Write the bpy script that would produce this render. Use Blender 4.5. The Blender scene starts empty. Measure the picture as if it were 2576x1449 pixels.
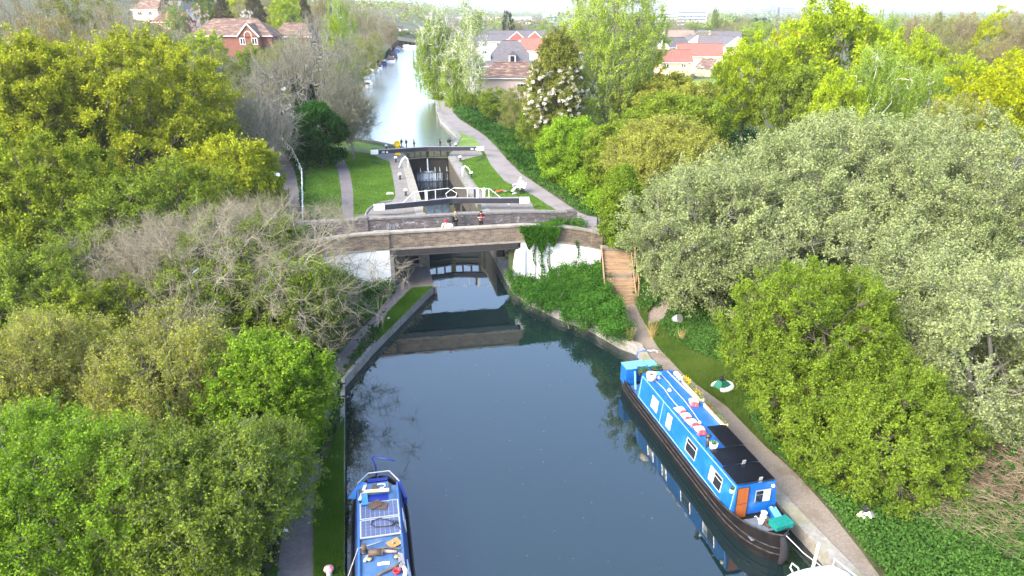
import bpy, math, random
import numpy as np
from mathutils import Vector, Matrix, geometry

# ------------------------------------------------------------------ camera, world, sun, exposure
scene = bpy.context.scene
COL = scene.collection
F = 1786.0                                    # focal length in units of a 2576 px wide picture
PITCH = math.atan(697/1786); SP, CP = math.sin(PITCH), math.cos(PITCH); H = 18.0
cam_d = bpy.data.cameras.new("camera"); cam_d.sensor_width = 36; cam_d.lens = 36*F/2576
cam_d.clip_start = .5; cam_d.clip_end = 12000
cam = bpy.data.objects.new("camera", cam_d); COL.objects.link(cam)
cam.location = (0, 0, H); cam.rotation_euler = (math.pi/2-PITCH, 0, 0)
scene.camera = cam
SUN_EL, SUN_AZ = 38.0, -128.0                 # azimuth measured clockwise from +Y
world = bpy.data.worlds.new("World"); scene.world = world; world.use_nodes = True
wn = world.node_tree.nodes; wl = world.node_tree.links
bgn = wn['Background']; sky = wn.new('ShaderNodeTexSky'); sky.sky_type = 'NISHITA'
sky.sun_disc = False; sky.sun_elevation = math.radians(SUN_EL); sky.sun_rotation = math.radians(SUN_AZ)
sky.dust_density = 3.0; sky.air_density = 1.0; sky.ozone_density = 1.0
wl.new(sky.outputs['Color'], bgn.inputs['Color']); bgn.inputs['Strength'].default_value = .15
sd = bpy.data.lights.new("sun", 'SUN'); sd.energy = 1.0; sd.angle = math.radians(30); sd.color = (1, .92, .8)
sun = bpy.data.objects.new("sun", sd); COL.objects.link(sun)
_d = Vector((math.sin(math.radians(SUN_AZ))*math.cos(math.radians(SUN_EL)),
             math.cos(math.radians(SUN_AZ))*math.cos(math.radians(SUN_EL)), math.sin(math.radians(SUN_EL))))
sun.rotation_euler = _d.to_track_quat('Z', 'Y').to_euler(); sun.location = (-60, -20, 60)
vs = scene.view_settings; vs.view_transform = 'Standard'; vs.look = 'None'; vs.gamma = 1; vs.exposure = 2.42

# ------------------------------------------------------------------ survey helpers
def P(x, y, z):
    """point of the place at height z, read off the survey photograph (2576 x 1449 grid)"""
    u = (x-1288)/F; v = (y-724.5)/F; t = (H-z)/(SP+v*CP)
    return (u*t, t*(CP-v*SP))
def D(x, y, t):
    u = (x-1288)/F; v = (y-724.5)/F
    return (u*t, t*(CP-v*SP), H-t*(SP+v*CP))
AX = np.array((-.194, .981)); AX = AX/np.linalg.norm(AX); RX = np.array((AX[1], -AX[0]))
L0 = np.array((-4.95, 57.3))
RZ = math.atan2(RX[1], RX[0])                  # rotation of the lock frame
def LP(q, s):
    p = L0+q*RX+s*AX; return (float(p[0]), float(p[1]))
def sm(a, b, x):
    t = np.clip((x-a)/(b-a), 0, 1); return t*t*(3-2*t)
def hgt(X, Y):
    X = np.asarray(X, float); Y = np.asarray(Y, float)
    q = (X-L0[0])*RX[0]+(Y-L0[1])*RX[1]; s = (X-L0[0])*AX[0]+(Y-L0[1])*AX[1]
    xl = np.interp(Y, [19, 32, 37, 45.4], [-5.7, -8.56, -7.9, -5.3]); xr = np.interp(Y, [18.9, 35, 36.2, 41, 45.4], [11, 6.8, 6, 2.8, -.2])
    low = .5 + 2.0*sm(3.5, 12, xl-X-1) + 1.9*sm(4.5, 13, X-xr)
    wx = .5+1.5*sm(-6.2, -10.5, q)*sm(-16, -12, s)+.35*sm(5, 8, q)*sm(-14.5, -12.0, s)*(1-sm(7.4, 8.2, q))
    low = np.maximum(low, wx)
    inwall = (q > -13) & (q < 9.0)
    up = np.where(inwall, sm(-11.72, -11.5, s), np.where(q >= 9.0, sm(-15.6, -11.9, s), sm(-20, -11, s)))
    dz = sm(-60, -6.5, -abs(q+1))*0
    upz = 2.5 + .75*(1-sm(-8.0, -2.5, s))*np.where(q > 6, 1, 1)*(np.where(s < -7.7, 1, sm(5.2, 7, q)+sm(-9.8, -12, q)))
    upz = upz + .35*sm(-9, -14, q)*(1-sm(20, 40, s))
    hill = np.clip((-X-26)/100, 0, 1.5)*14*sm(75, 165, Y)
    drop = -1.4*sm(12, 40, X+.15*(Y-80))*sm(70, 130, Y)
    upz = upz+hill+drop
    roll = .6*np.sin(X*.013+1)*np.sin(Y*.011)*sm(300, 600, Y)
    return low*(1-up)+upz*up+roll

# ------------------------------------------------------------------ object helpers
def finish(o, parent):
    COL.objects.link(o)
    if parent is not None: o.parent = parent
    return o
def tag(o, label=None, cat=None, group=None, kind=None):
    if label: o['label'] = label
    if cat: o['category'] = cat
    if group: o['group'] = group
    if kind: o['kind'] = kind
    return o
def thing(name, label, cat, loc=(0, 0, 0), rz=0, group=None):
    o = bpy.data.objects.new(name, None); COL.objects.link(o); o.empty_display_size = .3
    o.location = loc; o.rotation_euler = (0, 0, rz); return tag(o, label, cat, group)
def copy_tree(o, parent=None):
    c = o.copy(); COL.objects.link(c)
    if parent is not None: c.parent = parent
    for ch in list(o.children): copy_tree(ch, c)
    return c
def np_mesh(name, V, Fa, mat, parent=None, smooth=False):
    V = np.asarray(V, np.float32); Fa = np.asarray(Fa, np.int32); m, k = Fa.shape
    me = bpy.data.meshes.new(name)
    me.vertices.add(len(V)); me.vertices.foreach_set('co', V.ravel())
    me.loops.add(m*k); me.loops.foreach_set('vertex_index', Fa.ravel())
    me.polygons.add(m); me.polygons.foreach_set('loop_start', np.arange(m, dtype=np.int32)*k)
    if smooth: me.polygons.foreach_set('use_smooth', np.ones(m, bool))
    me.update(calc_edges=True); me.materials.append(mat)
    return finish(bpy.data.objects.new(name, me), parent)
def rotm(rz=0, rx=0, ry=0):
    return (Matrix.Rotation(rz, 3, 'Z') @ Matrix.Rotation(ry, 3, 'Y') @ Matrix.Rotation(rx, 3, 'X'))
class M:
    def __init__(s): s.v = []; s.f = []
    def add(s, vs_, fs_):
        b = len(s.v); s.v += [tuple(v) for v in vs_]; s.f += [tuple(b+i for i in f) for f in fs_]; return s
    def box(s, c, sz, rz=0, rx=0, ry=0):
        R = rotm(rz, rx, ry); c = Vector(c); x, y, z = sz[0]/2, sz[1]/2, sz[2]/2
        vs_ = [c+R @ Vector((i*x, j*y, k*z)) for k in (-1, 1) for j in (-1, 1) for i in (-1, 1)]
        return s.add(vs_, [(0, 2, 3, 1), (4, 5, 7, 6), (0, 1, 5, 4), (2, 6, 7, 3), (0, 4, 6, 2), (1, 3, 7, 5)])
    def beam(s, a, b, w, h, up=(0, 0, 1)):
        a, b = Vector(a), Vector(b); d = (b-a).normalized(); r = d.cross(Vector(up))
        if r.length < 1e-4: r = d.cross(Vector((0, 1, 0)))
        r.normalize(); u = r.cross(d)
        vs_ = [p+r*(i*w/2)+u*(j*h/2) for p in (a, b) for j in (-1, 1) for i in (-1, 1)]
        return s.add(vs_, [(0, 2, 3, 1), (4, 5, 7, 6), (0, 1, 5, 4), (2, 6, 7, 3), (0, 4, 6, 2), (1, 3, 7, 5)])
    def tube(s, pts, r, n=8):
        pts = [Vector(p) for p in pts]; N = len(pts); rs = r if isinstance(r, (list, tuple)) else [r]*N
        rings = []; pr = None
        for i in range(N):
            d = (pts[min(i+1, N-1)]-pts[max(i-1, 0)]).normalized()
            a = d.orthogonal().normalized() if pr is None else (pr-d*pr.dot(d))
            if a.length < 1e-4: a = d.orthogonal()
            a.normalize(); pr = a; b = d.cross(a)
            rings.append([pts[i]+(a*math.cos(t)+b*math.sin(t))*rs[i] for t in [2*math.pi*k/n for k in range(n)]])
        return s.loft(rings)
    def loft(s, rings, caps=True, closed=True):
        n = len(rings[0]); vs_ = [p for r in rings for p in r]; fs_ = []
        for i in range(len(rings)-1):
            for k in range(n if closed else n-1):
                k2 = (k+1) % n; fs_.append((i*n+k, i*n+k2, (i+1)*n+k2, (i+1)*n+k))
        if caps: fs_ += [tuple(range(n))[::-1], tuple(range((len(rings)-1)*n, len(rings)*n))]
        return s.add(vs_, fs_)
    def lathe(s, prof, c=(0, 0, 0), n=14, R=None):
        c = Vector(c); rings = []
        for r, z in prof:
            ring = [Vector((r*math.cos(2*math.pi*k/n), r*math.sin(2*math.pi*k/n), z)) for k in range(n)]
            if R is not None: ring = [R @ p for p in ring]
            rings.append([c+p for p in ring])
        return s.loft(rings)
    def ball(s, c, r, n=12, sc=(1, 1, 1)):
        c = Vector(c); m = max(4, n//2); rings = []
        for i in range(m+1):
            a = math.pi*i/m; rr = max(.001, math.sin(a))*r; z = -math.cos(a)*r
            rings.append([c+Vector((rr*math.cos(2*math.pi*k/n)*sc[0], rr*math.sin(2*math.pi*k/n)*sc[1], z*sc[2])) for k in range(n)])
        return s.loft(rings)
    def poly(s, pts, z0, z1):
        return s.loft([[(p[0], p[1], z0) for p in pts], [(p[0], p[1], z1) for p in pts]])
    def build(s, name, mat, parent=None, smooth=False, bevel=0):
        me = bpy.data.meshes.new(name); me.from_pydata([tuple(v) for v in s.v], [], s.f); me.materials.append(mat)
        if smooth: me.polygons.foreach_set('use_smooth', [True]*len(me.polygons))
        me.update(); o = finish(bpy.data.objects.new(name, me), parent)
        if bevel:
            b = o.modifiers.new('bevel', 'BEVEL'); b.width = bevel; b.segments = 2; b.limit_method = 'ANGLE'
        return o

# ------------------------------------------------------------------ materials
def lin(c):
    return tuple(((v/255+.055)/1.055)**2.4 if v/255 > .04045 else v/255/12.92 for v in c)
MATS = {}
def mat(key, c, c2=None, rough=.8, scale=3.0, c3=None, scale2=.4, bump=0, metal=0, spec=.5, detail=6, stretch=None, bscale=None):
    if key in MATS: return MATS[key]
    m = bpy.data.materials.new(key); m.use_nodes = True; nt = m.node_tree; N = nt.nodes; L = nt.links
    b = N['Principled BSDF']; b.inputs['Roughness'].default_value = rough; b.inputs['Metallic'].default_value = metal
    b.inputs['Specular IOR Level'].default_value = spec; b.inputs['Base Color'].default_value = (*c, 1)
    tc = N.new('ShaderNodeTexCoord'); src = tc.outputs['Object']
    if stretch:
        mp = N.new('ShaderNodeMapping'); mp.inputs['Scale'].default_value = stretch; L.new(src, mp.inputs[0]); src = mp.outputs[0]
    def noise(sc, d=detail):
        n = N.new('ShaderNodeTexNoise'); n.inputs['Scale'].default_value = sc; n.inputs['Detail'].default_value = d
        n.inputs['Roughness'].default_value = .65; L.new(src, n.inputs['Vector']); return n
    col = None
    if c2:
        n = noise(scale); r = N.new('ShaderNodeValToRGB'); r.color_ramp.elements[0].position = .36; r.color_ramp.elements[1].position = .64
        r.color_ramp.elements[0].color = (*c, 1); r.color_ramp.elements[1].color = (*c2, 1); L.new(n.outputs[0], r.inputs[0]); col = r.outputs[0]
    if c3:
        n = noise(scale2, 4); r = N.new('ShaderNodeValToRGB'); r.color_ramp.elements[0].position = .5; r.color_ramp.elements[1].position = .66
        L.new(n.outputs[0], r.inputs[0]); x = N.new('ShaderNodeMix'); x.data_type = 'RGBA'
        L.new(r.outputs[0], x.inputs['Factor'])
        if col: L.new(col, x.inputs['A'])
        else: x.inputs['A'].default_value = (*c, 1)
        x.inputs['B'].default_value = (*c3, 1); col = x.outputs['Result']
    if col: L.new(col, b.inputs['Base Color'])
    if bump:
        n = noise(bscale or scale*3); bp = N.new('ShaderNodeBump'); bp.inputs['Strength'].default_value = bump
        bp.inputs['Distance'].default_value = .05; L.new(n.outputs[0], bp.inputs['Height']); L.new(bp.outputs[0], b.inputs['Normal'])
    MATS[key] = m; return m
def leafmat(key, c1, c2, c3=None, trans=.35, twig=None):
    """foliage: colour differs leaf by leaf and branch by branch"""
    if key in MATS: return MATS[key]
    m = bpy.data.materials.new(key); m.use_nodes = True; nt = m.node_tree; N = nt.nodes; L = nt.links
    N.remove(N['Principled BSDF']); out = N['Material Output']
    g = N.new('ShaderNodeNewGeometry'); r = N.new('ShaderNodeValToRGB'); e = r.color_ramp.elements
    e[0].position = .0; e[0].color = (*c1, 1); e[1].position = .8; e[1].color = (*c2, 1)
    if c3: x = e.new(1.0); x.color = (*c3, 1)
    tc = N.new('ShaderNodeTexCoord'); n = N.new('ShaderNodeTexNoise'); n.inputs['Scale'].default_value = .55; n.inputs['Detail'].default_value = 5
    L.new(tc.outputs['Object'], n.inputs['Vector'])
    a = N.new('ShaderNodeMath'); a.operation = 'MULTIPLY_ADD'; a.inputs[1].default_value = 2.6; a.inputs[2].default_value = -1.15; L.new(n.outputs[0], a.inputs[0])
    mx = N.new('ShaderNodeMix'); mx.inputs['Factor'].default_value = .5; L.new(g.outputs['Random Per Island'], mx.inputs['A']); L.new(a.outputs[0], mx.inputs['B'])
    L.new(mx.outputs['Result'], r.inputs[0])
    d = N.new('ShaderNodeBsdfDiffuse'); t = N.new('ShaderNodeBsdfTranslucent'); s = N.new('ShaderNodeMixShader'); s.inputs[0].default_value = trans
    L.new(r.outputs[0], d.inputs[0]); L.new(r.outputs[0], t.inputs[0]); L.new(d.outputs[0], s.inputs[1]); L.new(t.outputs[0], s.inputs[2]); L.new(s.outputs[0], out.inputs[0])
    MATS[key] = m; return m
def brickmat(key, c1, c2, mort, sc=1.0, stain=None, stainw=(.5, .62), paint=None):
    """brickwork in courses; stain: soot or limescale with its own patches; paint: whitewash over it"""
    if key in MATS: return MATS[key]
    m = bpy.data.materials.new(key); m.use_nodes = True; nt = m.node_tree; N = nt.nodes; L = nt.links
    b = N['Principled BSDF']; b.inputs['Roughness'].default_value = .9
    tc = N.new('ShaderNodeTexCoord'); sp = N.new('ShaderNodeSeparateXYZ'); L.new(tc.outputs['Object'], sp.inputs[0])
    ad = N.new('ShaderNodeMath'); L.new(sp.outputs[0], ad.inputs[0]); L.new(sp.outputs[1], ad.inputs[1])
    cb = N.new('ShaderNodeCombineXYZ'); L.new(ad.outputs[0], cb.inputs[0]); L.new(sp.outputs[2], cb.inputs[1])
    br = N.new('ShaderNodeTexBrick'); L.new(cb.outputs[0], br.inputs['Vector']); br.inputs['Scale'].default_value = 1
    br.inputs['Brick Width'].default_value = .225*sc; br.inputs['Row Height'].default_value = .075*sc; br.inputs['Mortar Size'].default_value = .006*sc
    br.inputs['Color1'].default_value = (*c1, 1); br.inputs['Color2'].default_value = (*c2, 1); br.inputs['Mortar'].default_value = (*mort, 1)
    br.inputs['Bias'].default_value = -.1
    n = N.new('ShaderNodeTexNoise'); n.inputs['Scale'].default_value = 2.2; n.inputs['Detail'].default_value = 8; n.inputs['Roughness'].default_value = .7
    L.new(tc.outputs['Object'], n.inputs['Vector']); col = br.outputs[0]
    if stain:
        r = N.new('ShaderNodeValToRGB'); r.color_ramp.elements[0].position, r.color_ramp.elements[1].position = stainw; L.new(n.outputs[0], r.inputs[0])
        x = N.new('ShaderNodeMix'); x.data_type = 'RGBA'; L.new(r.outputs[0], x.inputs['Factor']); L.new(col, x.inputs['A']); x.inputs['B'].default_value = (*stain, 1); col = x.outputs['Result']
    if paint:
        n2 = N.new('ShaderNodeTexNoise'); n2.inputs['Scale'].default_value = 5; n2.inputs['Detail'].default_value = 10; n2.inputs['Roughness'].default_value = .75; L.new(tc.outputs['Object'], n2.inputs['Vector'])
        r = N.new('ShaderNodeValToRGB'); r.color_ramp.elements[0].position, r.color_ramp.elements[1].position = .30, .36; L.new(n2.outputs[0], r.inputs[0])
        x = N.new('ShaderNodeMix'); x.data_type = 'RGBA'; L.new(r.outputs[0], x.inputs['Factor']); L.new(col, x.inputs['A']); x.inputs['B'].default_value = (*paint, 1); col = x.outputs['Result']
    L.new(col, b.inputs['Base Color'])
    bp = N.new('ShaderNodeBump'); bp.inputs['Strength'].default_value = .5; bp.inputs['Distance'].default_value = .02; L.new(br.outputs['Fac'], bp.inputs['Height']); bp.invert = True
    L.new(bp.outputs[0], b.inputs['Normal']); MATS[key] = m; return m
def watermat(key, col, bump, scale, rough=.02, stretch=(1, 1, 1), ior=1.33):
    m = bpy.data.materials.new(key); m.use_nodes = True; nt = m.node_tree; N = nt.nodes; L = nt.links
    b = N['Principled BSDF']; b.inputs['Base Color'].default_value = (*col, 1); b.inputs['Roughness'].default_value = rough; b.inputs['IOR'].default_value = ior
    tc = N.new('ShaderNodeTexCoord'); mp = N.new('ShaderNodeMapping'); mp.inputs['Scale'].default_value = stretch; L.new(tc.outputs['Object'], mp.inputs[0])
    n = N.new('ShaderNodeTexNoise'); n.inputs['Scale'].default_value = scale; n.inputs['Detail'].default_value = 3; L.new(mp.outputs[0], n.inputs['Vector'])
    bp = N.new('ShaderNodeBump'); bp.inputs['Strength'].default_value = bump; bp.inputs['Distance'].default_value = .02; L.new(n.outputs[0], bp.inputs['Height']); L.new(bp.outputs[0], b.inputs['Normal'])
    return m

PAVE = mat('weathered paving', (.14, .128, .122), (.21, .192, .182), rough=.95, scale=6, c3=(.13, .135, .09), scale2=.8, bump=.3)
TARMAC = mat('worn tarmac', (.165, .15, .15), (.215, .198, .195), rough=.95, scale=9, c3=(.14, .128, .115), scale2=.5, bump=.2)
TARMAC2 = mat('dark towpath', (.11, .098, .1), (.165, .148, .145), rough=.95, scale=7, c3=(.11, .09, .085), scale2=.6, bump=.3)
GRAVEL = mat('trodden gravel', (.155, .128, .1), (.235, .2, .165), rough=1, scale=10, c3=(.15, .12, .09), scale2=.9, bump=.5)
GRASS = mat('mown grass', (.085, .165, .02), (.15, .25, .035), rough=1, scale=1.7, c3=(.19, .26, .05), scale2=.35, bump=.8, bscale=30)
GRASSR = mat('rough grass', (.06, .11, .02), (.16, .2, .05), rough=1, scale=5, c3=(.22, .18, .09), scale2=1.1, bump=.8, bscale=25)
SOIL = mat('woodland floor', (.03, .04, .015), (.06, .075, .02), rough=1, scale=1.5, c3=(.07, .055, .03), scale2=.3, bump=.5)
CONC = mat('pale concrete', (.19, .18, .155), (.29, .275, .24), rough=.9, scale=5, c3=(.2, .2, .12), scale2=1.2, bump=.3)
CONCD = mat('grey concrete', (.16, .155, .15), (.25, .24, .23), rough=.9, scale=5, c3=(.12, .13, .07), scale2=.9, bump=.3)
STONE = mat('bridge coping stone', (.21, .19, .155), (.30, .275, .23), rough=.9, scale=8, c3=(.17, .16, .13), scale2=1.5, bump=.3)
BRICK = brickmat('stock brick', (.12, .085, .06), (.25, .185, .125), (.21, .195, .165), sc=1.5, stain=(.085, .08, .075), stainw=(.47, .66))
BRICKD = brickmat('sooty brick', (.065, .058, .06), (.15, .13, .13), (.11, .105, .105), sc=1.5, stain=(.32, .32, .33), stainw=(.56, .68))
WHITEW = brickmat('whitewashed brick', (.18, .14, .11), (.25, .2, .16), (.3, .28, .24), paint=(.78, .79, .8))
LOCKB = brickmat('wet lock brick', (.05, .045, .04), (.10, .085, .07), (.09, .085, .07), stain=(.05, .065, .02), stainw=(.5, .7))
BLACKP = mat('black gate paint', (.012, .013, .022), (.03, .03, .042), rough=.6, scale=6)
BEAMTOP = mat('bare grey timber', (.16, .16, .17), (.26, .26, .27), rough=.9, scale=8, stretch=(.3, 4, 4))
WETWOOD = mat('wet dark timber', (.008, .007, .006), (.025, .022, .015), rough=.55, scale=6, stretch=(4, 4, .6))
MOSSY = mat('mossy timber', (.05, .045, .035), (.11, .1, .085), rough=.9, scale=6, c3=(.07, .1, .02), scale2=1.4)
WHITEP = mat('white paint', (.78, .8, .78), (.68, .7, .68), rough=.5, scale=5)
IRON = mat('dark iron', (.02, .02, .022), (.045, .04, .04), rough=.5, scale=8)
YELLOW = mat('yellow plastic', (.85, .6, .01), rough=.5)
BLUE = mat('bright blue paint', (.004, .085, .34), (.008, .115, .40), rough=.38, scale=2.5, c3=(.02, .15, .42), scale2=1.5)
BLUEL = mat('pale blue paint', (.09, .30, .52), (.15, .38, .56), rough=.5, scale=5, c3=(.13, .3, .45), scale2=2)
BLUED = mat('deep blue paint', (.006, .018, .2), (.008, .03, .26), rough=.35, scale=3)
BLUEW = mat('worn blue deck paint', (.03, .085, .20), (.05, .12, .26), rough=.6, scale=4, c3=(.08, .14, .22), scale2=1.6)
HULLB = mat('black hull bitumen', (.004, .004, .005), (.010, .009, .010), rough=.6, scale=4, c3=(.016, .012, .011), scale2=1.6, spec=.15)
STRAKE = mat('scuffed strake', (.012, .012, .012), (.06, .055, .05), rough=.6, scale=6, spec=.2)
GREYD = mat('grey deck', (.09, .12, .16), (.15, .18, .22), rough=.8, scale=6)
GLASS = mat('dark glass', (.012, .014, .018), rough=.05, spec=.6)
GLASSP = mat('curtained glass', (.5, .52, .5), (.62, .64, .6), rough=.2, scale=6)
ALU = mat('aluminium', (.6, .6, .6), rough=.35, metal=.6)
PVB = mat('black solar panel', (.003, .003, .006), (.005, .005, .009), rough=.25, scale=2, spec=.2)
ORANGE = mat('varnished door', (.24, .06, .012), (.36, .11, .03), rough=.4, scale=5, stretch=(8, 8, .5), c3=(.3, .07, .01), scale2=1)
CREAM = mat('cream plastic', (.72, .64, .5), (.66, .56, .42), rough=.5, scale=4)
TERRA = mat('clay and compost', (.1, .06, .035), (.2, .11, .06), rough=1, scale=10)
ROPE = mat('rope', (.5, .48, .42), (.36, .34, .3), rough=.9, scale=20)
ROPED = mat('dark rope', (.02, .025, .035), rough=.9)
TIMBER = mat('new timber', (.25, .16, .085), (.36, .235, .13), rough=.8, scale=5, c3=(.15, .11, .08), scale2=1.5, stretch=(.4, 3, 3))
TIMBERP = mat('pale timber', (.55, .42, .24), (.65, .5, .3), rough=.8, scale=5)
BARKG = mat('grey bark', (.13, .13, .11), (.25, .24, .2), rough=.95, scale=3)
BARKP = mat('pale lichened bark', (.24, .23, .19), (.40, .38, .31), rough=.95, scale=3, c3=(.3, .26, .17), scale2=.8)
BARKD = mat('brown bark', (.09, .075, .055), (.17, .14, .1), rough=.95, scale=3)
BARKW = mat('white birch bark', (.62, .6, .54), (.75, .73, .68), rough=.8, scale=2, c3=(.2, .17, .14), scale2=2.5)
BARKB = mat('tan twigs', (.17, .15, .105), (.28, .25, .18), rough=.95, scale=2)
SKIN = mat('skin', (.6, .36, .26), rough=.6)
SKINB = mat('tanned skin', (.45, .25, .17), rough=.6)
RED = mat('red plastic', (.6, .015, .03), rough=.4)
PINK = mat('crimson wool', (.42, .01, .06), rough=.9)
TEAL = mat('teal plastic', (.005, .15, .125), (.008, .19, .155), rough=.45, scale=6)
BROWN = mat('brown leather', (.06, .04, .028), (.10, .065, .045), rough=.7, scale=10)
PAPER = mat('white paper', (.85, .85, .82), rough=.8)
LSHIRT = mat('light grey cloth', (.34, .35, .37), (.42, .43, .45), rough=.9, scale=9)
OLIVE = mat('olive cloth', (.09, .1, .07), (.12, .13, .09), rough=.95, scale=9)
BEIGE = mat('beige cloth', (.55, .42, .3), (.62, .48, .35), rough=.95, scale=9)
BLACKC = mat('black cloth', (.012, .012, .016), rough=.95)
HAIR = mat('dark hair', (.015, .01, .008), rough=.8)
# ------------------------------------------------------------------ ground, one constrained triangulation
def PP(pts, z): return [P(x, y, z) for x, y in pts]
basin = PP([(1093, 737), (1075, 752), (940, 890), (868, 975)], 0)+[(-5.7, 19), (-2.0, 2), (15.5, 2)]+[(11.35, 17.5), (11, 18.9), (7.25, 33.2)]+PP([(1600, 893), (1560, 878), (1480, 832), (1400, 802), (1330, 768), (1290, 738)], 0)
channel = [LP(-2.75, -13.6), LP(-2.65, -12.0), LP(-2.6, -1.5), LP(-2.3, -1.5), LP(-2.3, 24.2), LP(2.3, 24.2), LP(2.3, -1.5), LP(2.5, -1.5), LP(2.5, -12.0), LP(2.6, -13.6)]
upper = PP([(1010, 379), (975, 371), (905, 357), (868, 349)], 2.1)+PP([(845, 330), (842, 300), (868, 250), (893, 215), (938, 181), (972, 152), (1000, 124)], 2.1)+PP([(1062, 124), (1070, 140), (1085, 200), (1092, 240), (1100, 285), (1108, 308), (1128, 328), (1152, 352), (1137, 378)], 2.1)
p_recess = [LP(-5.3, -12.0), LP(-5.3, -6.0), LP(-2.65, -6.0), LP(-2.65, -12.0)]
recess2 = [LP(2.5, -11.3), LP(2.5, -7.0), LP(4.2, -7.0), LP(4.2, -11.3)]
def seg_between(a, b, step):
    a = np.array(a); b = np.array(b); n = max(1, int(np.linalg.norm(b-a)/step)); return [tuple(a+(b-a)*i/n) for i in range(n)]
def dens(poly, step=1.5):
    out = []
    for i in range(len(poly)): out += seg_between(poly[i], poly[(i+1) % len(poly)], step if max(poly[i][1], poly[(i+1) % len(poly)][1]) < 100 else 8)
    return out
def inpoly(poly, X, Y):
    X = np.asarray(X); Y = np.asarray(Y); r = np.zeros(X.shape, bool); n = len(poly); j = n-1
    for i in range(n):
        xi, yi = poly[i]; xj, yj = poly[j]
        c = ((yi > Y) != (yj > Y)) & (X < (xj-xi)*(Y-yi)/((yj-yi) if yj != yi else 1e-9)+xi); r ^= c; j = i
    return r
REG = [  # name, polygon, material, first match wins
 ('hole', basin, None), ('hole', channel, None), ('hole', upper, None), ('hole', p_recess, None), ('hole', recess2, None),
 ('towpath', PP([(1453, 575), (1453, 558), (1403, 530), (1340, 490), (1270, 455), (1235, 415), (1215, 375), (1195, 347), (1163, 335), (1128, 321), (1103, 298), (1102, 280), (1107, 265), (1118, 230), (1116, 190), (1108, 150), (1103, 135), (1112, 135), (1122, 160), (1138, 200), (1146, 240), (1137, 265), (1140, 282), (1157, 300), (1205, 330), (1225, 345), (1250, 370), (1275, 400), (1310, 435), (1370, 475), (1440, 522), (1500, 560), (1512, 578)], 2.55), TARMAC),
 ('footpath', PP([(862, 562), (858, 480), (850, 430), (838, 402), (828, 386), (846, 384), (868, 407), (880, 432), (888, 480), (890, 562)], 2.5), TARMAC2),
 ('footpath_spur', PP([(846, 372), (880, 374), (938, 382), (938, 387), (880, 380), (842, 378)], 2.5), TARMAC2),
 ('lane', PP([(640, 330), (690, 360), (722, 395), (742, 430), (752, 480), (756, 560), (640, 560), (650, 470), (640, 400)], 2.9), TARMAC2),
 ('lockside_paving', PP([(935, 379), (975, 371.5), (1010, 379)], 2.5)+[LP(-2.3, 24), LP(-2.3, -1.5), LP(-2.6, -1.6), LP(-2.6, -7.9)]+PP([(921, 552), (919, 541), (927, 527), (945, 517), (975, 508), (988, 503), (995, 492), (992, 470), (985, 430), (979, 405), (960, 401), (940, 390)], 2.5), PAVE),
 ('lockside_paving', [LP(2.3, 24.2)]+PP([(1140, 378), (1152, 372), (1210, 382), (1215, 390), (1158, 404), (1178, 440), (1204, 475), (1222, 494), (1330, 500), (1340, 515), (1350, 540)], 2.5)+[LP(2.5, -7.9), LP(2.5, -1.6), LP(2.3, -1.6)], PAVE),
 ('bridge_roadway', [LP(-30, -11.5), LP(-30, -8.2), LP(-5.3, -8.2), LP(-5.3, -11.5)], TARMAC),
 ('bridge_roadway', [LP(2.5, -11.5), LP(2.5, -8.2), LP(8.3, -8.2), LP(8.8, -6.8), LP(11.0, -7.5), LP(10.5, -11.6)], TARMAC),
 ('waterside_path', PP([(985, 712), (996, 735), (965, 768), (926, 813), (893, 843), (848, 900), (800, 1010), (760, 1170), (715, 1300), (697, 1449)], .5)+[P(690, 1620, .5), P(790, 1620, .5)]+PP([(790, 1449), (790, 1300), (805, 1150), (842, 1000), (882, 900), (917, 843), (953, 813), (995, 768), (1043, 720), (1090, 706)], .5), TARMAC2),
 ('boatside_path', PP([(1530, 758), (1560, 820), (1606, 885), (1640, 922), (1690, 985), (1760, 1062), (1860, 1182), (1960, 1297), (2060, 1399), (2115, 1449), (2240, 1600)], .5)+PP([(2340, 1600), (2215, 1449), (2165, 1380), (2085, 1280), (2005, 1190), (1925, 1120), (1830, 1022), (1722, 942), (1655, 872), (1596, 762)], .55), GRAVEL),
 ('worn_track', PP([(1630, 772), (1628, 800), (1668, 792), (1700, 752), (1680, 735)], 1.0), GRAVEL),
 ('rough_verge', PP([(1600, 775), (1655, 872), (1722, 942), (1830, 1022), (1925, 1120), (1990, 1180), (1890, 1060), (1870, 980), (1840, 920), (1740, 880), (1680, 840), (1650, 790)], .7), GRASSR),
 ('mown_lawn', PP([(762, 556), (770, 450), (790, 385), (850, 352), (905, 357), (975, 371), (935, 381), (1000, 410), (1010, 560)], 2.5), GRASS),
 ('mown_lawn', PP([(1128, 325), (1152, 352), (1137, 375), (1150, 420), (1220, 495), (1350, 545), (1455, 555), (1250, 400), (1215, 345), (1163, 333)], 2.5), GRASS),
 ('mown_lawn', PP([(1085, 200), (1092, 240), (1100, 285), (1108, 265), (1118, 230), (1116, 190), (1105, 140), (1069, 140)], 2.5), GRASS),
 ('mown_lawn', PP([(1146, 240), (1165, 250), (1170, 200), (1150, 170), (1122, 160), (1138, 200)], 2.5), GRASS),
 ('mown_lawn', PP([(1640, 205), (1640, 240), (1810, 240), (1810, 195)], 1.2), GRASS),
 ('bank_grass', [P(700, 1449, .5), P(1000, 730, .5), P(1093, 705, .5), P(1093, 740, .5), P(940, 900, .5), P(868, 975, .5), P(875, 1449, .5), P(900, 1620, .5), P(690, 1620, .5)], GRASS),
 ('bank_grass', PP([(1600, 893), (1560, 878), (1550, 850), (1606, 885), (1760, 1062), (1740, 1062)], .5), GRASSR),
]
REGPOLY = REG
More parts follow.
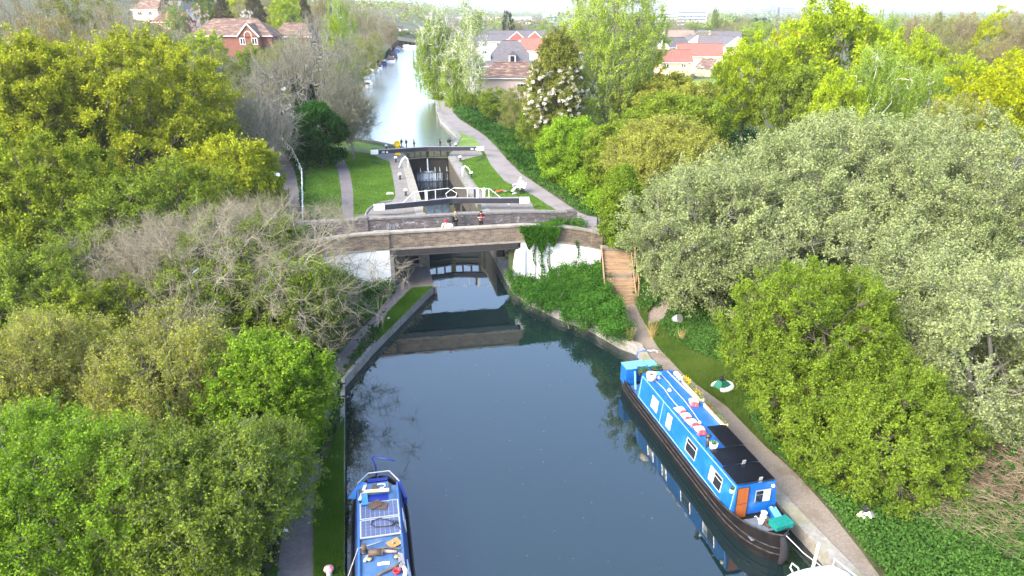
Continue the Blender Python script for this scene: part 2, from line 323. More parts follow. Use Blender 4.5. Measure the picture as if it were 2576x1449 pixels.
EXTRA_LINES = [[LP(-13, -11.74), LP(9.0, -11.74)], [LP(-13, -11.5), LP(9.0, -11.5)]]
pts, edges = [], []
def addpoly(poly, closed=True):
    b = len(pts); pts.extend(poly); n = len(poly)
    edges.extend([(b+i, b+(i+1) % n) for i in range(n if closed else n-1)])
for nm, poly, m_ in REG: addpoly(dens(poly))
for ln in EXTRA_LINES: addpoly(seg_between(ln[0], ln[1], 1.0)+[ln[1]], False)
rg = np.random.default_rng(3)
def grid(x0, x1, y0, y1, st, excl=None):
    X, Y = np.meshgrid(np.arange(x0, x1, st), np.arange(y0, y1, st)); X = X+rg.uniform(-.2, .2, X.shape)*st; Y = Y+rg.uniform(-.2, .2, Y.shape)*st
    X = X.ravel(); Y = Y.ravel()
    if excl: k = ~((X > excl[0]) & (X < excl[1]) & (Y > excl[2]) & (Y < excl[3])); X = X[k]; Y = Y[k]
    return list(zip(X.tolist(), Y.tolist()))
pts += grid(-26, 24, 8, 66, 1.6)+grid(-70, 60, 0, 130, 5, (-26, 24, 8, 66))+grid(-240, 260, -20, 420, 16, (-70, 60, 0, 130))+grid(-1600, 1600, -100, 2600, 120, (-240, 260, -20, 420))
pts += [(-9000, -3000), (9000, -3000), (9000, 11000), (-9000, 11000), (0, 11000), (-9000, 4000), (9000, 4000)]
res = geometry.delaunay_2d_cdt([Vector(p) for p in pts], edges, [], 0, 1e-4)
GV = np.array([tuple(v) for v in res[0]]); GF = np.array([tuple(f) for f in res[2] if len(f) == 3])
GZ = hgt(GV[:, 0], GV[:, 1]); cen = GV[GF].mean(1)
lab = np.full(len(GF), -1)
for i, (nm, poly, m_) in enumerate(REG):
    k = (lab == -1) & inpoly(poly, cen[:, 0], cen[:, 1]); lab[k] = i
groups = {}
for i, (nm, poly, m_) in enumerate(REG):
    if nm != 'hole': groups.setdefault((nm, m_.name), []).append(i)
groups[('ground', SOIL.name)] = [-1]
TRI = {}
for (nm, mn), ids in groups.items():
    k = np.isin(lab, ids)
    if not k.any(): continue
    f = GF[k]; u, inv = np.unique(f, return_inverse=True); V = np.c_[GV[u], GZ[u]]; f2 = inv.reshape(f.shape)
    o = np_mesh(nm, V, f2, MATS[mn], smooth=True); tag(o, kind='structure')
    TRI.setdefault(nm, []).append(V[f2])
TRI = {k: np.concatenate(v) for k, v in TRI.items()}
def sample(tri, n, rng, poly=None):
    a = np.abs(np.cross(tri[:, 1]-tri[:, 0], tri[:, 2]-tri[:, 0])[:, 2])/2
    if poly is not None:
        c = tri.mean(1); a = a*inpoly(poly, c[:, 0], c[:, 1])
    i = rng.choice(len(tri), n, p=a/a.sum()); r1 = np.sqrt(rng.random(n)); r2 = rng.random(n)
    return (1-r1)[:, None]*tri[i, 0]+(r1*(1-r2))[:, None]*tri[i, 1]+(r1*r2)[:, None]*tri[i, 2]

# ------------------------------------------------------------------ water
WL = watermat('canal water', (.006, .015, .016), .16, 1.6, rough=.03, ior=2.0)
WU = watermat('upper canal water', (.05, .06, .06), .2, 3.0, rough=.22, ior=9)
WC = watermat('stirred lock water', (.002, .005, .008), .9, 2.6, rough=.04, stretch=(.6, 1.5, 1))
def sheet(name, poly, z, m_):
    me = bpy.data.meshes.new(name); r = geometry.delaunay_2d_cdt([Vector(p) for p in poly], [(i, (i+1) % len(poly)) for i in range(len(poly))], [], 1, 1e-4)
    me.from_pydata([(v[0], v[1], z) for v in r[0]], [], [tuple(f) for f in r[2]]); me.materials.append(m_)
    o = bpy.data.objects.new(name, me); COL.objects.link(o); return tag(o, kind='structure')
sheet('canal_water', [(-16, 0), (26, 0), (26, 46.5), LP(2.6, -12), LP(2.6, -.6), LP(-2.7, -.6), LP(-2.7, -12), (-16, 46.5)], 0, WL)
sheet('lock_water', [LP(-2.4, -.6), LP(2.4, -.6), LP(2.4, 24), LP(-2.4, 24)], .02, WC)
def grow(poly, d):
    c = np.mean(poly, 0); return [tuple(np.array(p)+(np.array(p)-c)/np.linalg.norm(np.array(p)-c)*d) for p in poly]
uw = [LP(-2.3, 25.0), LP(2.3, 25.0)]+[(-8, 84), (-4, 95), (-10, 120), (-15, 170), (-35, 335), (-35, 350), (-56, 350), (-56, 335), (-40, 170), (-28, 120), (-24, 95)]
sheet('upper_canal_water', uw, 2.1, WU)

# ------------------------------------------------------------------ canal and lock walls
def wall(name, label, poly, thick, top, bot, m_, cap=None, caph=.12, side=1, cat='wall', ztop=None, group=None):
    """a wall whose water face follows poly, thickness to its left (side=1) or right"""
    n = len(poly); A = [np.array(p) for p in poly]; B = []
    for i in range(n):
        d = A[min(i+1, n-1)]-A[max(i-1, 0)]; d = d/np.linalg.norm(d); B.append(A[i]+np.array((-d[1], d[0]))*thick*side)
    zt = [float(ztop(*A[i])) if ztop else top for i in range(n)]
    t = thing(name, label, cat, (float(A[0][0]), float(A[0][1]), 0), 0, group); o0 = A[0]
    def ring(i, za, zb, e=0.0):
        a = A[i]-o0; b = B[i]-o0; dd = (b-a)/np.linalg.norm(b-a); a = a-dd*e; b = b+dd*e
        return [(a[0], a[1], za), (b[0], b[1], za), (b[0], b[1], zb), (a[0], a[1], zb)]
    w = M(); w.loft([ring(i, bot, zt[i]-caph) for i in range(n)]); w.build('brickwork', m_, t)
    c = M(); c.loft([ring(i, zt[i]-caph, zt[i], .03) for i in range(n)]); c.build('coping', cap or m_, t)
    return t
def dpath(p, st=1.5):
    o = []
    for i in range(len(p)-1): o += seg_between(p[i], p[i+1], st)
    return o+[p[-1]]
wall('canal_wall', 'low weedy concrete canal edge along the grass strip left of the water', dpath([LP(-2.65, -12.0)]+basin[0:5]+[(-2.2, 3)], 1.0), .14, .53, -1.2, CONCD, CONCD, side=-1)
wall('canal_wall', 'wide pale concrete canal edge beside the moored bright blue boat', dpath([(14.6, 3), (11.35, 17.5), (11, 18.9), (7.25, 33.2)]+basin[9:10], 1.0), .50, .56, -1.2, CONC, CONC, side=-1)
wall('canal_wall', 'crumbling mossy bank edge under the shrubs right of the bridge opening', dpath(basin[9:]+[LP(2.5, -12.0)], 1.0), .3, .6, -1.2, CONCD, CONC, side=-1, ztop=lambda x, y: .62)
wall('lock_wall', 'left lock chamber wall with broad pale coping stones', dpath([LP(-2.3, -1.5), LP(-2.3, 24.0)], 2), .75, 2.56, -1.5, LOCKB, CONC, side=1, caph=.3)
wall('lock_wall', 'right lock chamber wall, dark wet brick with a narrow grey coping', dpath([LP(2.3, -1.5), LP(2.3, 24.2)], 2), .75, 2.56, -1.5, LOCKB, CONCD, side=-1, caph=.3)
wall('lock_tail_wall', 'left brick wall between the bridge and the lower lock gate', dpath([LP(-2.65, -6.0), LP(-2.6, -1.52)], 1), .5, 2.55, -1.5, LOCKB, CONCD, side=1, caph=.2)
wall('lock_tail_wall', 'right brick wall between the bridge and the lower lock gate', dpath([LP(2.5, -7.0), LP(2.5, -1.52)], 1), .5, 2.55, -1.5, LOCKB, CONCD, side=-1, caph=.2)
wall('upper_bank_wall', 'long low stone edge of the upper canal beside the towpath', dpath(list(reversed(upper[11:])), 2), .45, 2.56, .8, CONCD, CONCD, side=-1)
wall('upper_bank_wall', 'curved stone edge of the upper canal at the left lawn', dpath(upper[0:5], 2), .35, 2.56, .8, CONCD, CONCD, side=-1)

# ------------------------------------------------------------------ the bridge (lock frame, origin L0)
LF = lambda q, s, z=0: (q, s, z)
BR = thing('canal_bridge', 'brick humpback road bridge with whitewashed abutments over the canal', 'bridge', (L0[0], L0[1], 0), RZ)
def topz(q): return 4.5-.016*max(0, -6-q)**2-.0245*max(0, q-3)**2
def basez(q): return 3.25-.012*max(0, -6-q)**2-.024*max(0, q-3)**2
def rtop(q): return 4.5-.006*max(0, q-1)**2-.001*max(0, -6-q)**2
def parapet(name, q0, q1, s0, s1, zt, zb, m_, par, n=24):
    w = M(); rings = []
    for i in range(n+1):
        q = q0+(q1-q0)*i/n; rings.append([(q, s0, zb(q)), (q, s1, zb(q)), (q, s1, zt(q)), (q, s0, zt(q))])
    w.loft(rings); return w.build(name, m_, par)
WINGL, WINGR = -13.5, 9.1
fp = parapet('parapet', WINGL, WINGR, -11.8, -11.42, lambda q: topz(q)-.13, lambda q: basez(q)+.12, BRICK, BR)
parapet('coping', WINGL, WINGR+.05, -11.87, -11.36, topz, lambda q: topz(q)-.127, STONE, fp)
parapet('string_course', WINGL, WINGR+.03, -11.86, -11.40, lambda q: basez(q)+.118, basez, STONE, fp)
for q, w_ in ((-6.0, .95), (8.75, .8)):
    parapet('pier', q-w_/2, q+w_/2, -11.9, -11.38, lambda z: topz(z)-.14, lambda z: basez(z)+.13, BRICK, fp, 2)
    parapet('pier_cap', q-w_/2-.05, q+w_/2+.05, -11.95, -11.33, lambda z: topz(z)+.03, lambda z: topz(z)-.135, STONE, fp, 2)
bp_ = parapet('parapet', -15.0, 8.3, -8.2, -7.82, lambda q: rtop(q)-.13, lambda q: 3.2 if -5.4 < q < 2.6 else 2.3, BRICKD, BR)
parapet('coping', -15.0, 8.33, -8.26, -7.76, rtop, lambda q: rtop(q)-.127, mat('sooty coping', (.10, .095, .09), (.2, .19, .18), rough=.9, scale=5, bump=.3), bp_)
for q in (7.9, -7.2):
    parapet('pier', q-.35, q+.35, -8.3, -7.75, lambda z: rtop(z)+.1, lambda z: 2.4, BRICKD, bp_, 2)
dk = M(); dk.box((-1.2, -9.81, 3.235), (8.6, 3.2, .13)); dk.build('deck', TARMAC, BR)
gd = M(); gd.box((-1.22, -11.72, 3.055), (8.7, .22, .39)); gd.box((-1.22, -11.75, 2.84), (8.7, .36, .04)); gd.build('girder', IRON, BR)
gd = M(); gd.box((-1.22, -8.1, 3.27), (8.7, .22, .16)); gd.build('girder', BLACKP, BR)
def white_wall(q0, q1, gz, n=12):
    w = M(); rings = []
    for i in range(n+1):
        q = q0+(q1-q0)*i/n; rings.append([(q, -11.83, gz), (q, -11.45, gz), (q, -11.45, basez(q)-.003), (q, -11.83, basez(q)-.003)])
    w.loft(rings); return w
ab = white_wall(WINGL, -5.55, -.5).build('abutment', WHITEW, BR)
b2 = M(); b2.box((-6.0, -11.85, 1.6), (.9, .1, 3.29)); b2.build('buttress', WHITEW, ab)
b3 = M(); b3.box((-5.42, -10.0, 1.15), (.24, 3.75, 3.5)); b3.build('side_face', CONCD, ab)
ab = white_wall(3.35, WINGR, -.5).build('abutment', WHITEW, BR)
b3 = M(); b3.loft([[(2.52, -11.98, -.8), (3.6, -11.98, -.8), (3.6, -11.98, 2.8), (2.98, -11.98, 2.8)], [(2.52, -11.3, -.8), (3.6, -11.3, -.8), (3.6, -11.3, 2.8), (2.98, -11.3, 2.8)]]); b3.build('cutwater', WHITEW, ab)
b4 = M(); b4.box((3.9, -9.8, 1.2), (1.0, 3.0, 3.4)); b4.build('side_face', CONCD, ab)
# passage under the bridge
fl = M(); fl.box((-4.0, -8.9, .3), (2.58, 6.1, .4)); o = fl.build('waterside_path', TARMAC2, None); o.location = (L0[0], L0[1], 0); o.rotation_euler = (0, 0, RZ); tag(o, kind='structure')
t = thing('underbridge_stair', 'short dark stair in a concrete recess at the end of the path under the bridge', 'steps', (*LP(-3.9, -7.6), .5), RZ)
s_ = M()
for k in range(8): s_.box((0, .15+.3*k, .12+.25*k), (1.0, .3, .25))
s_.build('tread', BLACKP, t); s_ = M()
for k in range(8): s_.box((0, .02+.3*k, .235+.25*k), (1.0, .05, .03))
s_.build('nosing', CONCD, t); s_ = M()
s_.box((-.85, .9, 1.0), (.7, 2.0, 3.0)); s_.box((.88, .9, 1.0), (.75, 2.0, 3.0)); s_.build('side_wall', CONCD, t)
w = M(); w.box((.0, .1, 0), (.01, .01, .01))
t = thing('underbridge_wall', 'narrow stepped concrete ledge in the recess right of the channel under the bridge', 'wall', (*LP(3.0, -8.6), 0), RZ)
s_ = M(); s_.box((0, 0, 0), (1.0, 5.5, 1.3)); s_.build('ledge', CONCD, t); s_ = M()
for k in range(6): s_.box((.35, 1.1+.25*k, .8+.28*k), (.6, .25, .28))
s_.build('step', CONCD, t)

# ------------------------------------------------------------------ foliage scatter
def leaves_np(C, size, rng, up=.5, aspect=.62, fold=0):
    n = len(C); nr = rng.normal(size=(n, 3)); nr[:, 2] = nr[:, 2]+up*np.sign(nr[:, 2]+1.0); nr /= np.linalg.norm(nr, axis=1)[:, None]
    a = np.cross(nr, rng.normal(size=(n, 3))); a /= np.linalg.norm(a, axis=1)[:, None]; b = np.cross(nr, a)
    sz = (size*rng.uniform(.6, 1.35, n))[:, None]
    V = np.empty((n, 4, 3), np.float32); V[:, 0] = C-a*sz; V[:, 1] = C-b*sz*aspect; V[:, 2] = C+a*sz; V[:, 3] = C+b*sz*aspect
    return V.reshape(-1, 3)
def quads(n): return np.arange(n*4, dtype=np.int32).reshape(-1, 4)
def noise2(X, Y, sc, seed=0):
    r = np.random.default_rng(seed); v = 0
    for k in range(6):
        a = r.uniform(0, 6.28); f = sc*r.uniform(.6, 1.8); v = v+np.sin(X*f*math.cos(a)+Y*f*math.sin(a)+r.uniform(0, 6))
    return v/6
def cover(name, tri, n, size, hmax, mt, seed, poly=None, dens_noise=.0, up=.8, kind='stuff', lump=.8, keep=None):
    rng = np.random.default_rng(seed); C = sample(tri, n, rng, poly)
    if keep is not None: C = C[keep(C[:, 0], C[:, 1])]
    hh = hmax*(.35+.65*np.clip(.5+noise2(C[:, 0], C[:, 1], lump, seed), 0, 1)); C[:, 2] += hh*np.sqrt(rng.random(len(C)))+.02
    o = np_mesh(name, leaves_np(C, size, rng, up), quads(len(C)), mt); return tag(o, kind=kind)
def blades(name, tri, n, hgt_, w, mt, seed, poly=None):
    rng = np.random.default_rng(seed); C = sample(tri, n, rng, poly); n = len(C); a = rng.uniform(0, 6.28, n); d = np.c_[np.cos(a), np.sin(a), np.zeros(n)]*w
    t = np.c_[rng.normal(size=(n, 2))*.35, np.ones(n)]*(hgt_*rng.uniform(.4, 1.2, n))[:, None]
    V = np.stack([C-d, C+d, C+t], 1).reshape(-1, 3); o = np_mesh(name, V, np.arange(n*3).reshape(-1, 3), mt); return tag(o, kind='stuff')
GL = leafmat('grass blades', (.06, .14, .015), (.13, .25, .03), (.22, .3, .07), trans=.25)
GLR = leafmat('coarse grass blades', (.06, .12, .02), (.15, .22, .04), (.34, .30, .13), trans=.25)
NETTLE = leafmat('nettle leaves', (.045, .11, .02), (.10, .21, .04), (.19, .32, .09), trans=.3)
DARKL = leafmat('undergrowth leaves', (.015, .05, .008), (.04, .11, .015), (.09, .17, .03), trans=.3)
SHRUBL = leafmat('bramble leaves', (.03, .10, .015), (.07, .20, .03), (.16, .33, .09), trans=.3)
IVYL = leafmat('ivy leaves', (.012, .05, .008), (.04, .12, .015), (.08, .2, .03), trans=.2)
blades('grass_blades', TRI['bank_grass'], 90000, .16, .012, GL, 5)
blades('grass_blades', TRI['mown_lawn'], 120000, .09, .018, GL, 6, poly=PP([(700, 570), (760, 380), (1300, 380), (1500, 570)], 2.5))
blades('coarse_grass', TRI['rough_verge'], 60000, .2, .016, GLR, 7)
gt = TRI['ground']
nb = [P(1596, 755, .7), (8.4, 45), (11, 44.5), (13.0, 38), (14, 30), (19.5, 18), (22, 8), (15.0, 8)]+PP([(2215, 1449), (2005, 1190), (1925, 1120), (1830, 1022), (1722, 942), (1655, 872)], .6)
cover('nettle_patch', gt, 150000, .055, .55, NETTLE, 8, poly=nb)
ub = PP([(1157, 300), (1205, 330), (1250, 370), (1275, 400), (1310, 435), (1370, 475), (1440, 522), (1512, 578), (1640, 560), (1500, 400), (1330, 300), (1230, 260), (1150, 250)], 2.5)
cover('nettle_patch', gt, 80000, .10, .5, NETTLE, 9, poly=ub)
und = [(-45, 16), (-5, 8), (-6, 45.5), (-14, 45), (-15.5, 75), (-28, 95), (-34, 120), (-70, 120), (-70, 16)]
cover('undergrowth', gt, 120000, .16, .9, DARKL, 10, poly=und)
cover('undergrowth', gt, 60000, .16, .8, DARKL, 11, poly=[(9, 44), (9, 52), (3, 70), (-6, 100), (-10, 140), (30, 140), (40, 60), (30, 20), (20, 12), (14, 30), (13, 40)])
hb = [LP(-9, -12), LP(-5.7, -12)]+PP([(1000, 735), (930, 810)], .5)+[(-12, 36), (-14, 44)]
cover('bank_herbs', gt, 26000, .07, .9, SHRUBL, 12, poly=hb)
dry = PP([(2210, 1230), (2330, 1180), (2576, 1180), (2700, 1400), (2480, 1420), (2300, 1370)], 1.4)

rng = np.random.default_rng(55); m = 1100; u = rng.random(m); X = np.interp(u, [0, .5, 1], [-5.3, -8.3, -5.8])+np.abs(rng.normal(0, .35, m)); Y = np.interp(u, [0, .5, 1], [44, 33, 19])
m2 = 110; X = np.r_[X, rng.uniform(-5, 8, m2)]; Y = np.r_[Y, rng.uniform(18, 42, m2)]; k = inpoly(basin, X, Y); C = np.c_[X, Y, np.full(len(X), .012)][k]
V = leaves_np(C, .03, rng, 40); o = np_mesh('floating_leaves', V, quads(len(C)), leafmat('fallen bits', (.1, .09, .04), (.3, .28, .15), (.5, .48, .35))); tag(o, kind='stuff')
g_ = M(); zz = [(-.4, .1), (-.32, .3), (-.38, .42), (-.28, .4), (-.3, .2), (-.36, .05), (-.25, .02), (-.2, .35), (-.18, .05), (-.08, .06), (-.1, .28), (0, .3), (.02, .1), (-.04, .05), (.05, .0), (.08, .3), (.18, .05), (.2, .32), (.26, .1), (.25, .4), (.36, .28), (.27, .2), (.4, .05)]
g_.tube([(-5.1+x*1.1, -8.215, 3.65+z*1.0) for x, z in zz], .017, 4); g_.tube([(-5.4, -8.215, 3.55), (-5.1, -8.215, 3.48), (-4.9, -8.215, 3.56), (-4.7, -8.215, 3.5)], .014, 4)
g_.tube([(-4.25, -8.215, 4.0), (-4.1, -8.215, 4.06), (-3.95, -8.215, 4.0), (-3.6, -8.215, 4.08)], .03, 4); g_.build('graffiti', mat('faded white spray', (.4, .41, .43), (.3, .31, .33), rough=.9, scale=9), bp_)

# ------------------------------------------------------------------ trees
def unit(v): return v/np.maximum(np.linalg.norm(v, axis=-1, keepdims=True), 1e-9)
def segs_np(p0, p1, r0, r1, k):
    p0 = np.asarray(p0, float); p1 = np.asarray(p1, float); r0 = np.asarray(r0, float); r1 = np.asarray(r1, float)
    d = unit(p1-p0); a = np.cross(d, np.where(np.abs(d[:, 2:3]) < .9, [[0, 0, 1.]], [[1., 0, 0]])); a = unit(a); b = np.cross(d, a)
    th = np.arange(k)*2*np.pi/k; n = len(p0)
    ring = a[:, None, :]*np.cos(th)[None, :, None]+b[:, None, :]*np.sin(th)[None, :, None]
    V = np.concatenate([p0[:, None]+ring*r0[:, None, None], p1[:, None]+ring*r1[:, None, None]], 1).reshape(-1, 3)
    i = np.arange(k); j = (i+1) % k; f = np.stack([i, j, k+j, k+i], 1)
    return V, (f[None]+(np.arange(n)*2*k)[:, None, None]).reshape(-1, 4)
def kmeans(Pn, k, rng, it=5):
    k = min(k, len(Pn)); c = Pn[rng.choice(len(Pn), k, replace=False)]
    for _ in range(it):
        l = ((Pn[:, None]-c[None])**2).sum(2).argmin(1)
        for j in range(k):
            m_ = l == j
            if m_.any(): c[j] = Pn[m_].mean(0)
    return l, c
def envelope(rng, n, R, shell, lump, bottom, nl=16, conic=0.0):
    dirs = unit(rng.normal(size=(nl, 3))); amp = rng.uniform(-1, 1, nl)
    d = unit(rng.normal(size=(n*3, 3))); g = (np.exp(5*(d @ dirs.T-1))*amp).sum(1)
    r = (rng.uniform(shell**3, 1, len(d)))**(1/3)*(1+lump*g)
    p = d*r[:, None]; p = p[p[:, 2] > bottom][:n]
    if conic: s_ = np.clip(1-conic*(p[:, 2]+1)/2, .05, 1.3); p[:, 0] *= s_; p[:, 1] *= s_
    return p*np.array(R)
class Tree:
    """limbs reach for the centres of clusters of leaf clumps; every clump hangs on a twig"""
    def __init__(s, seed, R, hc, n=260, trunk=.28, shell=.5, lump=.28, bottom=-.75, off=(0, 0), conic=0, arch=.12, k1=7, k2=9, stems=1, fork=None):
        rng = s.rng = np.random.default_rng(seed); s.R = np.array(R, float); s.c = np.array((off[0], off[1], hc), float)
        s.pts = envelope(rng, n, R, shell, lump, bottom, conic=conic)+s.c
        s.pts[:, 2] = np.maximum(s.pts[:, 2], .25)
        zf = fork if fork is not None else max(.5, hc-R[2]*.75); s.segs = []
        roots = [np.array((rng.uniform(-.15, .15)*R[0]*(stems > 1), rng.uniform(-.15, .15)*R[1]*(stems > 1), 0.)) for _ in range(stems)]
        forks = []
        for r in roots:
            f = np.array((off[0]*.25, off[1]*.25, zf))+r*.9+rng.normal(size=3)*.1; forks.append(f)
            s.limb(r-np.array((0, 0, .6)), f, trunk, trunk*.72, 4, .04)
        l1, c1 = kmeans(s.pts, k1, rng)
        for j in range(len(c1)):
            m1 = s.pts[l1 == j]
            if len(m1) == 0: continue
            f = forks[j % len(forks)]; e1 = f+(c1[j]-f)*.62; e1[2] += arch*np.linalg.norm(c1[j]-f)
            e1 = s.limb(f, e1, trunk*.52, trunk*.26, 4, .13)
            l2, c2 = kmeans(m1, max(2, len(m1)//k2), rng)
            for i in range(len(c2)):
                m2 = m1[l2 == i]
                if len(m2) == 0: continue
                e2 = e1+(c2[i]-e1)*.7; e2[2] += arch*.5*np.linalg.norm(c2[i]-e1)
                e2 = s.limb(e1, e2, trunk*.22, trunk*.10, 4, .16)
                for p in m2: s.limb(e2, p, trunk*.075, trunk*.03, 3, .2)
    def limb(s, a, b, r0, r1, n, jit):
        L = np.linalg.norm(b-a); prev = a
        for i in range(1, n+1):
            t = i/n; p = a+(b-a)*t
            if i < n: p = p+s.rng.normal(size=3)*jit*L*.5
            s.segs.append((prev, p, r0+(r1-r0)*(i-1)/n, r0+(r1-r0)*t)); prev = p
        return prev
    def twigs(s, per, length, r, spread=.75, up=.35, gens=2):
        rng = s.rng; base = np.repeat(s.pts, per, 0); out = unit(base-s.c-np.array((0, 0, -s.R[2]*.3))); T = []
        d = unit(out*(1-spread)+rng.normal(size=base.shape)*spread*.6+np.array((0, 0, up))); L = length*rng.uniform(.5, 1.3, len(base))[:, None]
        st = base-d*L*.25; p1 = st+d*L*.5; d2 = unit(d+rng.normal(size=d.shape)*.35); p2 = p1+d2*L*.5
        T.append((st, p1, r, r*.8)); T.append((p1, p2, r*.8, r*.5)); tips = [p2]
        if gens > 1:
            for q in range(2):
                d3 = unit(d2+rng.normal(size=d.shape)*.6); T.append((p1, p1+d3*L*.55, r*.65, r*.4)); tips.append(p1+d3*L*.55)
        s.tw = T; s.tips = np.concatenate(tips); return s
    def branches(s, name, m_, parent, k=5, tw=True):
        A = s.segs; V, Fq = segs_np([a[0] for a in A], [a[1] for a in A], [a[2] for a in A], [a[3] for a in A], k)
        o = np_mesh(name, V, Fq, m_, parent, smooth=True)
        return o
    def twig_mesh(s, name, m_, parent):
        Vs, Fs, b = [], [], 0
        for p0, p1, r0, r1 in s.tw:
            V, Fq = segs_np(p0, p1, np.full(len(p0), r0), np.full(len(p0), r1), 3); Vs.append(V); Fs.append(Fq+b); b += len(V)
        return np_mesh(name, np.concatenate(Vs), np.concatenate(Fs), m_, parent)
    def crown(s, name, m_, parent, n, size, crad, up=.5, strand=0, pts=None, flat=.75, spray=False):
        rng = s.rng; pts = s.pts if pts is None else pts; i = rng.integers(0, len(pts), n); g = rng.normal(size=(n, 3))*.42
        if strand:
            j = rng.integers(0, 5, n); hsh = np.sin(i*12.9898+j*78.233)*43758.5; a = (hsh-np.floor(hsh))*6.283; q = rng.random(n)
            C = pts[i]+np.c_[np.cos(a)*crad*.5, np.sin(a)*crad*.5, np.zeros(n)]+np.c_[g[:, :2]*crad*.18, -q*strand*(.4+.6*((hsh*7) % 1))]
        elif hasattr(s, 'tw') and spray:
            q0 = np.concatenate([a[0] for a in s.tw]); q1 = np.concatenate([a[1] for a in s.tw]); j = rng.integers(0, len(q0), n); u = rng.uniform(-.1, 1.15, n)[:, None]
            C = q0[j]+(q1[j]-q0[j])*u+g*crad*.42
        else: C = pts[i]+g*np.array((crad, crad, crad*flat))
        C[:, 2] = np.maximum(C[:, 2], .12)
        return np_mesh(name, leaves_np(C, size, rng, up), quads(n), m_, parent)

LM = dict(
 oak=leafmat('fresh oak leaves', (0.166, 0.200, 0.013), (0.486, 0.525, 0.028), (0.768, 0.775, 0.077)),
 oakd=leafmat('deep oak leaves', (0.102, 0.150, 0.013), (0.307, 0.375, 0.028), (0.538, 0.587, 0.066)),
 lime=leafmat('lime green leaves', (.30, .42, .03), (.50, .64, .07), (.68, .78, .16), trans=.5),
 maple=leafmat('sun-tinted maple leaves', (0.196, 0.280, 0.012), (0.483, 0.594, 0.030), (0.713, 0.784, 0.080), trans=.45),  # warm sunlight of the right-hand background put into this leaf yellow
 green=leafmat('mid green leaves', (0.090, 0.138, 0.015), (0.269, 0.362, 0.039), (0.486, 0.562, 0.099)),
 bright=leafmat('bright green leaves', (0.102, 0.188, 0.013), (0.294, 0.463, 0.033), (0.538, 0.688, 0.088)),
 thorn=leafmat('hawthorn leaves', (.08, .14, .014), (.25, .36, .035), (.45, .55, .09)),
 budding=leafmat('half open leaves', (0.179, 0.200, 0.033), (0.410, 0.438, 0.066), (0.614, 0.650, 0.132)),
 pale=leafmat('silver willow leaves', (.15, .20, .065), (.36, .42, .18), (.60, .64, .34), trans=.25),
 birch=leafmat('birch leaves', (.16, .25, .03), (.34, .46, .07), (.5, .6, .15), trans=.45),
 olive=leafmat('olive buds', (0.149, 0.172, 0.030), (0.287, 0.322, 0.050), (0.414, 0.460, 0.090)),
 tan=leafmat('tan buds', (.18, .155, .06), (.33, .285, .11), (.46, .41, .17)),
 dark=leafmat('dark evergreen', (.012, .03, .01), (.035, .065, .018), (.07, .10, .03)),
 conif=leafmat('brown green conifer', (.06, .055, .02), (.13, .11, .04), (.20, .17, .06)),
 yellow=leafmat('sun-tinted golden leaves', (0.220, 0.270, 0.006), (0.506, 0.540, 0.012), (0.682, 0.670, 0.040), trans=.45),  # yellow glow of the sunlit right-hand trees painted as leaf colour
 white=leafmat('white blossom', (.6, .58, .5), (.8, .78, .7), (.85, .85, .8)),
 pink=leafmat('pink blossom', (.5, .36, .36), (.66, .5, .5), (.75, .62, .6)),
 ivy=IVYL)
def gz(x, y): return float(hgt(x, y))
def place(cx, cy, hw, hh, t):
    X, Y, Z = D(cx, cy, t); g = gz(X, Y); return X, Y, g, max(.8, Z-g), hw*t/F, hh*t/F
def near_tree(name, label, cat, spec, leaf, bark, nl, size, crad, seed, twigm=None, tw=None, kw=None, strand=0, up=.5, sub=None, ry=None, group=None, tiponly=False, flat=.75):
    X, Y, g, hc, r, rz = place(*spec); kw = dict(kw or {}); R = (r, ry or r, rz)
    kw['n'] = int(kw.get('n', 260)*KN); R = tuple(v*1.07 for v in R)
    T = Tree(seed, R, hc, **kw); t = thing(name, label, cat, (X, Y, g), 0, group)
    b = T.branches('trunk', bark, t)
    if tw: T.twigs(*((tw[0], tw[1]*(1.35 if nl else 1))+tuple(tw[2:]))); T.twig_mesh('twigs', twigm or bark, b)
    if nl: T.crown('crown', leaf, t, int(nl*KL), size*.93, crad*.78, up, strand, flat=flat, spray=bool(tw) and not strand)
    return T, t

KN, KL = 1.9, 2.3
# --- the big trees of the foreground
A_ = near_tree
A_('oak_tree', 'huge oak in fresh yellow-green leaf filling the left edge', 'tree', (80, 330, 225, 235, 60), LM['oak'], BARKD, 105000, .105, .95, 11, kw=dict(n=430, lump=.35, trunk=.42), twigm=BARKG, tw=(3, 1.0, .014))
A_('oak_tree', 'big yellow-green oak between the thicket and the bare tree, left of the lane', 'tree', (335, 350, 205, 200, 63), LM['oak'], BARKD, 100000, .105, .95, 12, kw=dict(n=420, lump=.35, trunk=.4), twigm=BARKG, tw=(3, 1.0, .014))
A_('oak_tree', 'rounded yellow-green oak whose crown reaches down beside the lane and bridge end', 'tree', (595, 515, 135, 135, 55), LM['oak'], BARKD, 75000, .09, .8, 13, kw=dict(n=330, lump=.3, trunk=.3), twigm=BARKG, tw=(3, .8, .012))
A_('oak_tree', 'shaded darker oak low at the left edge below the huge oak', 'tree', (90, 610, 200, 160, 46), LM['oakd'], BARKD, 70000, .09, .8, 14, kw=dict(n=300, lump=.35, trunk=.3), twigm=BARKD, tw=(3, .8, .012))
A_('shrub', 'green leafy shrub growing through the left part of the pale bare tree', 'bush', (330, 620, 160, 130, 43), LM['green'], BARKD, 45000, .075, .6, 15, kw=dict(n=220, trunk=.14, stems=3), twigm=BARKG, tw=(3, .7, .01))
A_('shrub', 'green leafy shrub under the middle of the pale bare tree', 'bush', (600, 740, 200, 130, 38.5), LM['green'], BARKD, 50000, .065, .6, 16, kw=dict(n=240, trunk=.14, stems=3), twigm=BARKG, tw=(3, .7, .01))
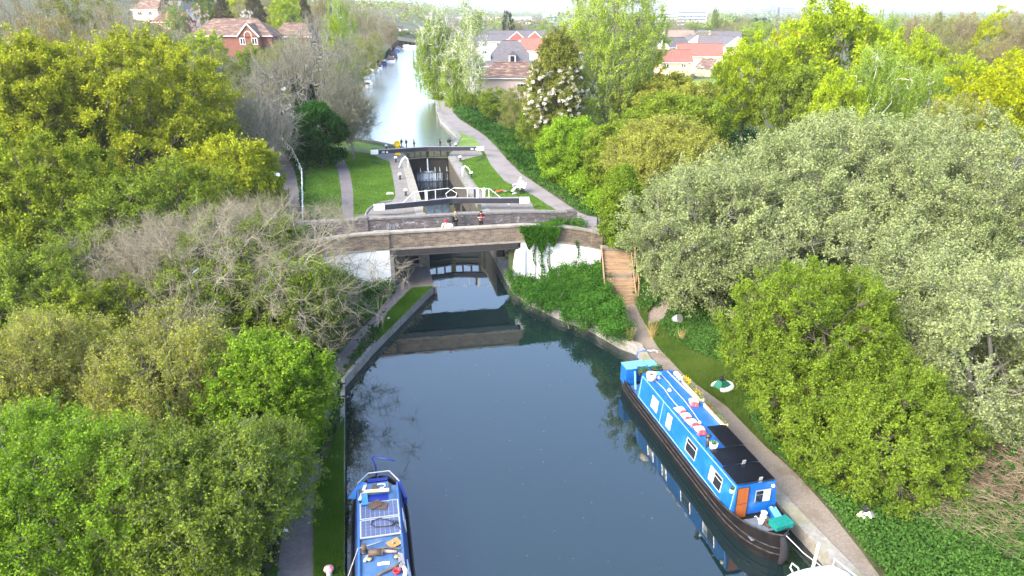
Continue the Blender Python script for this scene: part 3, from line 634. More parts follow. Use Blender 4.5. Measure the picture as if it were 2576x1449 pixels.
A_('shrub', 'shadowy green shrub below the shaded oak at the left edge', 'bush', (100, 800, 170, 150, 37), LM['green'], BARKD, 45000, .065, .6, 17, kw=dict(n=200, trunk=.14, stems=3), twigm=BARKG, tw=(3, .7, .01))
A_('bare_tree', 'spreading pale bare tree with lichened limbs in front of the left bridge end', 'tree', (490, 690, 330, 195, 39.5), None, BARKP, 0, 0, 0, 18, kw=dict(n=640, trunk=.17, lump=.4, shell=.35, k1=9, k2=9, arch=.05, bottom=-.8, stems=2), twigm=BARKB, tw=(10, 1.2, .0075, .85, .1))
A_('sapling_thicket', 'brownish budding sapling with thin upright stems at the left edge', 'tree', (130, 1010, 190, 170, 30), LM['budding'], BARKB, 42000, .048, .4, 19, kw=dict(n=300, trunk=.09, stems=6, arch=.3), twigm=BARKB, tw=(5, .8, .007, .5, .9), up=.3)
A_('sapling_thicket', 'brownish budding sapling with thin upright stems beside the bright green tree', 'tree', (430, 1010, 190, 160, 30), LM['budding'], BARKB, 42000, .048, .4, 20, kw=dict(n=300, trunk=.09, stems=6, arch=.3), twigm=BARKB, tw=(5, .8, .007, .5, .9), up=.3)
A_('hawthorn_tree', 'bright green young tree leaning over the left towpath', 'tree', (705, 1060, 150, 175, 29.5), LM['bright'], BARKD, 60000, .055, .45, 21, kw=dict(n=300, trunk=.12, lump=.35, stems=2), twigm=BARKD, tw=(3, .6, .008))
A_('hawthorn_tree', 'leafy green thorn tree filling the bottom left corner', 'tree', (150, 1290, 270, 220, 22), LM['bright'], BARKG, 85000, .042, .4, 22, kw=dict(n=380, trunk=.14, lump=.35, stems=3), twigm=BARKG, tw=(3, .6, .006))
A_('hawthorn_tree', 'dull green thorn tree with grey twigs at the bottom, left of the towpath', 'tree', (462, 1300, 178, 205, 22.5), LM['green'], BARKG, 75000, .042, .4, 23, kw=dict(n=340, trunk=.12, lump=.3, stems=3), twigm=BARKG, tw=(4, .7, .006))
A_('shrub', 'small twiggy green shrub overhanging the towpath below the bright green tree', 'bush', (650, 1190, 110, 110, 26), LM['thorn'], BARKG, 26000, .042, .35, 24, kw=dict(n=160, trunk=.07, stems=3), twigm=BARKB, tw=(4, .6, .006))
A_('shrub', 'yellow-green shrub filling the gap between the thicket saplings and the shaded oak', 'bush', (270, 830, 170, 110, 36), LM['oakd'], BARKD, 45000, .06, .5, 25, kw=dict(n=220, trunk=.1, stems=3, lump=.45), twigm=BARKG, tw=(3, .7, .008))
A_('shrub', 'green shrub under the right-hand limbs of the pale bare tree', 'bush', (740, 790, 110, 95, 37), LM['green'], BARKD, 26000, .06, .5, 26, kw=dict(n=150, trunk=.08, stems=3, lump=.45), twigm=BARKG, tw=(3, .8, .008))
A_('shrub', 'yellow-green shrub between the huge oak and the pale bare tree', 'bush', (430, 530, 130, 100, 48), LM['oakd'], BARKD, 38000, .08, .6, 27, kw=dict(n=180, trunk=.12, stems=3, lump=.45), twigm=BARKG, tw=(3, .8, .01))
# right side
PK = dict(trunk=.24, lump=.5, shell=.5)
A_('willow_tree', 'largest pale silver-green willow, its dome topping the right-hand wood', 'tree', (2050, 480, 330, 185, 49), LM['pale'], BARKG, 120000, .068, .6, 31, kw=dict(n=520, **PK), twigm=BARKG, tw=(4, .9, .010))
A_('willow_tree', 'pale silver-green willow hanging over the wooden steps', 'tree', (1790, 620, 180, 185, 43), LM['pale'], BARKG, 60000, .062, .55, 32, kw=dict(n=330, **PK), twigm=BARKG, tw=(4, .9, .009), ry=4)
A_('willow_tree', 'pale silver-green willow at the right edge, level with the bridge', 'tree', (2420, 610, 290, 235, 41), LM['pale'], BARKG, 110000, .058, .55, 33, kw=dict(n=480, **PK), twigm=BARKG, tw=(4, .9, .009))
A_('willow_tree', 'open pale willow with bare limbs behind the yellow-green hawthorn', 'tree', (2090, 700, 290, 150, 40), LM['pale'], BARKG, 60000, .06, .5, 34, kw=dict(n=360, **PK), twigm=BARKG, tw=(4, .9, .009))
A_('willow_tree', 'pale willow low at the right edge above the dry brambles', 'tree', (2440, 980, 250, 290, 31), LM['pale'], BARKG, 80000, .05, .5, 35, kw=dict(n=400, **PK), twigm=BARKG, tw=(4, .8, .008))
A_('willow_tree', 'pale willow filling in behind the drooping hawthorn sprays', 'tree', (2290, 830, 190, 150, 36), LM['pale'], BARKG, 60000, .055, .5, 38, kw=dict(n=300, **PK), twigm=BARKG, tw=(4, .8, .008))
A_('hawthorn_tree', 'dense yellow-green hawthorn beside the boat towpath, upper dome', 'tree', (2060, 900, 215, 210, 31.5), LM['thorn'], BARKD, 100000, .05, .38, 36, kw=dict(n=460, trunk=.16, lump=.42, stems=2, bottom=-.95), twigm=BARKD, tw=(3, .5, .006))
A_('hawthorn_tree', 'dense yellow-green hawthorn with drooping sprays near the dry brambles', 'tree', (2190, 1070, 215, 190, 28), LM['thorn'], BARKD, 85000, .045, .35, 37, kw=dict(n=420, trunk=.14, lump=.35, stems=2, bottom=-.95), twigm=BARKD, tw=(3, .5, .006))
# beside the right towpath, beyond the bridge
A_('hawthorn_tree', 'yellow-green thorn bush directly behind the black fence at the steps', 'bush', (1570, 520, 62, 100, 48), LM['thorn'], BARKD, 32000, .06, .45, 41, kw=dict(n=170, trunk=.12, stems=2, bottom=-.95), ry=2.4)
A_('hawthorn_tree', 'budding brown-green thorn tree between the black fence bush and the pale willow', 'bush', (1680, 400, 130, 85, 56), LM['budding'], BARKB, 45000, .07, .6, 42, kw=dict(n=240, trunk=.14, stems=3), twigm=BARKB, tw=(4, .9, .009))
A_('shrub', 'rounded mid-green tree where the towpath widens, right of the lawn', 'tree', (1450, 380, 80, 95, 67), LM['bright'], BARKD, 45000, .085, .6, 43, kw=dict(n=240, trunk=.15, stems=2, bottom=-.95), ry=4)
A_('shrub', 'deep green tree with cut bare stems behind the towpath', 'tree', (1550, 400, 75, 80, 62), LM['green'], BARKB, 36000, .08, .6, 44, kw=dict(n=200, trunk=.16, stems=3), ry=4)
A_('shrub', 'dark green bush on the slope between poplar and pale willow', 'bush', (1700, 300, 120, 65, 66), LM['green'], BARKD, 36000, .085, .7, 45, kw=dict(n=200, trunk=.15, stems=3))
A_('shrub', 'light green bush at the foot of the poplar', 'bush', (1660, 240, 110, 50, 82), LM['budding'], BARKD, 30000, .10, .8, 46, kw=dict(n=160, trunk=.15, stems=3))
T, t = A_('poplar_tree', 'tall lime-green poplar rising against the white sky', 'tree', (1545, 140, 125, 200, 82), LM['lime'], BARKG, 40000, .095, .6, 47, kw=dict(n=560, lump=.35, shell=.15, trunk=.3, arch=.35, fork=2.5, bottom=-.95), twigm=BARKG, tw=(4, 1.1, .014, .5, .9))
T, t = A_('cherry_tree', 'conical olive tree dotted with white blossom beside the houses', 'tree', (1395, 218, 82, 116, 78), LM['olive'], BARKD, 40000, .09, .5, 48, kw=dict(n=300, lump=.2, shell=.5, conic=.5, trunk=.2, arch=.25, bottom=-.98), twigm=BARKD, tw=(3, .8, .013, .5, .8))
fl = T.pts[(T.pts[:, 1] < 1.0) & (T.pts[:, 2] < T.c[2]+2.2)]; fl = fl[np.argsort(-((fl[:, :2])**2).sum(1)/(1.2-fl[:, 2]*.08))][:170]; fl = fl*np.array((1.10, 1.12, 1)); T.crown('blossom', LM['white'], t, 7500, .12, .24, pts=fl)
for q, (sp, sd, lb) in enumerate([((1110, 150, 52, 95, 132), 51, 'hanging light green birch nearest the upper canal'), ((1160, 175, 42, 85, 122), 52, 'drooping birch with leaning white trunks beside the far towpath')]):
    A_('birch_tree', lb, 'tree', sp, LM['birch'], BARKW, 42000, .12, 1.1, sd, kw=dict(n=230, lump=.3, trunk=.16, arch=.3, stems=2, shell=.3), strand=4.0, up=.2, tw=(2, 1.4, .02), twigm=BARKW)
A_('birch_tree', 'thin tall birch with bare white stems, the rightmost of the canal birches', 'tree', (1190, 150, 30, 110, 116), LM['birch'], BARKW, 3500, .11, .8, 53, kw=dict(n=70, lump=.4, trunk=.13, arch=.6, shell=.2), tw=(3, 1.4, .018), twigm=BARKW)
# the big grey bare tree with ivy
T, t = A_('bare_tree', 'tall grey bare tree with ivy round its trunk, overhanging the upper canal', 'tree', (765, 235, 160, 175, 80), LM['olive'], BARKG, 5000, .06, .6, 54, kw=dict(n=420, lump=.45, shell=.15, trunk=.5, arch=.25, k1=9, k2=9, fork=5, bottom=-.7), twigm=BARKG, tw=(2, 2.0, .022, .55, .6))
T.crown('ivy', LM['ivy'], t, 26000, .11, .9, pts=np.array([(math.cos(a)*r_, math.sin(a)*r_, z_) for z_ in np.linspace(.3, 8, 16) for a in np.linspace(0, 6, 7) for r_ in (.5,)]))
A_('bare_tree', 'low grey bare tree leaning from the ivy-clad tree over the water', 'tree', (880, 290, 60, 70, 78), LM['olive'], BARKG, 3500, .06, .6, 55, kw=dict(n=260, lump=.3, shell=.3, trunk=.14), twigm=BARKG, tw=(2, 1.4, .018))
A_('holly_bush', 'dark ivy-covered bush at the edge of the left lawn', 'bush', (800, 345, 52, 66, 73), LM['ivy'], BARKD, 22000, .09, .7, 56, kw=dict(lump=.5, n=130, trunk=.2, stems=3, bottom=-.95))
A_('bare_tree', 'grey leafless shrub overhanging the lane beside the ivy-clad tree', 'tree', (660, 330, 80, 80, 68), None, BARKG, 0, 0, 0, 57, kw=dict(n=260, lump=.35, shell=.2, trunk=.12, stems=4, arch=.3), twigm=BARKG, tw=(1, 1.8, .022, .6, .5))

# --- middle distance: eight kinds, copied
def proto(kind):
    o = thing(kind+'_tree', None, None)
    C = dict(bare=dict(n=200, trunk=.2, shell=.2, arch=.3, stems=2), olive=dict(n=190, trunk=.16, shell=.3, arch=.3, stems=3), green=dict(n=330, trunk=.2, shell=.5), lime=dict(n=380, trunk=.2, shell=.5, lump=.35),
             conifer=dict(n=230, trunk=.2, shell=.4, conic=.8, bottom=-.98), brown=dict(n=320, trunk=.18, shell=.4, stems=2), birch=dict(n=170, trunk=.13, shell=.3, arch=.3), yellow=dict(n=360, trunk=.2, shell=.5, lump=.35),
             blossom=dict(n=120, trunk=.15, shell=.4), pinkblossom=dict(n=120, trunk=.15, shell=.4), dark=dict(n=150, trunk=.2, shell=.6, bottom=-.95))[kind]
    T = Tree(hash_(kind), (5, 5, 5), 5.6, **C); bark = dict(birch=BARKW, bare=BARKB, olive=BARKB, brown=BARKB).get(kind, BARKD)
    b = T.branches('trunk', bark, o, 4)
    S = dict(bare=(LM['tan'], 4000, .075, .8), olive=(LM['olive'], 22000, .08, .6), green=(LM['green'], 30000, .12, .6), lime=(LM['maple'], 36000, .12, .6), conifer=(LM['conif'], 16000, .12, .6), brown=(LM['tan'], 30000, .085, .65),
             birch=(LM['birch'], 30000, .095, .9), yellow=(LM['yellow'], 34000, .12, .6), blossom=(LM['white'], 7000, .10, .6), pinkblossom=(LM['pink'], 8000, .10, .6), dark=(LM['dark'], 14000, .13, .7))[kind]
    if kind in ('bare', 'olive', 'brown', 'blossom'): T.twigs(5 if kind == 'bare' else 3, 1.3, .014, .5, .8); T.twig_mesh('twigs', bark, b)
    T.crown('crown', S[0], o, S[1], S[2], S[3], strand=2.4 if kind == 'birch' else 0)
    return o
def hash_(k): return sum(ord(c)*(i+3) for i, c in enumerate(k))
PROTO, NUM = {}, [0]
def inst(kind, spec, label, group=None, cat='tree', rz=None, world=None):
    rng = random.Random(NUM[0]*7+1); NUM[0] += 1
    if world: X, Y, g, hc, r, rzz = world
    else: X, Y, g, hc, r, rzz = place(*spec)
    top = hc+rzz
    if kind not in PROTO: PROTO[kind] = proto(kind); o = PROTO[kind]
    else: o = copy_tree(PROTO[kind])
    o.location = (X, Y, g-.1); o.rotation_euler = (0, 0, rz if rz is not None else rng.uniform(0, 6.28)); o.scale = (r/5, r/5, top/10.6)
    for k_ in ('group',):
        if k_ in o.keys(): del o[k_]
    tag(o, label, cat, group); return o
WOODL = 'bare and budding trees on the left slope'
for sp, kd, lb in [
 ((60, 50, 120, 95, 104), 'bare', 'bare grey-brown tree in the top left corner'),
 ((205, 60, 120, 95, 108), 'olive', 'olive-brown budding tree above the huge oak'),
 ((335, 80, 110, 100, 98), 'bare', 'bare tree with arching dark limbs left of the pale yellow birch'),
 ((130, 120, 110, 80, 88), 'brown', 'lower tan budding tree just behind the huge oak'),
 ((400, 150, 80, 95, 90), 'olive', 'bare tree turning olive left of the brick house'),
 ((300, 170, 90, 80, 84), 'bare', 'bare tree peering over the middle oak'),
 ((440, 50, 30, 50, 190), 'birch', 'pale yellow weeping birch below the white house'),
 ((512, 125, 55, 48, 140), 'lime', 'fresh yellow-green tree left of the brick house'),
 ((470, 235, 75, 95, 88), 'olive', 'budding olive tree in the thicket, farthest left'),
 ((555, 215, 75, 90, 92), 'olive', 'budding olive tree in front of the brick house roof'),
 ((640, 190, 60, 80, 98), 'green', 'green tree under the brick house gable'),
 ((525, 330, 85, 95, 76), 'bare', 'bare thicket tree behind the middle oak'),
 ((610, 310, 75, 90, 74), 'olive', 'brown-olive thicket tree beside the lane'),
 ((700, 200, 55, 85, 95), 'olive', 'budding tree left of the tall grey bare tree'),
 ((560, 30, 38, 50, 205), 'conifer', 'broad brown-green conifer behind the brick house'),
 ((640, 22, 46, 52, 212), 'conifer', 'broadest brown-green conifer, right of its twin behind the brick house'),
 ((515, 8, 28, 32, 214), 'green', 'grey-green tree left of the conifers'),
 ((715, 22, 40, 42, 196), 'lime', 'bright green tree right of the conifers'),
 ((765, 15, 26, 50, 205), 'conifer', 'thin brown conifer between bright green and yellow trees'),
 ((815, 20, 24, 45, 205), 'brown', 'slim bare brown tree beside the yellow tree'),
 ((855, 45, 40, 62, 165), 'birch', 'tall pale yellow tree above the left canal bank'),
 ((500, 42, 24, 16, 186), 'pinkblossom', 'pink blossom tree below the white house'),
 ((622, 48, 27, 20, 176), 'blossom', 'white blossom tree behind the brick house ridge'),
 ((905, 62, 46, 60, 205), 'bare', 'bare brown tree above the moored boats'),
 ((950, 75, 42, 52, 230), 'bare', 'bare brown tree above the moored boats, nearer the canal bend'),
 ((980, 95, 24, 40, 260), 'brown', 'last brown tree before the canal bend'),
 ((845, 95, 32, 52, 150), 'lime', 'bright green ivy-clad tree behind the grey bare tree'),
 ((905, 130, 48, 42, 150), 'olive', 'round brown-olive willow above the nearest moored boats'),
 ((945, 115, 26, 36, 185), 'olive', 'small round olive willow on the left canal bank'),
 ((868, 175, 46, 42, 128), 'green', 'green bush on the bank behind the nearest moored boats'),
 ((825, 210, 50, 60, 108), 'olive', 'green-brown tree on the bank, left of the moored boats'),
 ((740, 150, 60, 60, 130), 'olive', 'budding tree hidden behind the tall grey bare tree'),
 ((1880, 195, 90, 108, 88), 'lime', 'sunny yellow-green maple left of the big trees on the right'),
 ((1800, 30, 10, 12, 400), 'green', 'small tree on the skyline beside the office block'),
 ((2110, 130, 150, 135, 88), 'lime', 'broad sunny maple reaching above the skyline'),
 ((2010, 240, 90, 90, 78), 'green', 'green tree below the sunny maples'),
 ((2205, 215, 105, 125, 74), 'birch', 'weeping birch with white limbs in front of the maples'),
 ((2110, 250, 75, 75, 68), 'lime', 'lower bright maple just above the pale willow'),
 ((2335, 250, 95, 105, 80), 'birch', 'weeping birch right of the white-limbed one'),
 ((2400, 330, 100, 90, 66), 'olive', 'brownish tree tucked between birch and golden tree'),
 ((2490, 300, 120, 140, 68), 'yellow', 'sun-tinted golden-green tree at the right edge'),
 ((2570, 220, 90, 100, 85), 'yellow', 'sun-tinted golden tree cut by the right edge'),
 ((2300, 160, 80, 85, 105), 'lime', 'bright maple rising behind the weeping birches'),
 ((2000, 130, 80, 85, 112), 'yellow', 'sun-tinted golden-green tree between the two sunny maples'),
 ((2440, 215, 85, 75, 100), 'lime', 'bright green tree behind the golden-green tree'),
 ((2290, 90, 42, 46, 160), 'brown', 'tan budding tree just right of the tall maples on the skyline'),
 ((2355, 80, 46, 50, 178), 'olive', 'olive-tan tree second right of the tall maples on the skyline'),
 ((2325, 140, 48, 45, 135), 'brown', 'tan budding tree in front of the skyline pair, right of the maples'),
 ((2420, 84, 46, 50, 185), 'brown', 'tan tree in the middle of the top right skyline'),
 ((2410, 145, 52, 48, 140), 'olive', 'olive-brown tree above the golden-green tree'),
 ((2490, 80, 44, 50, 180), 'yellow', 'sun-tinted golden tree on the top right skyline'),
 ((2505, 150, 52, 48, 138), 'brown', 'tan tree directly above the golden-green tree'),
 ((2560, 88, 46, 54, 175), 'brown', 'tan tree in the top right corner'),
 ((2235, 60, 50, 45, 150), 'birch', 'light green tree on the skyline right of the maple'),
 ((1765, 235, 40, 28, 105), 'brown', 'brown bush on the grass in front of the orange house'),
 ((1745, 182, 30, 24, 185), 'blossom', 'white blossom tree on the lawn by the orange house'),
 ((1815, 190, 20, 30, 180), 'dark', 'dark bush right of the white blossom tree'),
 ((1250, 275, 60, 55, 104), 'green', 'green bush beside the far towpath below the brown roof'),
 ((1310, 275, 60, 60, 92), 'olive', 'budding olive shrub left of the white-flowering tree'),
 ((1200, 270, 35, 38, 118), 'green', 'small green bush at the birch foot'),
 ((1360, 320, 55, 60, 80), 'green', 'green bush under the white-flowering tree'),
 ((1278, 38, 16, 18, 330), 'dark', 'lone dark pine on the skyline'),
 ((1015, 104, 22, 12, 350), 'green', 'green bush on the bank at the canal bend, left one'), ((1045, 102, 24, 16, 352), 'olive', 'olive bush on the bank at the canal bend'), ((985, 98, 20, 18, 352), 'dark', 'dark bush at the canal bend beside the last boats'), ((1075, 96, 26, 24, 340), 'green', 'green tree behind the birches at the canal bend'),
 ]:
    inst(kd, sp, lb)
rr = random.Random(5)
def canalx(Y): return np.interp(Y, [95, 173, 331, 420], [-14, -28, -46, -60])
HOUSES_BOX = []
FARKIND = ['bare', 'olive', 'green', 'brown', 'brown', 'olive', 'lime', 'birch', 'dark', 'bare', 'yellow']
n = 0
while n < 150:
    Y = 215+rr.random()**1.2*420; X = rr.uniform(-.72, .80)*Y
    cxx = canalx(Y)
    if abs(X-cxx) < 16: continue
    if 215 < Y < 350 and -35 < X < 175 and rr.random() < .92: continue
    if X < cxx and Y < 240 and X < -80: continue
    g = gz(X, Y); r = rr.uniform(4.5, 8); hz = rr.uniform(4, 6.2)
    kd = rr.choice(FARKIND)
    side = 'left of the canal' if X < cxx else 'beyond the estate houses'
    nm = dict(bare='bare grey-brown', olive='budding olive', green='mid-green', brown='tan budding', lime='yellow-green', birch='pale weeping', dark='dark evergreen', yellow='golden')[kd]
    inst(kd, None, nm+' tree in the distant belt '+side, 'trees of the distant belt '+side, world=(X, Y, g, hz+1.0, r, hz)); n += 1
# far wood that reads as one mass
rng = np.random.default_rng(77); N_ = 1500; Yc = 560+rng.random(N_)**1.3*3200; Xc = rng.uniform(-.8, .85, N_)*Yc
k = (np.abs(noise2(Xc, Yc, .004, 3)) > .05) | (Yc > 900); Xc = Xc[k]; Yc = Yc[k]
def far_wood(name, m_, sel, seed):
    rng = np.random.default_rng(seed); x = Xc[sel]; y = Yc[sel]; m = 110; n = len(x)
    rr_ = rng.uniform(6, 13, n)*(1+y/2500); d = unit(rng.normal(size=(n, m, 3))); d[..., 2] = np.abs(d[..., 2])
    C = d*(rr_[:, None, None]*np.array((1, 1, .75)))*rng.uniform(.75, 1.05, (n, m, 1)); C[..., 0] += x[:, None]; C[..., 1] += y[:, None]; C[..., 2] += (hgt(x, y)+1.5+4*noise2(x, y, .01, 5))[:, None]
    C = C.reshape(-1, 3); o = np_mesh(name, leaves_np(C, 1.0, rng, 1.2, .8)*1, quads(len(C)), m_); tag(o, kind='stuff')
kk = rng.integers(0, 4, len(Xc))
far_wood('far_wood', LM['tan'], kk == 0, 1); far_wood('far_wood', LM['olive'], kk == 1, 2); far_wood('far_wood', LM['green'], kk == 2, 3); far_wood('far_wood', LM['birch'], kk == 3, 4)
# ------------------------------------------------------------------ lock gates and lockside things
def frame_at(px, py, z, rz=0): x, y = P(px, py, z); return (x, y, z)
def gate_leaf(label, side, s0, upper, hand=None):
    """side -1 left leaf, +1 right leaf; hinge at q = side*2.3"""
    t = thing('lock_gate', label, 'lock gate', (*LP(side*2.3, s0-.35), 0), RZ, None)
    m = (-side*2.3, .62)                      # mitre end in local coordinates (hinge at origin)
    out = (side*4.05, -.62*1.05)              # far end of the balance beam
    d = np.array(m)/np.linalg.norm(m)
    ztop = 2.45 if upper else 2.35; zb = .9 if upper else -.9
    zbm = 3.18 if upper else 3.08
    a = M(); a.beam((m[0], m[1], (ztop+zb)/2), (0, 0, (ztop+zb)/2), .16, ztop-zb); a.build('planking', WETWOOD, t)
    if not upper:
        a = M()
        for zz in (.25, 1.0, 1.75, 2.3): a.beam((m[0]*.98, m[1]*.98-.12, zz), (0, -.12, zz), .14, .16)
        a.build('rail', MOSSY, t)
    a = M()
    for f_ in (.02, .98): a.beam((m[0]*f_, m[1]*f_, zb), (m[0]*f_, m[1]*f_, zbm-.1), .3, .3)
    for f_ in (.35, .66): a.beam((m[0]*f_, m[1]*f_, ztop-.1), (m[0]*f_, m[1]*f_, zbm-.1), .14, .14)
    a.build('post', WETWOOD if upper else MOSSY, t)
    if upper:
        a = M(); a.beam((m[0], m[1]-.1, 2.62), (0, -.1, 2.62), .09, .09); a.beam((m[0], m[1]-.12, 2.82), (0, -.12, 2.86), .06, .06); a.build('rail', MOSSY, t)
        a = M(); a.beam((m[0], m[1]-.16, 2.44), (side*.2, -.16, 2.44), .5, .08); a.build('sill', MOSSY, t)
    o = np.array(out); wend = o*.80
    h = .42
    bm = M(); bm.beam((m[0]*1.02, m[1]*1.02, zbm+h*.5), (wend[0], wend[1], zbm+h*.5+.03), .36, h); b = bm.build('balance_beam', BLACKP, t)
    tp = M(); tp.beam((m[0]*1.02, m[1]*1.02, zbm+h+.012), (wend[0], wend[1], zbm+h+.042), .365, .02); tp.build('weathered_top', BEAMTOP, b)
    e = M(); e.beam((wend[0], wend[1], zbm+h*.5+.03), (o[0], o[1], zbm+h*.5+.04), .38, h+.04); e.build('white_end', WHITEP, b, bevel=.02)
    hd = M(); c0 = o*.86; c1 = o*.97; dd = np.array((-d[1], d[0]))*.14
    zt = zbm+h+.07; hd.tube([(c0[0]+dd[0], c0[1]+dd[1], zt-.1), (c0[0]+dd[0], c0[1]+dd[1], zt+.12), (c1[0]+dd[0], c1[1]+dd[1], zt+.12), (c1[0]+dd[0], c1[1]+dd[1], zt-.1)], .02, 6); hd.build('handle', IRON, b)
    if upper:
        n_ = (out[0]/np.linalg.norm(out), out[1]/np.linalg.norm(out)); e_ = np.array((n_[1], -n_[0]))*(-1 if side > 0 else 1)*.0
        mk = M(); c = o*.66; w_ = .3
        f0 = np.array((0, -.187)); ux = np.array((1, 0))*1.0
        for k in range(3):
            z_ = zbm+.13+k*.08; mk.box((c[0], c[1]-.19+abs(0), z_), (.34, .012, .045), rz=math.atan2(out[1], out[0]) if side > 0 else math.atan2(-out[1], -out[0]))
        tri = M(); cx = c[0]+.42; cy = c[1]-.19+(.42*out[1]/out[0]); tri.add([(cx-.13, cy-.004, zbm+.1), (cx+.13, cy-.004+.26*out[1]/out[0], zbm+.1), (cx, cy-.004+.13*out[1]/out[0], zbm+.33)], [(0, 1, 2)])
        mk.v += []; mo = mk.build('owner_mark', mat('pale mark', (.55, .6, .8)), b); tri.build('warning_triangle', WHITEP, b)
        for f_ in ((.36,) if True else ()):
            pg = M(); x, y = m[0]*f_, m[1]*f_; pg.tube([(x, y+.3, 2.4), (x, y+.3, 4.25)], .07, 8); pg.box((x, y+.3, 4.1), (.2, .24, .34)); pg.ball((x, y+.3, 4.42), .1, 8); pg.tube([(x, y+.3, 4.05), (x+.22, y+.3, 4.05)], .03, 6); pg.build('paddle_gear', IRON, t)
    else:
        g = np.array(m); r_ = M()
        A = lambda f_, z_, off=-.05: (g[0]*f_, g[1]*f_+off, z_)
        z0 = zbm+h+.02; z1 = z0+.78
        r_.tube([A(-1.05, z0-.55, .18), A(-.35, z1, .18), A(.05, z1, .15), A(.90, z1+.02, .15), A(1.0, z1-.12, .15), A(.80, z1-.42, .15), A(.84, z0+.05, .15), A(1.0, z0, .15)], .027, 6)
        r_.tube([A(.42, z0, .15), A(.42, z1, .15)], .03, 6); r_.tube([A(-.33, z0, .15), A(-.33, z1, .18)], .03, 6)
        r_.build('handrail', WHITEP, t)
        pp = M(); f_ = .08; pp.box(A(f_, z0+.42, .1), (.20, .14, .85)); pp.build('paddle_stand', WHITEP, t)
        pp = M(); pp.box(A(f_+.08*1, z0+.36, .2), (.16, .16, .75)); pp.build('paddle_rack', BLACKP, t)
    return t
gate_leaf('lower left lock gate: black balance beam with white end, over the brick-edged semicircle', -1, .2, False)
gate_leaf('lower right lock gate: black balance beam whose white end reaches the lawn', 1, .2, False)
gate_leaf('upper left lock gate: long black beam next to the yellow post', -1, 24.0, True)
gate_leaf('upper right lock gate: long black beam reaching the towpath', 1, 24.0, True)
# cill, leaking water
t = thing('lock_cill', 'dark wet stone ledge under the upper gates with water spilling over it', 'lock cill', (*LP(0, 23.3), 0), RZ)
a = M(); a.box((0, .4, -.2), (4.6, 1.3, 2.1)); a.box((0, 1.3, .3), (4.6, .8, 1.5)); a.build('ledge', WETWOOD, t)
FALL = mat('white water', (.45, .55, .62), (.75, .82, .88), rough=.3, scale=9, stretch=(3, 3, .4))
rng = np.random.default_rng(4)
def streaks(n, qf, s, z0, z1, w, seed):
    r = np.random.default_rng(seed); V = []
    for k in range(n):
        q = qf(r); zt = z0+r.uniform(-.1, .05); zb = z1+r.uniform(-.02, .3)*(r.random() < .5); ww = w*r.uniform(.4, 1.4); ss = s+r.uniform(-.06, .06)
        V += [(q-ww*.4, ss, zt), (q+ww*.4, ss, zt), (q+ww, ss-.12, zb), (q-ww, ss-.12, zb)]
    return V
V = streaks(16, lambda r: r.normal(-.05, .035), .36, 2.35, .9, .025, 1)+streaks(120, lambda r: r.normal(.1, .75), -.30, .86, .03, .012, 2)+streaks(12, lambda r: -2.15+r.random()*.15, -.4, 1.0, .03, .02, 3)
for qq in (.75, 1.3, 2.1, -.9): V += streaks(3, lambda r: r.normal(qq, .03), .3, 1.35, .9, .03, 5)
nV = len(V); o = np_mesh('falling_water', V, quads(nV//4), FALL); o.location = (*LP(0, 23.3), 0); o.rotation_euler = (0, 0, RZ); tag(o, kind='stuff')
C = np.c_[rng.normal(-.02, .28, 500), rng.normal(.05, .16, 500), .87+np.abs(rng.normal(0, .06, 500))]; C2 = np.c_[rng.normal(.1, .9, 380), rng.normal(-.5, .06, 380), np.full(380, .035)]; C2[:, 0] = np.clip(C2[:, 0], -2.2, 2.2)
o = np_mesh('water_foam', leaves_np(np.concatenate([C, C2]), .022, rng, 1), quads(880), FALL); o.location = (*LP(0, 23.3), 0); o.rotation_euler = (0, 0, RZ); tag(o, kind='stuff')
# thrown white/black bollards
def bollard(label, px, py, grp='white-topped mooring bollards'):
    x, y = P(px, py, 2.5)
    t = thing('mooring_bollard', label, 'bollard', (x, y, gz(x, y)), 0, grp)
    a = M(); a.lathe([(.13, 0), (.13, .1), (.085, .16), (.085, .34), (.13, .42)], n=12); a.build('stem', BLACKP, t, True)
    a = M(); a.lathe([(.13, .42), (.2, .46), (.2, .53), (.13, .62), (.01, .66)], n=14); a.build('cap', WHITEP, t, True)
for lb, x, y in [('white-topped bollard left of the yellow post, above the upper beam', 972, 377), ('white-topped bollard left of the left ladder hoop', 996, 408), ('white-topped bollard halfway down the left lockside', 1006.6, 451), ('white-topped bollard on the left lockside nearest the lower gate', 1021, 492),
                 ('white-topped bollard beyond the upper right beam', 1147, 373), ('white-topped bollard just below the upper right beam', 1158, 406), ('white-topped bollard on its slab in the right lawn', 1186, 447)]: bollard(lb, x, y)
def hoop(label, s, side):
    t = thing('ladder_hoop', label, 'ladder rail', (*LP(side*2.5, s), 2.55), RZ, 'white ladder hoops')
    for k, dy in enumerate((-.3, .3)):
        a = M(); a.tube([(0, dy, 0), (side*.05, dy*.9, .85), (side*.3, dy*.6, 1.08), (side*.65, dy*.8, .8), (side*1.0, dy, 0)], .04, 8); a.build('rail', WHITEP, t, True)
    a = M(); a.box((side*1.0, 0, .04), (.06, .66, .05)); a.box((side*.05, 0, .04), (.06, .6, .05)); a.build('foot_bar', WHITEP, t)
hoop('white bent-pipe ladder hoop on the left side of the lock', 18.6, -1)
hoop('white bent-pipe ladder hoop on the right side of the lock', 12.7, 1)
def ground_post(name, label, cat, px, py, parts, z=2.5, rz=0, group=None):
    x, y = P(px, py, z); t = thing(name, label, cat, (x, y, gz(x, y)), rz, group)
    for nm, fn, m_, smo in parts: a = M(); fn(a); a.build(nm, m_, t, smo)
    return t
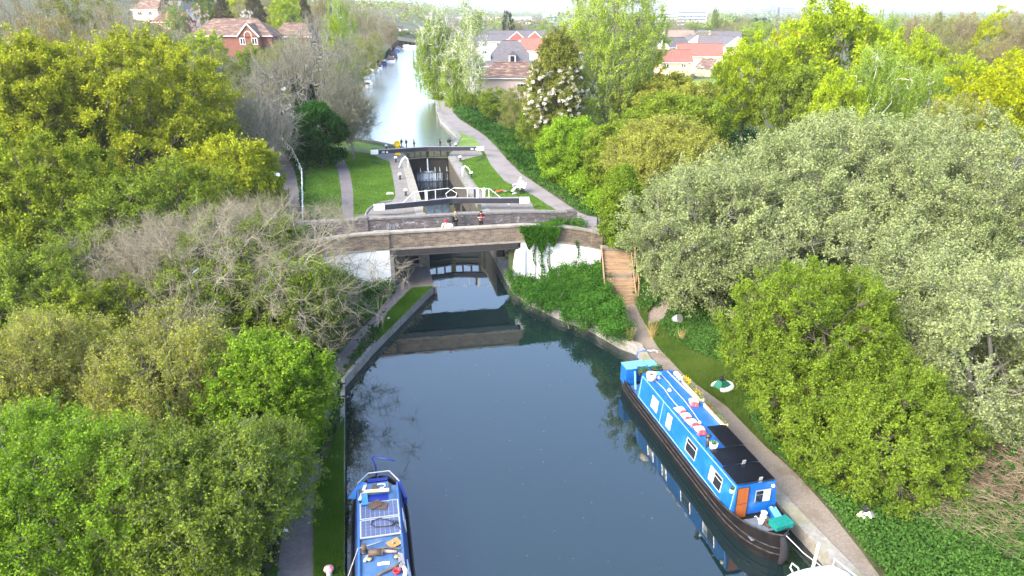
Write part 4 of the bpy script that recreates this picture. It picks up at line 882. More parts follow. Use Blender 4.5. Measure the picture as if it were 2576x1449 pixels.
ground_post('post', 'cream post with a round top behind the lower right balance beam', 'post', 1218, 502, [('shaft', lambda a: a.lathe([(.14, .0), (.14, .8)], n=12), CREAM, True), ('base', lambda a: a.lathe([(.17, 0), (.17, .14)], n=12), BLACKP, True), ('cap', lambda a: a.ball((0, 0, .86), .2, 12), WHITEP, True)])
ground_post('lifebuoy_stand', 'yellow lifebuoy on its yellow stand behind the upper left beam', 'lifebuoy', 1001, 389, [('stand', lambda a: (a.box((0, .05, .55), (.5, .06, 1.1)), a.box((0, 0, .03), (.7, .4, .06))), YELLOW, False), ('ring', lambda a: a.tube([(.3*math.cos(k*math.pi/8), -.05, 1.25+.3*math.sin(k*math.pi/8)) for k in range(17)], .1, 8), YELLOW, True), ('cover', lambda a: a.lathe([(.3, -.05), (.3, .08)], (0, .02, 1.25), 16, rotm(0, math.pi/2)), YELLOW, False)])
for lb, x, y, m_ in [('slim grey paddle post nearest the yellow lifebuoy', 1011, 380, BEAMTOP), ('black paddle post second from the yellow lifebuoy', 1023, 381, IRON), ('black ground paddle post right of the upper gates', 1133, 378, IRON), ('shorter black post beside the right ground paddle', 1128, 379, BEAMTOP)]:
    ground_post('paddle_post', lb, 'paddle gear', x, y, [('column', lambda a: a.lathe([(.14, 0), (.08, .12), (.07, 1.0)], n=10), m_, True), ('gear_case', lambda a: (a.box((0, 0, 1.12), (.24, .26, .34)), a.tube([(0, 0, 1.3), (0, 0, 1.55)], .04, 6), a.tube([(.1, 0, 1.15), (.32, 0, 1.15)], .03, 6)), IRON, False)])
t = thing('lockside_kerb', 'curved pale kerb round the semicircle under the lower left beam', 'kerb', (*P(945, 535, 2.5), 2.5))
c0 = P(945, 535, 2.5); kp = [P(x, y, 2.5) for x, y in [(985, 506), (960, 511), (940, 518), (927, 528), (920, 540), (921, 552)]]
a = M(); a.tube([(p[0]-c0[0], p[1]-c0[1], .04) for p in kp], .09, 6); a.build('kerb', CONC, t)
a = M()
for k in range(7): a.beam((-1.6+.25*k, -.9, .03), (.6+.25*k, -.5, .03), .07, .05)
a.build('foot_grip', CONC, t)
for sd, lb in ((-1, 'brick footholds set in the paving under the upper left beam'), (1, 'brick footholds set in the paving under the upper right beam')):
    t = thing('footholds', lb, 'footholds', (*LP(sd*2.3, 23.65), 2.5), RZ); a = M()
    for k in range(6):
        an = math.radians(8+k*7); r_ = 3.9; a.box((sd*r_*math.cos(an), -r_*math.sin(an)-.6, .04), (.5, .07, .06), rz=-sd*an*.3)
    a.build('brick', BLACKP, t)
# bench and bicycle on the lawn
bx, by = P(1310, 484, 2.5); BZ = gz(bx, by)
t = thing('park_bench', 'white-backed bench with dark seat on the right lawn', 'bench', (bx, by, BZ), math.radians(118))
a = M()
for k in range(4): a.box((0, .08+.12*k, .44), (1.5, .1, .04))
a.build('seat', BLACKP, t)
a = M()
for k in range(4): a.box((0, -.02-.05*k, .56+.13*k), (1.5, .03, .11), rx=math.radians(18))
a.build('backrest', WHITEP, t)
for x in (-.68, .68):
    for y in (.05, .45): a = M(); a.box((x, y, .21), (.07, .07, .42)); a.build('leg', BLACKP, t)
    a = M(); a.box((x, .22, .66), (.06, .5, .05)); a.box((x, .44, .54), (.06, .06, .24)); a.build('armrest', WHITEP, t)
bkx, bky = P(1262, 488, 2.5)
t = thing('bicycle', 'red and green bicycle lying on the lawn beside the bench', 'bicycle', (bkx, bky, gz(bkx, bky)+.03), math.radians(25))
for x, nm in ((-.52, 'wheel'), (.52, 'wheel')):
    a = M(); a.tube([(x+.33*math.cos(k*math.pi/10), .33+.33*math.sin(k*math.pi/10), .12) for k in range(21)], .028, 6); w_ = a.build(nm, BLACKP, t)
    a = M()
    for k in range(8): a.tube([(x, .33, .12), (x+.32*math.cos(k*math.pi/4), .33+.32*math.sin(k*math.pi/4), .12)], .006, 4)
    a.ball((x, .33, .12), .04, 8); a.build('spokes', ALU, w_)
a = M(); a.tube([(-.52, .33, .12), (-.1, .3, .13), (.38, .72, .13), (.33, .9, .13)], .025, 6); a.tube([(-.52, .33, .12), (-.2, .74, .13), (.38, .72, .13)], .02, 6); a.tube([(-.1, .3, .13), (-.24, .86, .13)], .025, 6); a.tube([(.38, .72, .13), (.52, .33, .12)], .025, 6); a.build('frame', mat('orange red paint', (.7, .1, .03), rough=.4), t)
a = M(); a.tube([(.33, .93, -.02), (.33, .93, .55)], .02, 6); a.build('handlebar', BLACKP, t)
a = M(); a.box((-.27, .9, .14), (.24, .08, .14)); a.build('saddle', BLACKP, t, bevel=.03)
def litter(label, px, py, z, m_, n, r, seed, name='litter'):
    rg_ = random.Random(seed); x, y = P(px, py, z); t = M()
    for k in range(n):
        cx, cy = rg_.uniform(-r, r), rg_.uniform(-r, r)*.6; w = r*rg_.uniform(.3, .7); t.add([(cx-w, cy, .03), (cx, cy-w*.6, .09), (cx+w, cy+.02, .02), (cx+.02, cy+w*.6, .12), (cx, cy, .16+rg_.random()*.1)], [(0, 1, 4), (1, 2, 4), (2, 3, 4), (3, 0, 4), (0, 3, 2, 1)])
    o = t.build(name, m_); o.location = (x, y, gz(x, y)+.01); return tag(o, label, 'litter')
litter('crumpled white plastic lying on the left lawn', 984, 489, 2.5, PAPER, 7, .28, 1, 'plastic_bag')
litter('white polystyrene tub lying on the left bank grass', 971, 806, .5, PAPER, 2, .2, 2)
litter('white paper scrap on the left towpath near the bottom', 722, 1338, .5, PAPER, 3, .13, 3)
litter('white scrap on the grass at the left canal edge', 846, 972, .5, PAPER, 2, .14, 4)
litter('grey scrap on the left grass strip, above the moored boat', 843, 1156, .5, CONCD, 2, .14, 6)
t = thing('rubbish_heap', 'grey plastic sheet and black bag dumped in the nettles at the right', 'rubbish', (*P(2182, 1295, .9), gz(*P(2182, 1295, .9))+.25))
a = M(); a.add([(-.4, -.2, .1), (.1, -.35, .3), (.55, -.1, .15), (.45, .35, .35), (0, .3, .5), (-.4, .2, .3), (.05, 0, .55)], [(0, 1, 6), (1, 2, 6), (2, 3, 6), (3, 4, 6), (4, 5, 6), (5, 0, 6)]); a.build('plastic_sheet', ALU, t)
a = M(); a.ball((-.05, .15, .55), .24, 10, (1.2, .9, .8)); a.build('black_bag', BLACKC, t, True)
a = M(); a.box((-.5, -.1, .3), (.35, .25, .1), rz=.5, rx=.3); a.build('board', TIMBERP, t); t.scale = (.6, .6, .6)
x, y = P(1703, 795, 1.1); t = thing('plastic_tub', 'grey plastic tub tipped on its side in the nettles below the willow', 'tub', (x, y, gz(x, y)+.35), .4); t.scale = (.75, .75, .75)
R_ = rotm(.3, math.radians(60)); a = M(); a.lathe([(.26, -.3), (.34, .3)], n=16, R=R_); a.build('tub_body', mat('grey plastic', (.3, .33, .38), rough=.5), t, True); a = M(); a.lathe([(.37, .27), (.37, .33), (.27, .33)], n=16, R=R_); a.build('rim', ALU, t)
# fences
t = thing('metal_fence', 'black upright-bar metal fence between bridge end and the steps', 'fence', (*LP(9.3, -11.9), 2.6), RZ-math.radians(5))
for k in range(4): a = M(); a.box((.05, .9*k, .65), (.07, .07, 1.5)); a.build('post', BLACKP, t)
a = M(); a.box((.05, 1.35, 1.2), (.04, 2.7, .05)); a.box((.05, 1.35, .2), (.04, 2.7, .05))
for k in range(1, 18): a.box((.05, .15*k, .7), (.025, .025, 1.1))
a.build('bars', BLACKP, t)
rl = [P(711, 355, 3.4), P(736, 385, 3.4), P(760, 437, 3.4), P(762, 550, 3.4)]
t = thing('pipe_railing', 'long white pipe railing between the lane and the left lawn', 'railing', (rl[3][0], rl[3][1], 0)); o0 = rl[3]
pts_ = [];
for i in range(3): pts_ += seg_between(rl[i], rl[i+1], 1.9)
pts_.append(rl[3])
for p in pts_: a = M(); g = gz(*p); a.lathe([(.035, -.1), (.035, 1.03), (.07, 1.05), (.07, 1.11), (.02, 1.15)], (p[0]-o0[0], p[1]-o0[1], g), 8); a.build('post', WHITEP, t)
a = M(); a.tube([(p[0]-o0[0], p[1]-o0[1], gz(*p)+1.05) for p in pts_], .03, 6); a.tube([(p[0]-o0[0], p[1]-o0[1], gz(*p)+.55) for p in pts_], .022, 6); a.build('rail', WHITEP, t)
x, y = P(696, 458, 2.9); t = thing('sign_board', 'small white board on the lane verge', 'sign', (x, y, gz(x, y)), .3)
a = M(); a.box((0, 0, .75), (.75, .04, .35), rx=-.5); a.build('board', WHITEP, t); a = M(); a.box((-.25, 0.03, .35), (.05, .05, .75)); a.box((.25, 0.03, .35), (.05, .05, .75)); a.build('leg', WHITEP, t)
for lb, x, y in (('black bollard on the far towpath, nearer one', 1122, 262), ('black bollard on the far towpath, farther one', 1115, 248)):
    ground_post('path_bollard', lb, 'bollard', x, y, [('shaft', lambda a: a.lathe([(.11, 0), (.1, 1.1)], n=10), BLACKP, True), ('cap', lambda a: a.lathe([(.14, 1.1), (.14, 1.18), (.02, 1.3)], n=10), BLACKP, True)])
ground_post('mooring_post', 'weathered timber post at the water edge where the path narrows', 'post', 1099, 282, [('shaft', lambda a: a.box((0, 0, .7), (.3, .3, 1.5)), BEAMTOP, False), ('strap', lambda a: a.box((0, 0, 1.2), (.33, .33, .06)), IRON, False)])
t = thing('wooden_steps', 'timber-edged steps climbing from the towpath to the bridge', 'steps', (6.95, 41.75, .55), math.radians(0))
NS = 14
for k in range(NS):
    if k == 7: continue
    a = M(); a.box((0, .02+k*.255, .10+k*.175), (1.9, .05, .20)); a.build('riser', TIMBER, t)
a = M()
for k in range(NS): a.box((0, .17+k*.255, .085+k*.175), (1.86, .24, .18))
a.box((0, 4.0, 2.5), (1.9, 1.0, .1)); a.build('tread_fill', GRAVEL, t)
for x in (-.97, .98): a = M(); a.beam((x, -.05, .25), (x, 3.6, 2.78), .06, .2); a.build('side_board', TIMBER, t)
for k in range(4): a = M(); a.box((1.08, .2+1.05*k, .9+.72*k), (.08, .08, 1.1)); a.build('handrail_post', TIMBER, t)
a = M(); a.beam((1.08, .1, 1.35), (1.08, 3.5, 3.7), .06, .09); a.build('handrail', TIMBER, t)
# ivy on the parapet
rng = np.random.default_rng(8); n = 8000; q = rng.uniform(3.2, 6.2, n); u_ = rng.random(n); hang = 1.55*np.clip(1-((q-4.6)/1.75)**2, .1, 1)+.35*np.sin(q*7)
z = 4.42-u_*hang-.02*(q-3)**2; s_ = -11.9-rng.random(n)*.16-(u_*.12); C = np.c_[q, s_, z]
n2 = 1500; C2 = np.c_[rng.uniform(3.2, 6.2, n2), rng.uniform(-11.95, -11.3, n2), 4.46+rng.random(n2)*.1-.1]
V3 = []
for qq, lo in ((4.75, .3), (4.3, 1.6), (5.3, 1.0), (4.9, .9), (7.3, 1.9)):
    m = 170; zz = rng.uniform(lo, 3.2, m); V3.append(np.c_[qq+np.sin(zz*3+qq)*.12+rng.normal(0, .10*(zz-lo+.2)/2, m), -11.9-rng.random(m)*.08, zz])
t = thing('ivy', 'ivy mat spilling over the bridge parapet and down the white wall', 'ivy', (L0[0], L0[1], 0), RZ)
np_mesh('leaves', leaves_np(np.concatenate([C, C2]+V3), .055, rng, .2), quads(n+n2+170*5), leafmat('parapet ivy', (.03, .10, .01), (.09, .24, .02), (.17, .36, .05)), t)
a = M()
for qq in (4.75, 4.3, 5.3): a.tube([(qq, -11.86, .4), (qq+.08, -11.87, 1.6), (qq-.03, -11.88, 3.4)], .02, 5)
a.build('stem', BARKD, t)
rng = np.random.default_rng(9)
def bush_cloud(label, pts3, n, size, leaf, seed, name='bramble_bush', crad=.35, stems=True, group=None):
    rng = np.random.default_rng(seed); pts3 = np.array(pts3, float); c = pts3.mean(0); t = thing(name, label, 'bush', (c[0], c[1], gz(c[0], c[1])), 0, group); o_ = np.array((c[0], c[1], gz(c[0], c[1])))
    i = rng.integers(0, len(pts3), n); C = pts3[i, :3]+rng.normal(size=(n, 3))*crad*.55-o_
    np_mesh('leaves', leaves_np(C, size, rng, .5), quads(n), leaf, t)
    k = rng.integers(0, len(pts3), 60); p1 = pts3[k]-o_+rng.normal(size=(60, 3))*.2; p0 = p1*np.array((1, 1, 0))+rng.normal(size=(60, 3))*(.2, .2, 0); V, Fq = segs_np(p0, p1, np.full(60, .015), np.full(60, .006), 4); np_mesh('stem', V, Fq, BARKB, t)
def shrub_fill(poly, n, hfun, seed):
    rg_ = np.random.default_rng(seed); xs = [p[0] for p in poly]; ys = [p[1] for p in poly]; X = rg_.uniform(min(xs), max(xs), n*4); Y = rg_.uniform(min(ys), max(ys), n*4); k = inpoly(poly, X, Y); X = X[k][:n]; Y = Y[k][:n]
    return np.c_[X, Y, hgt(X, Y)+hfun(X, Y)*rg_.random(len(X))**.6]
pl = PP([(1272, 700), (1295, 742), (1345, 775), (1400, 800), (1480, 832), (1560, 872), (1590, 850), (1545, 770), (1535, 740)], .6)+[LP(9, -12.2), LP(6, -12.7), LP(4.2, -13.2)]
bush_cloud('dense bramble and elder thicket below the whitewashed wall right of the bridge', shrub_fill(pl, 420, lambda X, Y: .3+.09*np.clip(X, 0, 6)+.45*np.clip(noise2(X, Y, 1.1, 2)+.6, 0, 1.4), 3), 70000, .055, leafmat('elder leaves', (.03, .10, .014), (.09, .22, .03), (.2, .38, .10)), 4, crad=.32)
pl = [LP(-12.5, -12.1), LP(-5.6, -12.1), LP(-5.6, -13.2), LP(-8, -14.5), LP(-12.5, -15)]
bush_cloud('dark leafy bushes at the foot of the left whitewashed abutment', shrub_fill(pl, 120, lambda X, Y: .5+.6*np.clip(noise2(X, Y, 1.4, 7)+.5, 0, 1.2), 5), 20000, .06, SHRUBL, 6)
pl = [LP(-13.5, -10.9), LP(-9.6, -10.9), LP(-9.6, -8.5), LP(-13.5, -8.5)]
bush_cloud('dark bushes on the roadside between the parapets at the left', shrub_fill(pl, 60, lambda X, Y: .4+.7*np.clip(noise2(X, Y, 1.4, 7)+.5, 0, 1.2), 5), 9000, .06, DARKL, 7)
pl = [LP(6.0, -9.0), LP(8.6, -9.3), LP(8.6, -8.3), LP(6.0, -8.3)]
bush_cloud('low green weeds at the foot of the rear parapet, right end', shrub_fill(pl, 30, lambda X, Y: .35+0*X, 5), 5000, .05, NETTLE, 8)
pl = PP([(1380, 400), (1500, 420), (1540, 560), (1500, 545), (1420, 480)], 2.6)
bush_cloud('green hedge bushes sloping down to the towpath below the poplar', shrub_fill(pl, 160, lambda X, Y: 1.2+1.2*np.clip(noise2(X, Y, .8, 7)+.5, 0, 1.2), 5), 34000, .09, LM['bright'], 9, crad=.7, name='hedge')
pl = PP([(1605, 770), (1640, 700), (1612, 640), (1600, 630)], 1.5)
bush_cloud('ivy-like green plants climbing beside the handrail of the steps', shrub_fill([(8.2, 41.2), (9.6, 41), (10, 46), (8.2, 46)], 90, lambda X, Y: .5+.3*np.sin(Y), 5), 16000, .055, NETTLE, 10)
rng = np.random.default_rng(21)
bl = LM['tan']
C = []
pl = [(14.6, 21.5), (16.5, 24), (20, 24), (20, 19.5), (17, 18.5)]
X = rng.uniform(14, 21, 5200); Y = rng.uniform(16, 25, 5200); k = inpoly(pl, X, Y); X = X[k]; Y = Y[k]; n = len(X); g = hgt(X, Y); an = rng.uniform(0, 6.28, n); L_ = rng.uniform(.3, 1.0, n)
p0 = np.c_[X, Y, g+rng.random(n)*.5]; p1 = p0+np.c_[np.cos(an)*L_, np.sin(an)*L_, rng.uniform(-.1, .5, n)*L_]
V, Fq = segs_np(p0, p1, np.full(n, .008), np.full(n, .004), 3); o = np_mesh('dry_brambles', V, Fq, mat('dry bramble', (.16, .12, .075), (.32, .26, .17), rough=1, scale=1.5)); tag(o, kind='stuff')
def dry_tuft(label, px, py, z, h_, seed, n=70):
    rng = np.random.default_rng(seed); x, y = P(px, py, z); a = rng.uniform(0, 6.28, n); d = rng.uniform(.1, .5, n)*h_; p0 = np.c_[rng.normal(0, .08, (n, 2)), np.zeros(n)]; p1 = p0+np.c_[np.cos(a)*d, np.sin(a)*d, h_*rng.uniform(.6, 1.1, n)]
    V, Fq = segs_np(p0, p1, np.full(n, .009), np.full(n, .003), 3); o = np_mesh('dry_reed_tuft', V, Fq, mat('straw', (.45, .32, .12), (.6, .45, .2), rough=1)); o.location = (x, y, gz(x, y)); tag(o, label, 'reeds')
dry_tuft('tuft of straw-coloured reeds at the end of the bramble thicket', 1582, 858, .5, .8, 1)
dry_tuft('thin dry stalks on the towpath verge below the steps', 1640, 850, .5, 1.0, 2, 40)
dry_tuft('dry stalks in the nettles beside the hawthorn', 1715, 845, .8, .7, 3, 40)
# ------------------------------------------------------------------ narrowboats
def hull_parts(t, y0, y1, wfun, gfun, deck, mh, n=40, strake=True):
    ys = [y0+(y1-y0)*(.5-.5*math.cos(math.pi*i/n)) for i in range(n+1)]
    a = M(); rings = []
    for y in ys:
        w = max(.02, wfun(y)); g = gfun(y); dk_ = deck(y); wi = max(.01, w-.09)
        rings.append([(-wi, y, dk_), (-wi, y, g), (-w, y, g), (-w*.99, y, .35), (-w*.9, y, -.45), (w*.9, y, -.45), (w*.99, y, .35), (w, y, g), (wi, y, g), (wi, y, dk_)])
    a.loft(rings); h = a.build('hull', mh, t)
    for z_, r_ in ((.30, .028), (.52, .022)):
        for sgn in (-1, 1):
            b = M(); b.tube([(sgn*(max(.02, wfun(y))+.004), y, z_*(1+.45*max(0, gfun(y)-.75))) for y in ys], r_, 5); b.build('rubbing_strake', STRAKE, h)
    for sgn in (-1, 1):
        b = M(); b.tube([(sgn*(max(.02, wfun(y))-.02), y, gfun(y)+.01) for y in ys], .03, 5); b.build('gunwale', STRAKE, h)
    return h
def cabin(t, y0, y1, wb, wt, zb, zt, m_, mr, rake0=0, rake1=0, n=2, name='cabin'):
    a = M(); rings = []
    for y, rk in ((y0, rake0), (y1, rake1)):
        rings.append([(-wb, y, zb), (-wt, y+rk, zt-.03), (-wt*.5, y+rk, zt), (0, y+rk, zt+.02), (wt*.5, y+rk, zt), (wt, y+rk, zt-.03), (wb, y, zb)])
    a.loft(rings); c = a.build(name, m_, t)
    a = M(); a.loft([[(-wt+.03, y0+rake0+.04, zt-.02), (-wt*.5, y0+rake0+.04, zt+.006), (0, y0+rake0+.04, zt+.026), (wt*.5, y0+rake0+.04, zt+.006), (wt-.03, y0+rake0+.04, zt-.02), (0, y0+rake0+.04, zt-.06)], [(-wt+.03, y1+rake1-.04, zt-.02), (-wt*.5, y1+rake1-.04, zt+.006), (0, y1+rake1-.04, zt+.026), (wt*.5, y1+rake1-.04, zt+.006), (wt-.03, y1+rake1-.04, zt-.02), (0, y1+rake1-.04, zt-.06)]]); a.build('roof', mr, c)
    for sgn in (-1, 1):
        a = M(); a.tube([(sgn*(wt-.09), y0+rake0+.25, zt+.045), (sgn*(wt-.09), y1+rake1-.2, zt+.045)], .022, 6); a.build('grab_rail', mr, c)
    return c
def side_window(c, y, z, L, Hh, xb, slope, glass, sgn=-1, curtain=None):
    """window in a cabin side; slope = how far the side leans in per metre of height"""
    def pt(yy, zz, o): return (sgn*(xb-slope*(zz)-0+o), yy, zz)
    w = M(); o = .012
    for (ya, za, yb, zb_) in ((y-L/2, z-Hh/2, y+L/2, z-Hh/2), (y-L/2, z+Hh/2, y+L/2, z+Hh/2), (y-L/2, z-Hh/2, y-L/2, z+Hh/2), (y+L/2, z-Hh/2, y+L/2, z+Hh/2), (y-L/2, z+Hh*.2, y+L/2, z+Hh*.2)):
        w.tube([pt(ya, za, o), pt(yb, zb_, o)], .022, 5)
    f = w.build('window', ALU, c)
    g = M(); g.add([pt(y-L/2, z-Hh/2, .008), pt(y+L/2, z-Hh/2, .008), pt(y+L/2, z+Hh/2, .008), pt(y-L/2, z+Hh/2, .008)], [(0, 1, 2, 3)]); g.build('pane', glass, f)
    if curtain:
        g = M(); ya, yb = curtain; g.add([pt(y+L*ya, z-Hh*.46, .011), pt(y+L*yb, z-Hh*.46, .011), pt(y+L*yb, z+Hh*.46, .011), pt(y+L*ya, z+Hh*.46, .011)], [(0, 1, 2, 3)]); g.build('curtain', GLASSP, f)
BO = (9.30, 19.90); BRZ = math.atan2(.225, .974)
def BP(x, y, z): c, s = math.cos(BRZ), math.sin(BRZ); return (BO[0]+x*c-y*s, BO[1]+x*s+y*c, z)
t = thing('narrowboat', 'long bright blue narrowboat with black hull moored by the right towpath', 'boat', (*BO, 0), BRZ, None)
wf = lambda y: float(np.interp(y, [-.25, -.05, .35, .9, 1.7, 2.8, 11.2, 12.2, 12.9, 13.25, 13.35], [.03, .32, .62, .86, 1.0, 1.04, 1.04, .98, .78, .42, .1]))
gf = lambda y: float(np.interp(y, [-.25, .8, 2.2, 4, 11, 13.3], [1.18, 1.0, .82, .72, .72, .88]))
dkf = lambda y: float(np.interp(y, [-.25, .3, .34, 1.6, 1.64, 10.6, 10.64, 13.3], [1.1, 1.0, .52, .5, .66, .66, .55, .6]))
h = hull_parts(t, -.25, 13.35, wf, gf, dkf, HULLB)
c = cabin(t, 1.62, 10.55, .93, .77, .66, 1.97, BLUE, BLUE, rake0=.02, rake1=-.05)
slope = (.93-.77)/(1.97-.66); xb = .93+.66*slope
for y, L, hh, gl, cu in ((8.72, .62, .56, GLASSP, None), (7.2, .42, .62, mat('frosted pane', (.25, .3, .32), rough=.2), None), (5.08, .85, .58, GLASS, None), (3.02, .9, .58, GLASS, (.12, .46))):
    side_window(c, y, 1.32, L, hh, xb, slope, gl, -1, cu)
for y in (8.7, 5.6, 3.4): side_window(c, y, 1.32, .8, .55, xb, slope, GLASS, 1)
a = M()
for z_ in (.78, 1.86):
    a.tube([(-(xb-slope*z_)-.006, 1.75, z_), (-(xb-slope*z_)-.006, 10.4, z_)], .011, 4)
for y_ in (1.75, 10.4, 8.0): a.tube([(-(xb-slope*.78)-.006, y_, .78), (-(xb-slope*1.86)-.006, y_, 1.86)], .011, 4)
a.build('coach_line', mat('grey coach line', (.35, .5, .72), rough=.6), c)
# front bulkhead
a = M(); a.box((-.55, 1.60, 1.2), (.42, .04, 1.36)); dr = a.build('door', ORANGE, t)
a = M(); a.box((-.55, 1.585, 1.2), (.40, .02, .02)); a.build('door_joint', BLACKP, dr)
a = M(); a.tube([(-.78, 1.6, .5), (-.78, 1.6, 1.9), (-.32, 1.6, 1.9), (-.32, 1.6, .5)], .018, 4); a.build('door_frame', BLACKP, dr)
a = M(); a.box((.28, 1.60, 1.42), (.62, .03, .52)); wn_ = a.build('window', ALU, t, bevel=.01)
a = M(); a.box((.13, 1.58, 1.33), (.27, .02, .30)); a.box((.13, 1.58, 1.58), (.27, .02, .14)); a.build('pane', GLASS, wn_)
a = M(); a.box((.42, 1.58, 1.33), (.29, .02, .30)); a.box((.42, 1.58, 1.58), (.29, .02, .14)); a.build('curtain', GLASSP, wn_)
a = M(); a.box((.62, 1.56, 1.82), (.1, .08, .1)); a.build('lamp', WHITEP, t)
a = M(); a.box((0, 1.0, .535), (1.5, 1.15, .03)); a.build('well_deck', GREYD, t)
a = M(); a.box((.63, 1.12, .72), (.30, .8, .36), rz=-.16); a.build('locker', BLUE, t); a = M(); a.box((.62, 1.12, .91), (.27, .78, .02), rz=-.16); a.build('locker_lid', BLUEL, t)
a = M()
for k in range(6): a.box((-.55, 1.45-.07*k, .56), (.42, .04, .02))
a.build('duckboard', BEAMTOP, t)
a = M(); a.tube([(0, -.32, .05), (0, -.42, .45), (0, -.36, .85), (0, -.2, 1.1)], [.09, .14, .13, .09], 10); a.build('bow_fender', BLACKC, t, True)
# roof
for i, (x0, x1, y0, y1) in enumerate([(-.10, .72, 3.86, 5.34), (-.80, .70, 2.74, 3.80), (-.86, .68, 1.60, 2.66)]):
    a = M(); a.box(((x0+x1)/2, (y0+y1)/2, 2.09), (x1-x0, y1-y0, .035), rx=.0, ry=.02); p_ = a.build('solar_panel', PVB, t)
    a = M(); a.tube([(x0, y0, 2.10-.0), (x1, y0, 2.08), (x1, y1, 2.08), (x0, y1, 2.10), (x0, y0, 2.10)], .012, 4); a.build('panel_frame', IRON, p_)
    a = M(); a.box(((x0+x1)/2, (y0+y1)/2, 2.02), (x1-x0-.3, .05, .1)); a.build('panel_bracket', ALU, p_)
for x_, y_ in ((.05, 2.7), (.1, 1.62)): a = M(); a.box((x_, y_, 2.13), (.13, .03, .26), rx=.2); a.box((x_, y_+.04, 2.05), (.15, .12, .02)); a.build('bracket', ALU, t)
for x_, y_ in ((-.22, 9.85), (-.22, 8.66)): a = M(); a.lathe([(.13, 1.98), (.12, 2.01), (.06, 2.04), (.06, 2.09), (.01, 2.1)], (x_, y_, 0), 14); a.build('roof_vent', ALU, t, True)
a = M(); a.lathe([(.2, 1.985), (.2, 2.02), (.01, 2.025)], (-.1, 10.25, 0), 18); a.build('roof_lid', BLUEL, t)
a = M(); a.lathe([(.075, 1.9), (.075, 2.42)], (-.66, 4.2, 0), 12); ch = a.build('chimney', IRON, t, True); a = M(); a.lathe([(.12, 2.42), (.12, 2.5), (.03, 2.56)], (-.66, 4.2, 0), 12); a.build('chimney_cap', IRON, ch, True)
a = M(); a.lathe([(.09, 1.98), (.09, 2.1), (.04, 2.16)], (-.22, 5.72, 0), 10); a.build('tunnel_lamp', ALU, t, True)
def rope(name, label, pts, r=.016, m_=None, parent=None):
    a = M(); o0 = Vector(pts[0]); a.tube([Vector(p)-o0 for p in pts], r, 6); o = a.build(name, m_ or ROPE, parent, True); o.location = o0
    if label: tag(o, label, 'rope')
    return o
rope('rope', 'white rope lying along the blue roof towards the potting sacks, nearer the cabin side', [BP(-.5, 9.6, 2.02), BP(-.42, 8.8, 2.02), BP(-.5, 8.0, 2.02), BP(-.5, 7.0, 2.03)])
rope('rope', 'long white rope down the middle of the blue boat roof', [BP(0, 10.1, 2.04), BP(.02, 9.4, 2.03), BP(-.02, 8.6, 2.04), BP(.0, 7.6, 2.03), BP(-.08, 6.6, 2.04), BP(-.18, 5.85, 2.06)])
rope('mooring_rope', 'pale mooring rope from the blue boat bow to the white cruiser', [BP(.1, -.2, 1.15), BP(.45, -.8, .82), BP(.9, -1.5, .6), BP(1.5, -2.5, .62), BP(2.1, -3.4, .8)], .018)
# stern
for x0, x1, hh, yy in ((-.98, -.42, .92, 12.25), (-.41, .18, .86, 12.45), (.19, .8, .8, 12.45)):
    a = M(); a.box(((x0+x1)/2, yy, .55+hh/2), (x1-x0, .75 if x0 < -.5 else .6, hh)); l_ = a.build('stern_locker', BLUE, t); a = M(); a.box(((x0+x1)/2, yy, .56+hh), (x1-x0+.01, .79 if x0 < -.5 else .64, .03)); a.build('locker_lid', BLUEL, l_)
a = M(); a.beam((-.78, 11.1, .75), (-.62, 11.7, 1.42), .08, .05); a.build('seat_strut', BLUEL, t)
a = M(); a.box((-.1, 11.2, .62), (1.5, 1.1, .03)); a.build('stern_deck', BLUEW, t)
a = M(); a.tube([(.1, 13.15, .7), (.1, 13.2, 1.55), (.12, 13.1, 1.75), (.55, 13.0, 1.8)], .03, 8); a.build('tiller', BLUE, t, True); a = M(); a.tube([(.55, 13.0, 1.8), (1.25, 12.8, 1.82)], .03, 8); a.tube([(.95, 13.1, 1.8), (1.0, 12.65, 1.82)], .02, 6); a.build('tiller_arm', ALU, t, True)
